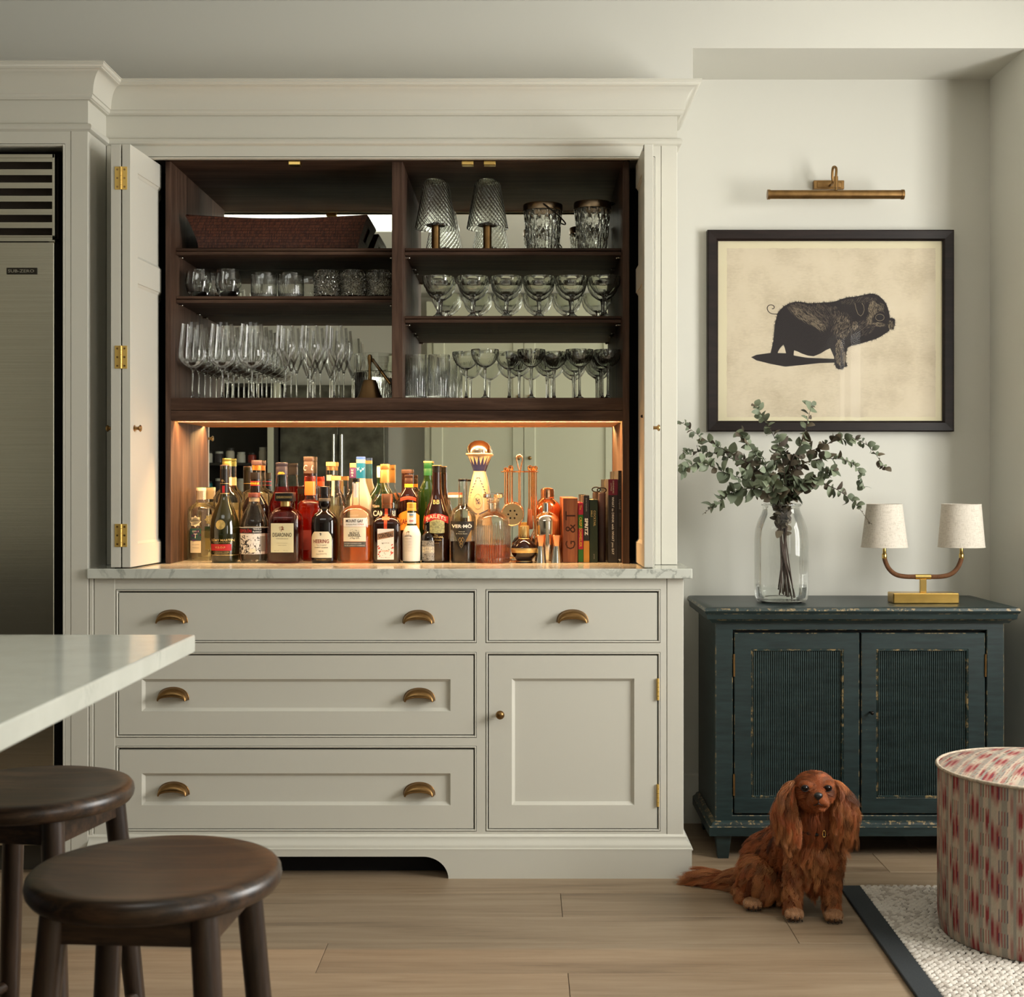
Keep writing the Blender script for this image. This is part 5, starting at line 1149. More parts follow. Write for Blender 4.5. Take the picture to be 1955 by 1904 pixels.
MB().tube([(X(1149.5+8.5*math.cos(t), 4.32), 4.34, Z(936+5*math.sin(t), 4.32)) for t in [2*PI*i/20 for i in range(20)]], .0022, 8, closed=True).build('loop', DARKM, hf, smooth=60)
book('thick black book with plum head panel and long white title', 1161.2, 1179.6, 915.2, ink('book_black', (.02, .018, .02)), Y=4.30, depth=.18, texts=[('WHAT to DRINK with WHAT you EAT', 1169.5, 1004, 110, 5.4, INKW, .006), ('DORNENBURG', 1171, 930, 24, 2.4, PAPERC, 0), ('and PAGE', 1167, 930, 15, 2, PAPERC, 0)], bands=[(915.2, 945.5, ink('plum', (.17, .012, .035)))])
book('tallest black book, last against the oak side', 1180.2, 1188.6, 898.8, ink('book_soot', (.012, .01, .01)), Y=4.298, depth=.19, texts=[('Liquid', 1183, 963, 18, 4.5, GREY, 0), ('THE COCKTAIL BOOK', 1184, 920, 34, 2.2, TEXTG, 0), ('MIXOLOGY', 1184, 993, 26, 2.2, TEXTG, 0), ('P', 1182.5, 1070, 4, 4, INKW, .01)])
# ================================================================== sideboard in the alcove
def worn(name, col, worn_col, amt):
    m, nt, b = nodes(name); v = coord(nt)
    g = noise(nt, coord(nt, (3, 3, 22)), 4, 4); base = ramp(nt, g, [(.3, tuple(c*.7 for c in col)), (.7, tuple(c*1.35 for c in col))])
    f = noise(nt, v, 55, 6, .75); k = ramp(nt, f, [(amt, (0, 0, 0)), (amt+.05, (1, 1, 1))])
    mx = N(nt, 'ShaderNodeMix', data_type='RGBA'); nt.links.new(k, mx.inputs[0]); nt.links.new(base, mx.inputs[6]); mx.inputs[7].default_value = (*worn_col, 1)
    nt.links.new(mx.outputs[2], b.inputs['Base Color']); b.inputs['Roughness'].default_value = .38; return m
TEAL = worn('teal_paint', (.014, .0265, .0265), (.26, .20, .10), .70)
TEDGE = worn('teal_worn_edge', (.017, .032, .031), (.30, .215, .10), .525)
def wornbox(mb_list, name, parent, bev=.0022):
    """boxes with narrow rubbed edges: the chamfers carry the worn paint"""
    bm = bmesh.new()
    for (x0, x1, y0, y1, z0, z1) in mb_list:
        q = MB().box(x0, x1, y0, y1, z0, z1); vs = [bm.verts.new(p) for p in q.v]
        for f in q.f: bm.faces.new([vs[i] for i in f])
    r = bmesh.ops.bevel(bm, geom=list(bm.edges), offset=bev, segments=1, affect='EDGES')
    for f in bm.faces: f.material_index = 0
    for f in r['faces']: f.material_index = 1
    me = bpy.data.meshes.new(name); o0 = worg(parent)
    for v in bm.verts: v.co -= o0
    bm.to_mesh(me); bm.free(); me.materials.append(TEAL); me.materials.append(TEDGE)
    o = bpy.data.objects.new(name, me); COL.objects.link(o); o.parent = parent; return o
YS = 4.22; xs = lambda p: X(p, YS); zs = lambda p: Z(p, YS)
BX0, BX1 = .608, 1.5235; TOPS = .798
sb = thing('sideboard', 'dark teal worn-painted sideboard with two reeded doors', 'sideboard', (1.066, 4.43, 0))
def framed(x0, x1, z0, z1, p, q, w0, w1, yf, bev=.0018):
    L = [(x0, x1, z0, z1, yf+.02), (x0, x1, z0, z1, yf+bev), (x0+bev, x1-bev, z0+bev, z1-bev, yf), (p-bev, q+bev, w0-bev, w1+bev, yf), (p, q, w0, w1, yf+bev), (p, q, w0, w1, yf+.02)]
    return MB().rings(L, close=False, mis=[0, 1, 0, 1, 0])
framed(BX0, BX1, zs(1570), zs(1188), BX0+.055, BX1-.055, zs(1557), zs(1203.5), YS, .0022).build('front_frame', [TEAL, TEDGE], sb)
wornbox([(BX0, BX0+.02, YS+.02, 4.63, zs(1570), zs(1188))], 'side_panel', sb); wornbox([(BX1-.02, BX1, YS+.02, 4.63, zs(1570), zs(1188))], 'side_panel', sb)
wornbox([(BX0+.02, BX1-.02, 4.61, 4.63, zs(1570), zs(1188)), (BX0+.02, BX1-.02, YS+.06, 4.61, zs(1570), zs(1562))], 'carcass', sb)
nose = [(0, zs(1190)), (.012, zs(1189)), (.018, zs(1184)), (.030, zs(1180.5)), (.033, TOPS-.021), (.036, TOPS-.019), (.040, TOPS-.011), (.036, TOPS-.003), (.030, TOPS), (0, TOPS)]
def sweep_out(path, prof, mi_fn=None):
    mb = MB().sweep(path, prof); k = len(prof)-1
    mb.m = [(mi_fn(i % k) if (mi_fn and i < k*(len(path)-1)) else 0) for i in range(len(mb.f))]; return mb
tt = sweep_out([(BX0, 4.635), (BX0, YS), (BX1, YS), (BX1, 4.635)], nose, lambda j: 1 if j in (2, 4, 6) else 0)
tt.box(BX0+.0005, BX1-.0005, YS+.0005, 4.635, TOPS-.022, TOPS-.0002)
tt.build('top', [TEAL, TEDGE], sb, smooth=30)
bmld = [(0, zs(1594)), (.022, zs(1593.5)), (.022, zs(1577)), (.019, zs(1575.5)), (.012, zs(1573)), (.010, zs(1569.5)), (0, zs(1567))]
sweep_out([(BX0, 4.62), (BX0, YS), (BX1, YS), (BX1, 4.62)], bmld, lambda j: 1 if j in (2, 4, 5) else 0).build('base_moulding', [TEAL, TEDGE], sb, smooth=30)
for lx, ly in ((.632, YS+.012), (1.50, YS+.012), (.632, 4.58), (1.50, 4.58)):
    zt_, v = zs(1594), []
    for (hw, z) in ((.0245, zt_), (.017, 0)): v += [(lx-hw, ly-hw, z), (lx+hw, ly-hw, z), (lx+hw, ly+hw, z), (lx-hw, ly+hw, z)]
    MB().add(v, [(0, 1, 2, 3), (7, 6, 5, 4), (0, 4, 5, 1), (1, 5, 6, 2), (2, 6, 7, 3), (3, 7, 4, 0)]).build('leg', TEAL, sb, bevel=.001)
for i, (x0, x1, p0, p1) in enumerate(((1402, 1641, 1435, 1610), (1644.5, 1881, 1674, 1848))):
    a, b_, p, q = xs(x0), xs(x1), xs(p0), xs(p1); z0, z1, w0, w1 = zs(1554), zs(1209), zs(1523.5), zs(1240.5); yf = YS+.001
    d = framed(a, b_, z0, z1, p, q, w0, w1, yf).build('door', [TEAL, TEDGE], sb)
    MB().rings([(p, q, w0, w1, yf+.002), (p+.003, q-.003, w0+.003, w1-.003, yf-.001), (p+.006, q-.006, w0+.006, w1-.006, yf+.006)], close=False).build('panel_bead', TEDGE, d)
    n = 41; mb = MB(); wd_ = (q-p-.012)/n
    for k in range(n):
        cx = p+.006+wd_*(k+.5); v = []
        for z in (w0+.006, w1-.006):
            for t in range(6): aa = PI*t/5; v.append((cx-wd_*.37*math.cos(aa), yf+.0095-wd_*.62*math.sin(aa), z))
        mb.add(v, [(t, t+1, 7+t, 6+t) for t in range(5)])
    rd = mb.build('reeding', worn('teal_reed_highlight', (.028, .048, .047), (.26, .20, .10), .66) if i == 0 else bpy.data.materials['teal_reed_highlight'], d, smooth=60); rd['kind'] = 'stuff'  # reeds coloured lighter than the doors to carry their highlights
    MB().box(p, q, yf+.0096, yf+.016, w0, w1).build('panel_back', M('teal_groove_shade', (.008, .012, .012), .6), d)  # darker backing puts the groove shade into the colour
    for pa, pb in ((1249, 1292), (1478, 1519)):
        hx = a-.0008 if i == 0 else b_+.0008; MB().cyl((hx, yf-.002, zs(pb)), (hx, yf-.002, zs(pa)), .0033, n=10).build('hinge', BRASSD, d, smooth=40)
    if i == 1: MB().cyl((xs(1661), yf, zs(1360)), (xs(1662), yf-.014, zs(1360)), .003).ball((xs(1662.5), yf-.018, zs(1360)), .0062, 12, 8).build('knob', DARKM, d, smooth=50)
MB().box(BX0+.05, BX1-.05, YS+.022, YS+.03, zs(1560), zs(1200)).build('dark_gap', BLACKP, sb)

# ================================================================== glass vase with eucalyptus
VY = 4.375; s = VY/F; vx = X(1491.5, VY); vz = TOPS+.0005; h0 = CY+(CAMZ-vz)*F/VY
va = thing('glass_vase', 'tall clear glass jar vase with a little water, on the sideboard', 'vase', (vx, VY, vz))
vp = [(36.5, 962), (37.5, 963.5), (37, 966), (34.5, 969), (34.5, 974), (38, 983), (44, 996), (48.5, 1012), (50, 1030), (50, 1130), (49, 1141), (44, 1149), (38, h0)]
vp = [(r_*s, max(0, (h0-py)*s)) for r_, py in reversed(vp)]
MB().lathe((vx, VY, vz), vp, 56, ex=2.5, caps=(True, False)).build('jar', VASEG, va, smooth=50)
MB().tube([(vx+36*s*math.cos(t), VY+36*s*math.sin(t), vz+(h0-964)*s) for t in [2*PI*i/40 for i in range(40)]], .0024, 8, closed=True).build('rim', SOLIDG, va, smooth=60)
MB().lathe((vx, VY, vz), [(30*s, .010), (44*s, .016), (46*s, .025), (46.5*s, .052)], 48, ex=2.5).build('water', thin_glass('vase_water', (.96, .975, .965), 0, .9, 1.33), va, smooth=40)
MB().lathe((vx, VY, vz), [(38*s, .0005), (45*s, .006), (46*s, .010), (30*s, .009), (.001, .012)], 48, ex=2.5, caps=(True, False)).build('thick_base', SOLIDG, va, smooth=40)

def leafmat(name, c, c2):
    m, nt, b = nodes(name); oi = nt.nodes.new('ShaderNodeObjectInfo')
    nt.links.new(ramp(nt, oi.outputs['Random'], [(0, c), (.6, c2), (1, tuple(q*1.25 for q in c2))]), b.inputs['Base Color']); b.inputs['Roughness'].default_value = .6; return m
LEAFG = leafmat('eucalyptus_leaf', (.085, .105, .065), (.17, .20, .125)); LEAFB = leafmat('eucalyptus_dry_leaf', (.055, .04, .028), (.12, .095, .06))
TWIG = M('twig', (.055, .032, .022), .6)
def leaf_mesh(asp, mat, seed):
    rg = random.Random(seed); n = 10; vs = [(0, 0, 0)]; fs = []
    for i in range(1, n):
        t = i/n; w = asp*math.sin(PI*t)**.75*.5*(1-.15*t); cz = .10*math.sin(PI*t)-.12*t*t
        vs += [(-w, t, cz+.10*w), (0, t, cz), (w, t, cz+.10*w)]
    vs.append((0, 1, -.12)); L = len(vs)-1
    fs += [(0, 2, 1), (0, 3, 2)]
    for i in range(n-2):
        b0 = 1+i*3; fs += [(b0, b0+1, b0+4, b0+3), (b0+1, b0+2, b0+5, b0+4)]
    b0 = 1+(n-2)*3; fs += [(b0, b0+1, L), (b0+1, b0+2, L)]
    me = bpy.data.meshes.new('leaf'); me.from_pydata(vs, [], fs); me.materials.append(mat); me.polygons.foreach_set('use_smooth', [True]*len(fs)); return me
LM = {(k, m.name): leaf_mesh(a_, m, k) for k, a_ in enumerate((.62, .78, .92)) for m in (LEAFG, LEAFB)}
def catmull(P, n):
    out = []; P = [P[0]]+list(P)+[P[-1]]
    for i in range(1, len(P)-2):
        for j in range(n):
            t = j/n; p0, p1, p2, p3 = P[i-1], P[i], P[i+1], P[i+2]
            out.append(.5*((2*p1)+(p2-p0)*t+(2*p0-5*p1+4*p2-p3)*t*t+(3*p1-p0-3*p2+p3)*t**3))
    out.append(P[-2]); return out
NECK = (1494, 960)
def stem_branch(label, path, depth, n_leaf, size, dry, foot, neckx=0, seed=0):
    rg = random.Random(seed)
    P = [W(foot[0], foot[1], VY+foot[2]), W(1494+neckx*.7, 1010, VY+depth*.15), W(1494+neckx, 958, VY+depth*.25)]
    k = len(path)
    for i, (px, py) in enumerate(path): P.append(W(px, py, VY+depth*(.3+.7*(i+1)/k)))
    C = catmull(P, 8); t = thing('eucalyptus_stem', label, 'plant', tuple(P[0]), 'eucalyptus stems in the vase')
    rad = [.0022*(1-.75*i/(len(C)-1)) for i in range(len(C))]
    MB().tube(C, rad, 6).build('twig', TWIG, t, smooth=60)
    # leaves grow in pairs from above the water to the tip
    L = len(C)-1; i0 = int(L*.19)
    org = P[0]
    for q in range(n_leaf):
        u = q/(n_leaf-1); f = i0+(L-i0)*(u**.9); i = min(L-1, int(f)); p = C[i].lerp(C[i+1], f-i)
        d = (C[min(L, i+1)]-C[max(0, i-1)]).normalized()
        side = d.orthogonal().normalized(); side = Matrix.Rotation(rg.uniform(0, 2*PI)+(q % 2)*PI, 3, d) @ side
        out = (side+d*rg.uniform(.1, .8)+Vector((0, -.15, rg.uniform(-.35, .25)))).normalized()
        inside = p.z < vz+(h0-968)*s
        sz = size*rg.uniform(.65, 1.2)*(1-.35*u if u > .6 else .85+.2*u)*(.8 if inside else 1)
        mt = LEAFB if (rg.random() < (dry if u < .55 else dry*.35) or inside) else LEAFG
        o = bpy.data.objects.new('leaf', LM[(rg.randrange(3), mt.name)]); COL.objects.link(o); o.parent = t
        zax = Vector((rg.uniform(-1, 1), rg.uniform(-1.2, .2), rg.uniform(-.3, 1))); yax = out; xax = yax.cross(zax)
        if xax.length < 1e-3: xax = yax.orthogonal()
        xax.normalize(); zax = xax.cross(yax)
        if inside:
            lim = (33 if p.z > vz+(h0-985)*s else 42)*s; c2 = Vector((p.x-vx, p.y-VY))
            if c2.length+sz > lim: sz = max(.008, lim-c2.length) if lim > c2.length else .006
        o.matrix_basis = Matrix.Translation(p-org) @ Matrix((xax, yax, zax)).transposed().to_4x4() @ Matrix.Diagonal((sz, sz, sz, 1))
BR = [('tall eucalyptus stem rising upper left over the picture frame', [(1497, 900), (1485, 850), (1462, 805), (1443, 775)], -.06, 26, .030, .45, (1506, 1140, .01), 2),
      ('tallest eucalyptus stem rising in front of the picture', [(1508, 890), (1530, 845), (1542, 805), (1549, 772)], -.03, 22, .032, .4, (1516, 1142, .0), 6),
      ('eucalyptus stem arching highest to the right', [(1515, 880), (1562, 856), (1612, 838), (1655, 850), (1690, 893)], .02, 40, .024, .75, (1500, 1138, -.01), 8),
      ('pale eucalyptus stem reaching straight right', [(1520, 895), (1575, 876), (1628, 885), (1650, 930)], -.05, 38, .023, .35, (1496, 1136, .012), 10),
      ('low eucalyptus stem drooping over the lamp shade', [(1535, 922), (1588, 930), (1632, 962), (1662, 1000)], -.09, 36, .026, .4, (1488, 1136, .015), 12),
      ('eucalyptus stem reaching far up left to the cabinet', [(1455, 905), (1400, 868), (1350, 842), (1300, 806)], -.05, 42, .025, .35, (1512, 1144, -.01), -6),
      ('eucalyptus stem reaching level left to the cabinet', [(1450, 925), (1390, 905), (1340, 884), (1302, 900)], -.10, 44, .028, .3, (1518, 1141, .01), -8),
      ('low eucalyptus stem hanging down to the left', [(1450, 935), (1408, 936), (1376, 955), (1342, 982)], -.13, 36, .032, .25, (1510, 1138, .0), -10),
      ('short leafy eucalyptus stem leaning left under the frame', [(1465, 900), (1437, 860), (1412, 828)], -.08, 40, .028, .3, (1503, 1140, .02), -4),
      ('brown centre eucalyptus stem in the middle of the bunch', [(1490, 905), (1478, 870), (1500, 838)], .03, 40, .024, .95, (1490, 1132, .0), -2),
      ('bushy eucalyptus stem just right of the middle', [(1528, 930), (1560, 912), (1592, 898)], -.10, 34, .030, .5, (1486, 1126, .01), 9),
      ('eucalyptus stem below the frame corner on the left', [(1440, 895), (1385, 872), (1340, 862), (1304, 866)], .02, 40, .024, .45, (1494, 1134, -.015), -7),
      ('short pale eucalyptus sprig hanging over the vase rim', [(1480, 938), (1466, 922), (1455, 918)], -.15, 26, .032, .2, (1498, 1130, .01), -3),
      ('dry brown eucalyptus stem crowded behind the others', [(1500, 915), (1515, 890), (1498, 862)], .06, 40, .024, 1.0, (1508, 1132, .02), 3)]
for i, (lb, pt_, dp, nl, sz, dry, ft, nk) in enumerate(BR): stem_branch(lb, pt_, dp, int(nl*1.75), sz*1.55, dry, ft, nk, 100+i)

# ================================================================== two-armed lamp
LY = 4.35; s = LY/F; lx = lambda p: X(p, LY); lz = lambda p: Z(p, LY)
lb0 = TOPS+.0004
lp = thing('twin_table_lamp', 'brass table lamp with two rattan-bound arms and pale linen shades', 'lamp', (lx(1762), LY, lb0))
MB().box(lx(1700), lx(1824.5), LY-.036, LY+.036, lb0, lz(1131)).build('base', M('lamp_brass', (.62, .40, .11), .24, 1.0, grain=.1, gs=25), lp, bevel=.003)
MB().box(lx(1756), lx(1768), LY-.006, LY+.006, lz(1131), lz(1106)).build('stem', BRASSP, lp, bevel=.001)
MB().cyl((lx(1747), LY, lz(1101.5)), (lx(1776.5), LY, lz(1101.5)), .0085, n=20).build('joint', BRASSP, lp, smooth=40)
LIN = None
def linen():
    m, nt, b = nodes('linen_shade'); f = noise(nt, coord(nt, (1, 1, 12)), 60, 3); g = noise(nt, coord(nt, (10, 10, 1)), 60, 3)
    ad = N(nt, 'ShaderNodeMath', operation='ADD'); nt.links.new(f, ad.inputs[0]); nt.links.new(g, ad.inputs[1])
    nt.links.new(ramp(nt, ad.outputs[0], [(.8, (.50, .44, .36)), (1.2, (.66, .60, .51))]), b.inputs['Base Color']); b.inputs['Roughness'].default_value = .9
    b.inputs['Transmission Weight'].default_value = 0; bump(nt, b, ad.outputs[0], .25, .001); return m
LIN = linen(); RAT = M('rattan', (.17, .075, .033), .5, grain=.3, gs=90)
for sgn, cx, b0, b1, t0, t1 in ((-1, 1688, 1644, 1731, 1657, 1723), (1, 1834, 1792.5, 1879.5, 1798.5, 1871.5)):
    path = [(1762+sgn*13, 1101.5), (1762+sgn*34, 1101), (1762+sgn*52, 1097), (1762+sgn*65, 1086), (1762+sgn*72.5, 1070), (1762+sgn*73.5, 1060)]
    C = catmull([Vector((lx(p), LY, lz(q))) for p, q in path], 9); ar = MB().tube(C, .0068, 10).build('arm', RAT, lp, smooth=60)
    mb = MB()
    L_ = 0; nxt = .0
    for i in range(len(C)-1):
        d = (C[i+1]-C[i]); 
        for j in range(2):
            p = C[i]+d*(j/2); a_ = d.normalized()*.0024; mb.tube([p-a_, p, p+a_], [.0062, .0079, .0062], 10, cap=False)
    w_ = mb.build('binding', RAT, ar, smooth=60); w_['kind'] = 'stuff'
    hx = lx(1762+sgn*73.5)
    MB().lathe((hx, LY, 0), [(.0074, lz(1067)), (.0082, lz(1065)), (.0082, lz(1058.5)), (.0058, lz(1056)), (.0058, lz(1046.5))], 18).build('collar', BRASSP, lp, smooth=40)
    MB().lathe((hx, LY, 0), [(.0045, lz(1047)), (.0045, lz(1000)), (.012, lz(998)), (.012, lz(985)), (.002, lz(975))], 16).build('lampholder', BRASS, lp, smooth=40)
    rb, rt = (b1-b0)/2*s, (t1-t0)/2*s; z0, z1 = lz(1045), lz(962.5)
    o = MB().lathe((hx, LY, 0), [(rb, z0), (rb+(rt-rb)*.5, (z0+z1)/2), (rt, z1), (rt-.0015, z1), (rb+(rt-rb)*.5-.0015, (z0+z1)/2), (rb-.0015, z0)], 48, caps=(False, False)).build('shade', LIN, lp, smooth=50)
    MB().tube([(hx+rb*math.cos(t), LY+rb*math.sin(t), z0+.001) for t in [2*PI*i/40 for i in range(40)]], .0012, 6, closed=True).tube([(hx+rt*math.cos(t), LY+rt*math.sin(t), z1-.001) for t in [2*PI*i/40 for i in range(40)]], .0012, 6, closed=True).build('shade_trim', LIN, o, smooth=60)
    sp = MB()
    for i in range(3): a_ = 2*PI*i/3; sp.cyl((hx, LY, z1-.006), (hx+rt*math.cos(a_)*.985, LY+rt*math.sin(a_)*.985, z1-.002), .0011, n=6)
    sp.build('shade_carrier', BRASS, o)

# ================================================================== framed pig print and picture light
PY = 4.632; px_ = lambda p: X(p, PY); pz_ = lambda p: Z(p, PY)
fr_ = thing('framed_picture', 'dark wood framed print of a black pig above the sideboard', 'picture', (X(1587, PY), YB-.02, pz_(824)))
x0, x1, z0, z1 = px_(1351), px_(1822), pz_(824), pz_(438.5); fw = .0375
FRM = wood('frame_wood', (.005, .003, .0025), (.010, .0055, .0045), (.018, .010, .008), 'X', .4, 1, 0, spec=.25)
for nm, (a, b_, c, d) in (('left', (x0, x0+fw, z0, z1)), ('right', (x1-fw, x1, z0, z1)), ('top', (x0, x1, z1-fw, z1)), ('bottom', (x0, x1, z0, z0+fw))):
    i_ = {'left': 0, 'right': 1, 'top': 2, 'bottom': 3}[nm]
    O = [(x0, z0), (x1, z0), (x1, z1), (x0, z1)]; I = [(x0+fw, z0+fw), (x1-fw, z0+fw), (x1-fw, z1-fw), (x0+fw, z1-fw)]
    e = {'left': (3, 0), 'right': (1, 2), 'top': (2, 3), 'bottom': (0, 1)}[nm]; vs = []
    for k in e:
        o_, i2 = Vector(O[k]), Vector(I[k])
        for f_, y_ in ((0, YB-.001), (0, PY+.003), (.10, PY), (.45, PY+.001), (.82, PY+.002), (.9, PY+.005), (1.0, PY+.008), (1.0, PY+.016)):
            q = o_.lerp(i2, f_); vs.append((q.x, y_, q.y))
    MB().add(vs, [(j, j+1, 9+j, 8+j) for j in range(7)]).build('frame_rail', FRM, fr_, smooth=25)
def paper():
    m, nt, b = nodes('aged_print_paper'); n1 = noise(nt, coord(nt), 6, 6, .6); n2 = noise(nt, coord(nt, (1, 1, 3)), 60, 5, .7)
    ad = N(nt, 'ShaderNodeMath', operation='MULTIPLY_ADD', i_1=.35); nt.links.new(n2, ad.inputs[0]); nt.links.new(n1, ad.inputs[2])
    nt.links.new(ramp(nt, ad.outputs[0], [(.45, (.50, .42, .30)), (.7, (.66, .57, .43)), (.9, (.70, .61, .47))]), b.inputs['Base Color']); b.inputs['Roughness'].default_value = .85; return m
mt_ = MB().box(x0+fw-.004, x1-fw+.004, PY+.0165, PY+.019, z0+fw-.004, z1-fw+.004).build('mount_board', M('mount_cream', (.72, .65, .46), .85), fr_)
yp = PY+.0162
rg = random.Random(3); e = []
A, B_, C_, D_ = px_(1389), px_(1789), pz_(796), pz_(472.5)
for i in range(60): e.append((A+(B_-A)*i/60, C_+rg.uniform(-.0012, .0012)))
for i in range(60): e.append((B_+rg.uniform(-.0012, .0012), C_+(D_-C_)*i/60))
for i in range(60): e.append((B_+(A-B_)*i/60, D_+rg.uniform(-.0012, .0012)))
for i in range(60): e.append((A+rg.uniform(-.0012, .0012), D_+(C_-D_)*i/60))
MB().poly(e, yp).build('print_sheet', paper(), fr_)
PIGK = M('etching_black', (.022, .017, .018), .8); PIGM = M('etching_grey', (.15, .115, .09), .8); PIGL = M('etching_tan', (.33, .26, .18), .8)
K = 260/1955
def pg(q): return (px_(1470+q[0]*K), pz_(540+q[1]*K))
outline = [(120,430),(150,390),(210,330),(290,285),(380,262),(480,268),(560,285),(650,283),(760,275),(880,270),(960,255),(1040,225),(1130,200),(1240,190),(1340,170),(1430,150),(1500,145),(1570,170),(1630,220),(1680,280),(1710,350),(1730,430),(1738,495),(1780,500),(1815,520),(1810,600),(1790,665),(1740,660),(1720,690),(1660,730),(1600,770),(1520,805),(1440,830),(1340,860),(1240,885),(1160,905),(1130,930),(1115,990),(1105,1060),(1110,1140),(1130,1190),(1085,1205),(1060,1235),(990,1235),(960,1205),(940,1150),(935,1060),(905,990),(880,935),(820,960),(740,1010),(640,1050),(560,1040),(470,1010),(410,980),(360,965),(352,1040),(245,1040),(240,990),(225,930),(205,880),(160,930),(130,980),(112,1040),(10,1040),(40,920),(65,800),(70,700),(85,580),(105,490)]
pg_o = MB().poly([pg(q) for q in outline], yp-.0002).build('pig_body', PIGK, fr_)
J = .3453
def pj(q): return (px_(1280+q[0]*J), pz_(280+q[1]*J))
MB().poly([pj(q) for q in [(450,1162),(480,1149),(560,1138),(640,1140),(700,1155),(760,1165),(830,1168),(930,1172),(930,1192),(830,1195),(740,1205),(640,1215),(560,1200),(480,1180)]], yp-.0001).build('pig_shadow', PIGK, fr_)
tl_ = catmull([Vector((*pj(q), 0)) for q in [(612,922),(570,922),(548,910),(540,890),(548,875),(565,872),(578,880),(576,892),(566,893)]], 5)
MB().tube([(p.x, yp-.0002, p.y) for p in tl_], .0013, 6).build('pig_tail', PIGK, fr_)
def strokes(name, mat, spec, y, seed):
    rg = random.Random(seed); mb = MB()
    for (cx, cy, rx, ry, rot, n, ang, ln, w) in spec:
        for _ in range(n):
            r_ = math.sqrt(rg.random()); t = rg.uniform(0, 2*PI); u, v = rx*r_*math.cos(t), ry*r_*math.sin(t)
            x_, y_ = cx+u*math.cos(rot)-v*math.sin(rot), cy+u*math.sin(rot)+v*math.cos(rot)
            a = ang+rg.uniform(-.35, .35); l = ln*rg.uniform(.5, 1.2); nx, ny = -math.sin(a)*w, math.cos(a)*w
            q = [pg((x_-nx, y_-ny)), pg((x_+nx, y_+ny)), pg((x_+l*math.cos(a), y_+l*math.sin(a)))]
            mb.add([(p[0], y, p[1]) for p in q], [(0, 1, 2)])
    return mb.build(name, mat, pg_o)
k1 = strokes('grey_hatching', PIGM, [(560, 450, 330, 120, .45, 322, .7, 60, 1.86), (1050, 600, 170, 200, 0, 260, 1.9, 45, 1.86), (1330, 660, 190, 110, -.3, 186, -.6, 45, 1.86), (800, 400, 250, 90, .1, 161, 1.2, 50, 1.86), (620, 330, 350, 50, 0, 124, 1.0, 45, 1.86), (1300, 240, 260, 50, -.1, 124, 2.2, 45, 1.86)], yp-.0003, 1)
k2 = strokes('tan_hatching', PIGL, [(520, 470, 240, 75, .5, 204, .7, 55, 1.98), (700, 590, 120, 60, .6, 74, .7, 55, 1.86), (1060, 620, 120, 160, 0, 161, 1.9, 40, 1.86), (1010, 980, 60, 190, 0, 186, 1.5, 40, 2.48), (1085, 1080, 24, 110, 0, 74, 1.5, 35, 2.17), (1490, 360, 65, 120, .1, 198, 1.4, 45, 2.17), (1600, 330, 60, 60, 0, 74, 1.2, 30, 1.86), (1570, 590, 90, 30, .1, 93, .2, 35, 1.86), (1440, 520, 40, 80, 0, 74, 1.4, 40, 1.86), (1750, 590, 40, 65, 0, 93, 1.3, 30, 2.17), (1240, 600, 45, 60, 0, 55, 1.7, 40, 1.86)], yp-.0004, 2)
for o_ in (k1, k2): o_['kind'] = 'stuff'
mb = MB(); rg = random.Random(5)
for i in range(len(outline)):
    a, b_ = Vector(outline[i]), Vector(outline[(i+1) % len(outline)])
    if a.y > 925 and a.x < 960: continue
    d = b_-a; nrm = Vector((d.y, -d.x)).normalized()
    for t in range(max(2, int(d.length/9))):
        p = a+d*rg.random(); e_ = p+nrm*rg.uniform(10, 30)+d.normalized()*rg.uniform(-14, 14); w = d.normalized()*3
        q = [pg(p-w-nrm*4), pg(p+w-nrm*4), pg(e_)]; mb.add([(c_[0], yp-.00015, c_[1]) for c_ in q], [(0, 1, 2)])
fz = mb.build('bristle_edge', PIGK, pg_o); fz['kind'] = 'stuff'
def loop(pts, m_, nm, r_=.0009, closed=True): return MB().tube([(p[0], yp-.0005, p[1]) for p in [pg(q) for q in pts]], r_, 5, closed=closed).build(nm, m_, pg_o)
loop([(1235, 285), (1250, 360), (1280, 440), (1320, 470), (1350, 440), (1370, 380), (1360, 320), (1335, 285)], PIGL, 'ear_line', .0007, False)
MB().poly([pg(q) for q in [(1240, 275), (1255, 360), (1285, 440), (1320, 465), (1348, 430), (1365, 370), (1350, 300), (1300, 270)]], yp-.00045).build('ear', PIGK, pg_o)
MB().poly([pg((1595+70*math.cos(t), 465+48*math.sin(t))) for t in [2*PI*i/20 for i in range(20)]], yp-.0005).build('eye_socket', PIGK, pg_o)
loop([(1535+60*1+62*math.cos(t), 490+48*math.sin(t)) for t in [2*PI*i/20 for i in range(20)]], PIGL, 'eye_line', .0007)
loop([(1610+48*math.cos(t), 430+34*math.sin(t)) for t in [PI+PI*i/10 for i in range(11)]], PIGM, 'brow_line', .0006, False)
MB().poly([pg((1600+22*math.cos(t), 470+20*math.sin(t))) for t in [2*PI*i/14 for i in range(14)]], yp-.0007).build('eye', INK, pg_o)
for xx in (1725, 1760, 1790): loop([(xx, 520), (xx-8, 590), (xx-14, 655)], PIGK, 'snout_line', .0007, False)
MB().poly([pg(q) for q in [(1030, 960), (1045, 960), (1050, 1180), (1030, 1180)]], yp-.0005).build('leg_gap', PIGK, pg_o); MB().poly([pg(q) for q in [(965, 1195), (1085, 1190), (1060, 1236), (990, 1236)]], yp-.0005).build('trotter', PIGK, pg_o)
mb = MB(); rg = random.Random(8)
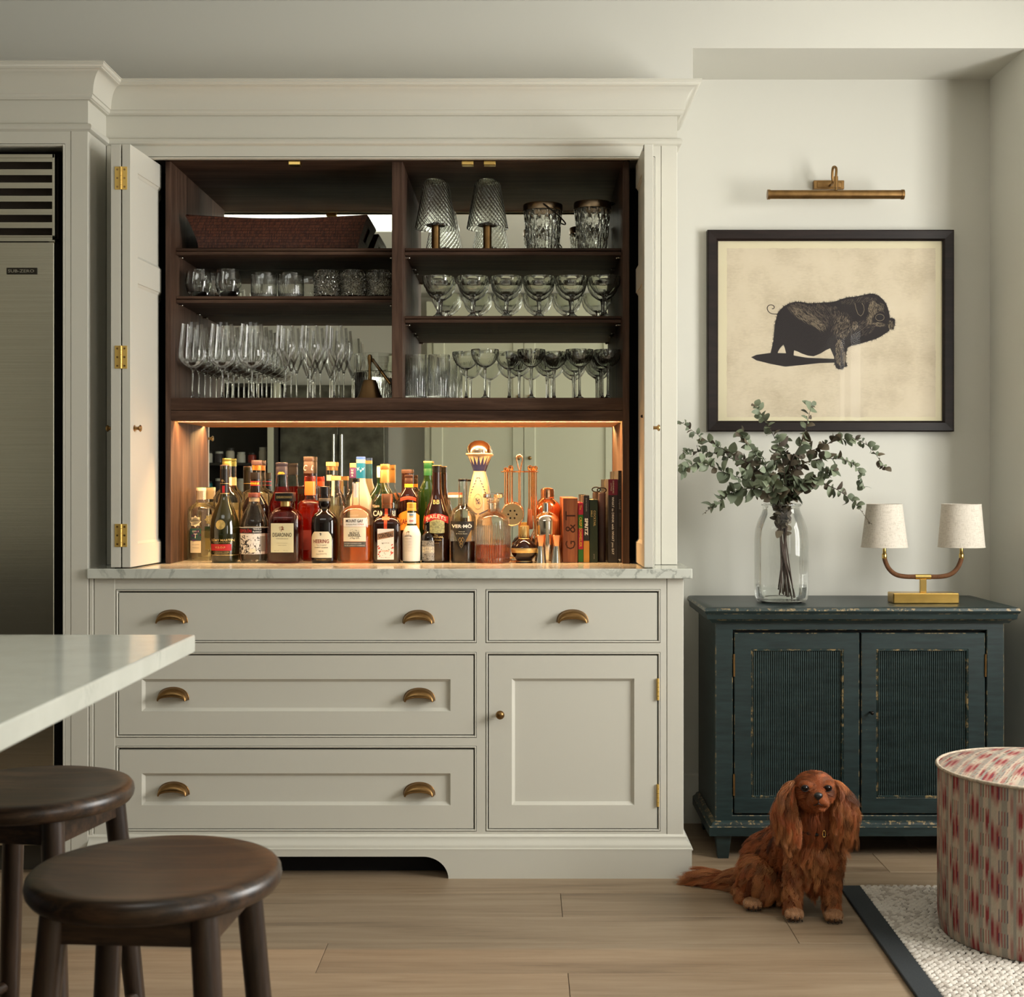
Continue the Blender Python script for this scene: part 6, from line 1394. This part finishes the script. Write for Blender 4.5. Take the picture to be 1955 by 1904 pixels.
for _ in range(120):
    x_, z_ = rg.uniform(A+.01, B_-.01), rg.uniform(C_+.005, C_+(D_-C_)*.28) if rg.random() < .6 else rg.uniform(C_, D_); l = rg.uniform(.002, .012); a = rg.uniform(-.6, .6)
    mb.add([(x_, yp-.0001, z_), (x_, yp-.0001, z_+.0004), (x_+l*math.cos(a), yp-.0001, z_+l*math.sin(a))], [(0, 1, 2)])
sc_ = mb.build('scratches', M('scratch_ink', (.34, .27, .19), .8), fr_); sc_['kind'] = 'stuff'
MB().box(x0+fw-.002, x1-fw+.002, PY+.0125, PY+.0135, z0+fw-.002, z1-fw+.002).build('pane', PANE, fr_)

YP = 4.55; s = YP/F
pl_ = thing('picture_light', 'antique brass picture light with a long tube above the pig print', 'lamp', (X(1595, YP), YB-.01, Z(350, YP)))
zc_ = Z(371.5, YP); MB().cyl((X(1466, YP), YP, zc_), (X(1724, YP), YP, zc_), .0152, n=28).build('tube', BRASSD, pl_, smooth=40)
for a in (1465, 1720.5): MB().cyl((X(a, YP), YP, zc_), (X(a+5, YP), YP, zc_), .0172, n=28).build('end_cap', BRASSD, pl_, smooth=40)
wx0, wx1 = X(1552, 4.66), X(1610, 4.66); MB().box(wx0, wx1, YB-.022, YB-.0005, Z(363, 4.66), Z(346, 4.66)).rings([(wx0+.010, wx1-.010, Z(360.5, 4.66), Z(348.5, 4.66), YB-.0221), (wx0+.012, wx1-.012, Z(359.5, 4.66), Z(349.5, 4.66), YB-.024)]).build('wall_plate', BRASSD, pl_, bevel=.002)
hx = X(1592, 4.6); hk = catmull([Vector((X(1585, 4.64), YB-.022, Z(354, 4.64))), Vector((X(1587, 4.62), 4.60, Z(352, 4.62))), Vector((X(1587.5, 4.60), 4.588, Z(335, 4.59))), Vector((X(1590, 4.58), 4.575, Z(320.5, 4.58))), Vector((X(1596, 4.56), 4.557, Z(322, 4.56))), Vector((X(1596, 4.55), 4.551, Z(338, 4.55)))], 6)
MB().tube(hk, .0046, 10).build('swan_neck', BRASSD, pl_, smooth=60); MB().cyl((X(1596, YP), YP, Z(359, YP)), (X(1596, YP), YP, Z(337, YP)), .0072, n=16).cyl((X(1596, YP), YP, Z(364, YP)), (X(1596, YP), YP, Z(358, YP)), .005, n=12).build('swivel', BRASSD, pl_, smooth=40)

# ================================================================== kitchen island
isl = thing('kitchen_island', 'kitchen island with a white veined worktop at the left edge', 'island', (-1.6, 1.5, 0))
MB().box(-3.2, X(373, 2.267), .62, 2.267, WT-.030, WT).build('island_worktop', QUARTZ, isl, bevel=.003, seg=3)
MB().box(-3.15, -1.05, .70, 2.22, .08, WT-.0305).build('island_body', paint('island_paint', (.018, .016, .013), .5), isl); MB().box(-3.1, -1.09, .75, 2.15, 0, .08).build('toe_kick', BLACKP, isl)

# ================================================================== stools
def stool(label, cx, cy, rot):
    h = .65; R_ = .176; t = thing('bar_stool', label, 'stool', (cx, cy, 0), 'dark oak stools at the island')
    def rt(x, y): return (cx+x*math.cos(rot)-y*math.sin(rot), cy+x*math.sin(rot)+y*math.cos(rot))
    th = .034; pr = [(R_*.90, h-th), (R_*.965, h-th+.003), (R_*.992, h-th+.010), (R_, h-.017), (R_*.992, h-.008), (R_*.965, h-.002), (R_*.93, h), (R_*.80, h-.0025), (R_*.5, h-.006), (.001, h-.008)]
    MB().lathe((cx, cy, 0), pr, 72, caps=(True, False)).build('seat', STOOLW, t, smooth=60)
    q = .102; sp = .045; legs = {}
    for i, (sx, sy) in enumerate(((-1, -1), (1, -1), (1, 1), (-1, 1))):
        tx, ty = rt(sx*q, sy*q); bx, by = rt(sx*(q+sp), sy*(q+sp)); a = Vector((bx, by, 0)); b_ = Vector((tx, ty, h-th+.002))
        MB().tube([a, a.lerp(b_, .5), b_], [.0165, .0190, .0195], 18).build('leg', STOOLV, t, smooth=60)
    for i in range(4):
        ca, sa = [((-1, -1), (1, -1)), ((1, -1), (1, 1)), ((1, 1), (-1, 1)), ((-1, 1), (-1, -1))][i]
        u = (h-th-.022)/(h-th); k_ = q+sp*(1-u); p0, p1 = Vector(rt(ca[0]*k_, ca[1]*k_)), Vector(rt(sa[0]*k_, sa[1]*k_)); d = (p1-p0).normalized(); n_ = Vector((-d.y, d.x))*.011; vs = []
        for z in (h-th-.040, h-th): 
            for p, w in ((p0, -n_), (p1, -n_), (p1, n_), (p0, n_)): vs.append((p.x+w.x, p.y+w.y, z))
        MB().add(vs, [(3, 2, 1, 0), (4, 5, 6, 7), (0, 1, 5, 4), (1, 2, 6, 5), (2, 3, 7, 6), (3, 0, 4, 7)]).build('apron', STOOLW, t, bevel=.001)
        u = .30; k_ = q+sp*(1-u); p0, p1 = rt(ca[0]*k_, ca[1]*k_), rt(sa[0]*k_, sa[1]*k_); zz_ = (h-th)*u+(.05 if i % 2 else 0)
        MB().cyl((p0[0], p0[1], zz_), (p1[0], p1[1], zz_), .011, n=12).build('stretcher', STOOLV, t, smooth=50)
stool('dark oak round stool nearest the camera, in front of the drawers', X(297, 1.878), 1.878, math.radians(-4))
stool('dark oak round stool beyond the island corner, cut by the left edge', X(62, 2.381), 2.381, math.radians(-12))

# ================================================================== rug and footstool
rugz = .011; rot = math.radians(1.3)
rug = thing('rug', 'pale woven wool rug with a dark slate border strip', 'rug', (.9256, 3.899, 0))
def rr_(u, v): return (.9256+u*math.cos(rot)+v*math.sin(rot)*-1*-1*0+v*math.sin(rot), 3.899-v*math.cos(rot)+u*math.sin(rot)*0)
def quad_slab(u0, u1, v0, v1, z0, z1):
    P = [rr_(u0, v1), rr_(u1, v1), rr_(u1, v0), rr_(u0, v0)]; P = [(p[0]-(.022*(q/.85)), p[1]) for p, q in zip(P, (v1, v1, v0, v0))]
    return MB().add([(*p, z0) for p in P]+[(*p, z1) for p in P], [(3, 2, 1, 0), (4, 5, 6, 7), (0, 1, 5, 4), (1, 2, 6, 5), (2, 3, 7, 6), (3, 0, 4, 7)])
rot = 0.0
quad_slab(.0, .060, 0, 1.9, .0005, rugz).build('border', M('slate_webbing', (.026, .031, .034), .9, grain=.35, gs=500, bmp=.6), rug, bevel=.003)
quad_slab(.060, 1.45, 0, 1.9, .0005, rugz-.004).build('backing', M('rug_backing', (.028, .023, .019), .95), rug)
rg = random.Random(4); mb = MB(); mats = [M('wool_cream', (.66, .61, .54), .95), M('wool_oat', (.48, .43, .37), .95)]
v = .004; row = 0
while v < 1.05:
    u = .066+(row % 2)*.009; shift = .022*(v/.85)
    while u < .90:
        x_, y_ = .9256+u-shift, 3.899-v; l = .0095*rg.uniform(.85, 1.15); w = .0040; a = (.32 if row % 2 else -.32)+rg.uniform(-.12, .12); ca, sa = math.cos(a), math.sin(a); z_ = rugz-.004; hh_ = .0055*rg.uniform(.8, 1.2); vs = []
        for (dx, dy, dz) in ((-1, 0, 0), (-.55, -1, 0), (.55, -1, 0), (1, 0, 0), (.55, 1, 0), (-.55, 1, 0), (-.5, -.45, 1), (.5, -.45, 1), (.5, .45, 1), (-.5, .45, 1)):
            vs.append((x_+dx*l*ca-dy*w*sa, y_+dx*l*sa+dy*w*ca, z_+dz*hh_))
        mb.add(vs, [(6, 7, 8, 9), (1, 2, 7, 6), (4, 5, 9, 8), (2, 3, 7), (3, 8, 7), (3, 4, 8), (5, 0, 9), (0, 6, 9), (0, 1, 6)], 0 if rg.random() < .7 else 1)
        u += .0195*rg.uniform(.95, 1.05)
    v += .0108; row += 1
pile = mb.build('woven_pile', mats, rug, smooth=80); pile['kind'] = 'stuff'

pc = (1.357, 3.49); pr_ = .26; pz0 = rugz+.002; ph = .428
pf = thing('drum_footstool', 'round drum footstool in red ikat striped fabric on the rug', 'footstool', (pc[0], pc[1], pz0))
def ikat(u, v, nz):
    """u, v in metres across and along the stripes; returns linear colour"""
    st = np.floor(u/.0070); fu = u/.0070-st
    g = np.mod(st, 9)
    base = np.array([.47, .40, .31])+np.zeros(u.shape+(3,))
    grey = (g == 4)|(g == 5)|(g == 8); base[grey] = [.32, .29, .24]
    pale = (g == 2)|(g == 6); base[pale] = [.52, .40, .31]
    grp = np.floor(st/9); ph_ = np.where(np.mod(grp, 2) == 0, 0, .5)
    ins = (g <= 3)|(g == 7)
    w = np.where(g == 7, .40, .46)
    t = np.mod(v/.118+ph_+.07*np.sin(st*2.3)+np.where(g == 7, .2, 0), 1); d = np.abs(t-.5)
    blot = np.clip((w*.5-d)/.22+.5, 0, 1)*ins; blot = blot*(.45+.5*(np.mod(st, 2) == 0))
    halo = np.clip((w*.5+.16-d)/.2, 0, 1)*ins*.35
    red = np.array([.25, .035, .042]); pink = np.array([.47, .21, .17])
    c = base*(1-halo[..., None])+pink*halo[..., None]; c = c*(1-blot[..., None])+red*blot[..., None]
    thr = (fu < .16); dash = np.mod(v/.0042, 1) < .55; tc = np.where((np.mod(st, 3) == 0)[..., None], np.array([.02, .03, .09]), np.array([.30, .03, .03])); tc = np.where((np.mod(st, 5) == 1)[..., None], np.array([.04, .07, .03]), tc)
    m = (thr & dash)[..., None]; c = np.where(m, tc, c); return c*nz[..., None]
def vcol_mat(name):
    m, nt, b = nodes(name); a = nt.nodes.new('ShaderNodeAttribute'); a.attribute_name = 'col'; nt.links.new(a.outputs['Color'], b.inputs['Base Color']); b.inputs['Roughness'].default_value = .95; b.inputs['Specular IOR Level'].default_value = .1; return m
IK = vcol_mat('ikat_fabric')
def grid_obj(name, V, nu, nv, cols, parent, wrap=True):
    fs = [(j*nu+i, j*nu+(i+1) % nu, (j+1)*nu+(i+1) % nu, (j+1)*nu+i) for j in range(nv-1) for i in range(nu if wrap else nu-1)]
    me = bpy.data.meshes.new(name); o0 = np.array(worg(parent)); me.from_pydata((V-o0).tolist(), [], fs); me.materials.append(IK)
    at = me.attributes.new('col', 'FLOAT_COLOR', 'POINT'); at.data.foreach_set('color', np.concatenate([cols, np.ones((len(cols), 1))], 1).astype(np.float32).ravel())
    me.polygons.foreach_set('use_smooth', [True]*len(fs)); o = bpy.data.objects.new(name, me); COL.objects.link(o); o.parent = parent; return o
nu, nv = 900, 110; th = np.linspace(0, 2*PI, nu, endpoint=False); zz_ = np.linspace(0, ph, nv); TH, ZZ = np.meshgrid(th, zz_)
RR = pr_*(1-.018*(1-np.clip(ZZ/.05, 0, 1))**2+.004*np.sin(PI*ZZ/ph)); nz = 1+.10*(np.random.rand(*TH.shape)-.5)
V = np.stack([pc[0]+RR*np.cos(TH), pc[1]+RR*np.sin(TH), pz0+ZZ], -1).reshape(-1, 3)
grid_obj('side_cover', V, nu, nv, ikat(TH*pr_, ZZ, nz).reshape(-1, 3), pf)
nr = 60; rr2 = np.linspace(1, 0.004, nr); TH, RQ = np.meshgrid(th, rr2); PX, PYY = pr_*RQ*np.cos(TH), pr_*RQ*np.sin(TH); nz = 1+.10*(np.random.rand(*TH.shape)-.5)
HZ = pz0+ph+.030*(1-RQ**2.6); V = np.stack([pc[0]+PX, pc[1]+PYY, HZ], -1).reshape(-1, 3); ang = math.radians(-35)
grid_obj('top_cover', V, nu, nr, ikat(PX*math.cos(ang)+PYY*math.sin(ang)+5, -PX*math.sin(ang)+PYY*math.cos(ang)+5, nz).reshape(-1, 3), pf)
MB().tube([(pc[0]+(pr_+.001)*math.cos(t), pc[1]+(pr_+.001)*math.sin(t), pz0+ph) for t in [2*PI*i/90 for i in range(90)]], .0046, 8, closed=True).build('piping', M('piping_stripe', (.46, .38, .29), .95, grain=.35, gs=110), pf, smooth=60)
# ================================================================== the spaniel
dogc = W(1545, 1745, 3.66); dogc.z = 0
dog = thing('dog', 'chestnut long-eared spaniel sitting on the floor in front of the sideboard', 'dog', tuple(dogc))
prims = []                                            # (centre, radii, region)
def pr(px, py, Y, r, reg):
    if not isinstance(r, tuple): r = (r, r, r)
    prims.append((W(px, py, Y), r, reg))
def chain(nodes_, reg, n=7):
    for (a, b) in zip(nodes_[:-1], nodes_[1:]):
        pa, pb = W(*a[:3]), W(*b[:3])
        for i in range(n):
            t = i/n; ra, rb = a[3], b[3]
            if not isinstance(ra, tuple): ra = (ra,)*3
            if not isinstance(rb, tuple): rb = (rb,)*3
            prims.append((pa.lerp(pb, t), tuple(u+(v-u)*t for u, v in zip(ra, rb)), reg))
    a = nodes_[-1]; pr(*a[:3], a[3], reg)
pr(1555, 1508, 3.605, (.054, .056, .049), 'skull')
pr(1553, 1527, 3.60, (.047, .045, .036), 'face')
pr(1541, 1500, 3.572, (.022, .020, .014), 'face'); pr(1577, 1500, 3.572, (.022, .020, .014), 'face')
pr(1560, 1523, 3.555, (.026, .034, .022), 'face'); pr(1562, 1526, 3.530, (.021, .022, .018), 'face')
pr(1551, 1531, 3.545, (.015, .024, .0145), 'face'); pr(1572, 1531, 3.545, (.015, .024, .0145), 'face')
pr(1562, 1543, 3.552, (.019, .026, .012), 'face')
chain([(1555, 1535, 3.65, .050), (1558, 1570, 3.67, .058), (1559, 1600, 3.685, .062)], 'neck')
pr(1558, 1620, 3.675, (.060, .060, .066), 'chest'); pr(1555, 1652, 3.68, (.050, .050, .048), 'chest')
chain([(1550, 1598, 3.71, .068), (1512, 1620, 3.79, .075), (1472, 1640, 3.86, .078)], 'body')
pr(1450, 1668, 3.79, (.046, .062, .052), 'thigh'); pr(1470, 1690, 3.77, (.05, .05, .032), 'thigh')
chain([(1418, 1698, 3.81, .026), (1424, 1716, 3.765, .022)], 'leg', 5); pr(1437, 1725, 3.725, (.026, .034, .017), 'paw')
chain([(1524, 1635, 3.665, .034), (1514, 1690, 3.655, .024), (1513, 1735, 3.648, .0215)], 'leg'); pr(1516, 1744, 3.630, (.025, .031, .0165), 'paw')
chain([(1588, 1635, 3.66, .034), (1587, 1690, 3.65, .024), (1588, 1735, 3.640, .0215)], 'leg'); pr(1591, 1747, 3.618, (.026, .032, .0165), 'paw')
for cx, cy, Y in ((1437, 1729, 3.698), (1516, 1748.5, 3.604), (1591, 1751, 3.592)):
    for k in (-1.5, -.5, .5, 1.5): pr(cx+k*8.6, cy-abs(k)*1.2, Y+abs(k)*.006, (.0070, .015, .0120), 'toe')
chain([(1521, 1500, 3.612, (.016, .018, .014)), (1508, 1518, 3.606, (.022, .014, .020)), (1501, 1548, 3.60, (.027, .013, .026)), (1505, 1576, 3.60, (.022, .011, .020))], 'ear', 5)
chain([(1588, 1498, 3.617, (.016, .018, .014)), (1602, 1516, 3.61, (.022, .014, .020)), (1612, 1546, 3.602, (.027, .013, .026)), (1612, 1574, 3.60, (.022, .011, .020))], 'ear', 5)
chain([(1440, 1674, 3.89, .026), (1398, 1682, 3.91, .014), (1365, 1676, 3.93, .011), (1345, 1676, 3.94, .007)], 'tail', 9)
bm = bmesh.new()
for c, r, reg in prims:
    bmesh.ops.create_icosphere(bm, subdivisions=3, radius=1, matrix=Matrix.Translation(c-dogc) @ Matrix.Diagonal((*r, 1)))
me = bpy.data.meshes.new('dog_raw'); bm.to_mesh(me); bm.free()
tmp = bpy.data.objects.new('dog_raw', me); COL.objects.link(tmp)
md = tmp.modifiers.new('r', 'REMESH'); md.mode = 'VOXEL'; md.voxel_size = .0038
md = tmp.modifiers.new('s', 'SMOOTH'); md.factor = .5; md.iterations = 2
dg = bpy.context.evaluated_depsgraph_get(); bme = bpy.data.meshes.new_from_object(tmp.evaluated_get(dg)); bpy.data.objects.remove(tmp)
bme.name = 'body'; bme.materials.clear(); bme.polygons.foreach_set('use_smooth', [True]*len(bme.polygons))
nv = len(bme.vertices); co = np.zeros(nv*3, np.float32); bme.vertices.foreach_get('co', co); co = co.reshape(-1, 3)
co[:, 2] = np.maximum(co[:, 2], .001); bme.vertices.foreach_set('co', co.ravel())
Cn = np.array([list(c-dogc) for c, r, g in prims]); Rn = np.array([r for c, r, g in prims]); Gn = np.array([g for c, r, g in prims])
def region(P):
    out = []
    for i in range(0, len(P), 4000):
        q = (P[i:i+4000, None, :]-Cn[None])/Rn[None]; d = (np.sqrt((q**2).sum(-1))-1)*Rn.min(1)[None]; out.append(d.argmin(1))
    return Gn[np.concatenate(out)]
# coat colour: deeper round the eyes and muzzle, paler toes
regv = region(co); colv = np.tile(np.array([.17, .045, .016]), (nv, 1))
colv[regv == 'face'] = [.20, .055, .018]; colv[(regv == 'paw')|(regv == 'toe')] = [.36, .18, .09]
bme.materials.append(vcol_mat('dog_coat_skin'))
at = bme.attributes.new('col', 'FLOAT_COLOR', 'POINT'); at.data.foreach_set('color', np.concatenate([colv, np.ones((nv, 1))], 1).astype(np.float32).ravel())
body = bpy.data.objects.new('body', bme); COL.objects.link(body); body.parent = dog

# ---- fur strands rooted on the body
bme.calc_loop_triangles(); nt_ = len(bme.loop_triangles); tri = np.zeros(nt_*3, np.int32); bme.loop_triangles.foreach_get('vertices', tri); tri = tri.reshape(-1, 3)
A3, B3, C3 = co[tri[:, 0]], co[tri[:, 1]], co[tri[:, 2]]; cr = np.cross(B3-A3, C3-A3); ar = np.linalg.norm(cr, axis=1); nr3 = cr/np.maximum(ar, 1e-12)[:, None]
regt = region((A3+B3+C3)/3)
dens = {'skull': 2.6, 'face': 2.6, 'neck': 1.1, 'chest': 1.3, 'body': .9, 'thigh': 1.1, 'leg': 1.2, 'paw': 1.2, 'toe': 1.2, 'ear': 2.0, 'tail': 5.0}
lens = {'skull': .016, 'face': .0075, 'neck': .046, 'chest': .042, 'body': .032, 'thigh': .042, 'leg': .015, 'paw': .009, 'toe': .005, 'ear': .060, 'tail': .085}
lift = {'skull': .6, 'face': .25, 'neck': .7, 'chest': .9, 'body': .75, 'thigh': .95, 'leg': .8, 'paw': .5, 'toe': .3, 'ear': .75, 'tail': .55}
rngn = np.random.default_rng(11)
wgt = ar*np.array([dens[g] for g in regt]); wgt /= wgt.sum(); NS = 80000
ti = rngn.choice(nt_, NS, p=wgt); u = rngn.random((NS, 2)); fl_ = u.sum(1) > 1; u[fl_] = 1-u[fl_]
Pr = A3[ti]+(B3[ti]-A3[ti])*u[:, :1]+(C3[ti]-A3[ti])*u[:, 1:]; Nn = nr3[ti]; rg_ = regt[ti]
flow = np.zeros((NS, 3)); flow[:] = (-.05, -.1, -1)
flow[rg_ == 'face'] = (0, .9, .1); m = rg_ == 'skull'; flow[m] = np.stack([np.tanh((Pr[m, 0]-(W(1556, 1510, 3.6)-dogc).x)/.02)*.7, np.full(m.sum(), .5), np.full(m.sum(), -.35)], 1)
flow[rg_ == 'body'] = (-.55, .35, -.75); flow[rg_ == 'thigh'] = (-.45, .1, -.8); flow[rg_ == 'tail'] = (-1, .12, -.12); flow[rg_ == 'toe'] = (0, -.8, -.3); flow[rg_ == 'paw'] = (0, -.7, -.4); flow[rg_ == 'leg'] = (-.12, .35, -.9)
flow -= Nn*(flow*Nn).sum(1, keepdims=True)*.8; flow /= np.linalg.norm(flow, axis=1, keepdims=True)+1e-9
L = np.array([lens[g] for g in rg_])*rngn.uniform(.6, 1.15, NS); Li = np.array([lift[g] for g in rg_])
# clear of the eyes and the nose
eyes = [W(1536.5, 1505, 3.556)-dogc, W(1580, 1505, 3.556)-dogc, W(1562, 1519.5, 3.512)-dogc]
keep = np.ones(NS, bool)
for e_, q in zip(eyes, (.0125, .0125, .0125)): keep &= np.linalg.norm(Pr-np.array(e_), axis=1) > q
Pr, Nn, flow, L, Li, rg_ = Pr[keep], Nn[keep], flow[keep], L[keep], Li[keep], rg_[keep]; NS = len(Pr)
K_ = 8; t = np.linspace(0, 1, K_)[None, :, None]
wav = np.sin(Pr[:, 0]*160+Pr[:, 2]*130+rngn.uniform(0, .9, NS)); side = np.cross(flow, Nn)
long_ = np.isin(rg_, ['ear', 'chest', 'neck', 'thigh', 'tail', 'body', 'leg'])
amp = np.where(long_, .0080, .0006)*rngn.uniform(.4, 1.3, NS); frq = rngn.uniform(.8, 1.6, NS)
ph_ = np.floor(Pr[:, 0]*55)*1.7+np.floor(Pr[:, 2]*50)*2.3
S_ = (Pr[:, None, :]+L[:, None, None]*(Nn[:, None, :]*(Li[:, None, None]*(t-.62*t*t))+flow[:, None, :]*t*.92)
      + side[:, None, :]*(amp[:, None, None]*np.sin(2*PI*frq[:, None, None]*t+ph_[:, None, None])*t)
      + np.array([0, 0, -1.0])[None, None]*(np.where(long_, .010, .0)[:, None, None]*t*t))
# gather neighbours into locks
gi = rngn.choice(NS, 2000, replace=False); G = Pr[gi]; near = np.concatenate([((Pr[i:i+3000, None]-G[None])**2).sum(-1).argmin(1) for i in range(0, NS, 3000)])
gs = S_[gi][near]; cl = (np.where(long_, .85, .25)[:, None, None]*t**1.5); S_ = S_*(1-cl)+gs*cl+rngn.normal(0, 1, (NS, 1, 3))*np.where(long_, .0024, .0007)[:, None, None]*t
S_[..., 2] = np.maximum(S_[..., 2], .0015)
lkv = (np.abs(np.sin(near*78.233)*12543.7) % 1)[:, None]; cc_ = np.array([.34, .082, .022])[None]*(.25+1.15*lkv)*rngn.uniform(.75, 1.25, (NS, 1)); gold = np.array([.66, .28, .10])[None]
lk = (np.abs(np.sin(near*12.9898)*43758.5) % 1)[:, None]; mixw = np.where(np.isin(rg_, ['ear', 'chest', 'tail', 'thigh', 'leg'])[:, None], .85, .25)*lk
cc_ = cc_*(1-mixw)+gold*mixw*rngn.uniform(.8, 1.1, (NS, 1)); pw = np.isin(rg_, ['paw', 'toe'])[:, None]; cc_ = np.where(pw, np.array([.60, .36, .20])[None]*rngn.uniform(.6, 1.1, (NS, 1)), cc_)
fc = rg_ == 'face'; cc_[fc] = np.array([.30, .088, .028])*rngn.uniform(.7, 1.2, (fc.sum(), 1))
hc = bpy.data.hair_curves.new('coat'); hc.add_curves([K_]*NS)
hc.attributes['position'].data.foreach_set('vector', S_.astype(np.float32).ravel())
ra = hc.attributes.get('radius') or hc.attributes.new('radius', 'FLOAT', 'POINT')
rad = (np.where(np.isin(rg_, ['face', 'toe', 'paw', 'skull']), .00024, .00042)[:, None]*(1-.8*np.linspace(0, 1, K_)[None]**1.5)); ra.data.foreach_set('value', rad.astype(np.float32).ravel())
ca = hc.attributes.new('col', 'FLOAT_COLOR', 'CURVE'); ca.data.foreach_set('color', np.concatenate([cc_, np.ones((NS, 1))], 1).astype(np.float32).ravel())
hm_ = vcol_mat('dog_fur'); hb = hm_.node_tree.nodes['Principled BSDF']; hb.inputs['Roughness'].default_value = .42; hb.inputs['Specular IOR Level'].default_value = .45
hc.materials.append(hm_); fur = bpy.data.objects.new('coat', hc); COL.objects.link(fur); fur.parent = dog; fur['kind'] = 'stuff'
# ---- eyes, nose, mouth, collar
EYE = M('dog_eye', (.006, .003, .002), .12, 0, .35); NOSE = M('dog_nose', (.008, .007, .007), .32, 0, .6, bmp=.4, gs=900)
for px in (1536.5, 1580):
    c = W(px, 1505, 3.5575); MB().ball(c, .0092, 20, 14).build('eye', EYE, dog, smooth=80)
    MB().tube([(c.x+.0100*math.cos(a), c.y-.0030-.0015*abs(math.sin(a)), c.z+.0080*math.sin(a)) for a in [2*PI*i/24 for i in range(24)]], .0017, 6, closed=True).build('eyelid', M('dog_lid', (.015, .006, .004), .6), dog, smooth=80)
c = W(1562.2, 1519.5, 3.511); nm = MB().ball(c, (.0118, .0085, .0088), 20, 14); nm.ball((c.x, c.y+.001, c.z-.006), (.006, .006, .006), 12, 8); nm.build('nose', NOSE, dog, smooth=80)
for sx in (-1, 1): MB().ball((c.x+sx*.0052, c.y-.0068, c.z-.0012), (.0026, .0022, .0021), 10, 8).build('nostril', M('nostril', (.002, .002, .002), .8), dog, smooth=80)
mp = [W(1551, 1537.5, 3.5285), W(1557, 1537.5, 3.5165), W(1562.5, 1535, 3.5095), W(1568, 1537.5, 3.5165), W(1574, 1537.5, 3.5285)]
MB().tube(catmull(mp, 5), .0013, 6).tube([W(1562.4, 1527, 3.508), W(1562.5, 1535.5, 3.5105)], .0012, 6).build('mouth', M('dog_lip', (.012, .006, .005), .5), dog, smooth=80)
cl_ = [(.0+W(1559, 1572, 3.67).x+.066*math.cos(a), 3.665+.062*math.sin(a), W(1559, 1583, 3.62).z+.012*math.sin(a)) for a in [2*PI*i/30 for i in range(30)]]
col_ = MB().tube(cl_, .0045, 8, closed=True).build('collar', M('collar_black', (.01, .009, .009), .5), dog, smooth=80)
tg = W(1573, 1592, 3.592); MB().tube([(tg.x+.004*math.cos(a), tg.y-.002, tg.z+.009*math.sin(a)) for a in [2*PI*i/16 for i in range(16)]], .0013, 6, closed=True).build('collar_ring', BRASSP, col_, smooth=80)
CLAW = M('dog_claw', (.02, .013, .010), .4); PADD = M('dog_toe_gap', (.035, .012, .006), .8)
for cx, cy, Y in ((1437, 1729, 3.698), (1516, 1748.5, 3.604), (1591, 1751, 3.592)):
    for k in (-1.5, -.5, .5, 1.5):
        c = W(cx+k*8.6, cy-abs(k)*1.2, Y+abs(k)*.006); MB().ball((c.x, c.y-.0165, .0055), (.0020, .0050, .0026), 10, 8).build('claw', CLAW, dog, smooth=80)
    for k in (-1, 0, 1):
        c = W(cx+k*8.6, cy-abs(k)*1.2, Y+abs(k)*.006); MB().tube([(c.x, c.y-.0125, .004), (c.x, c.y-.0135, .011), (c.x, c.y-.008, .0185)], [.0012, .0016, .0008], 6).build('toe_gap', PADD, dog, smooth=80)
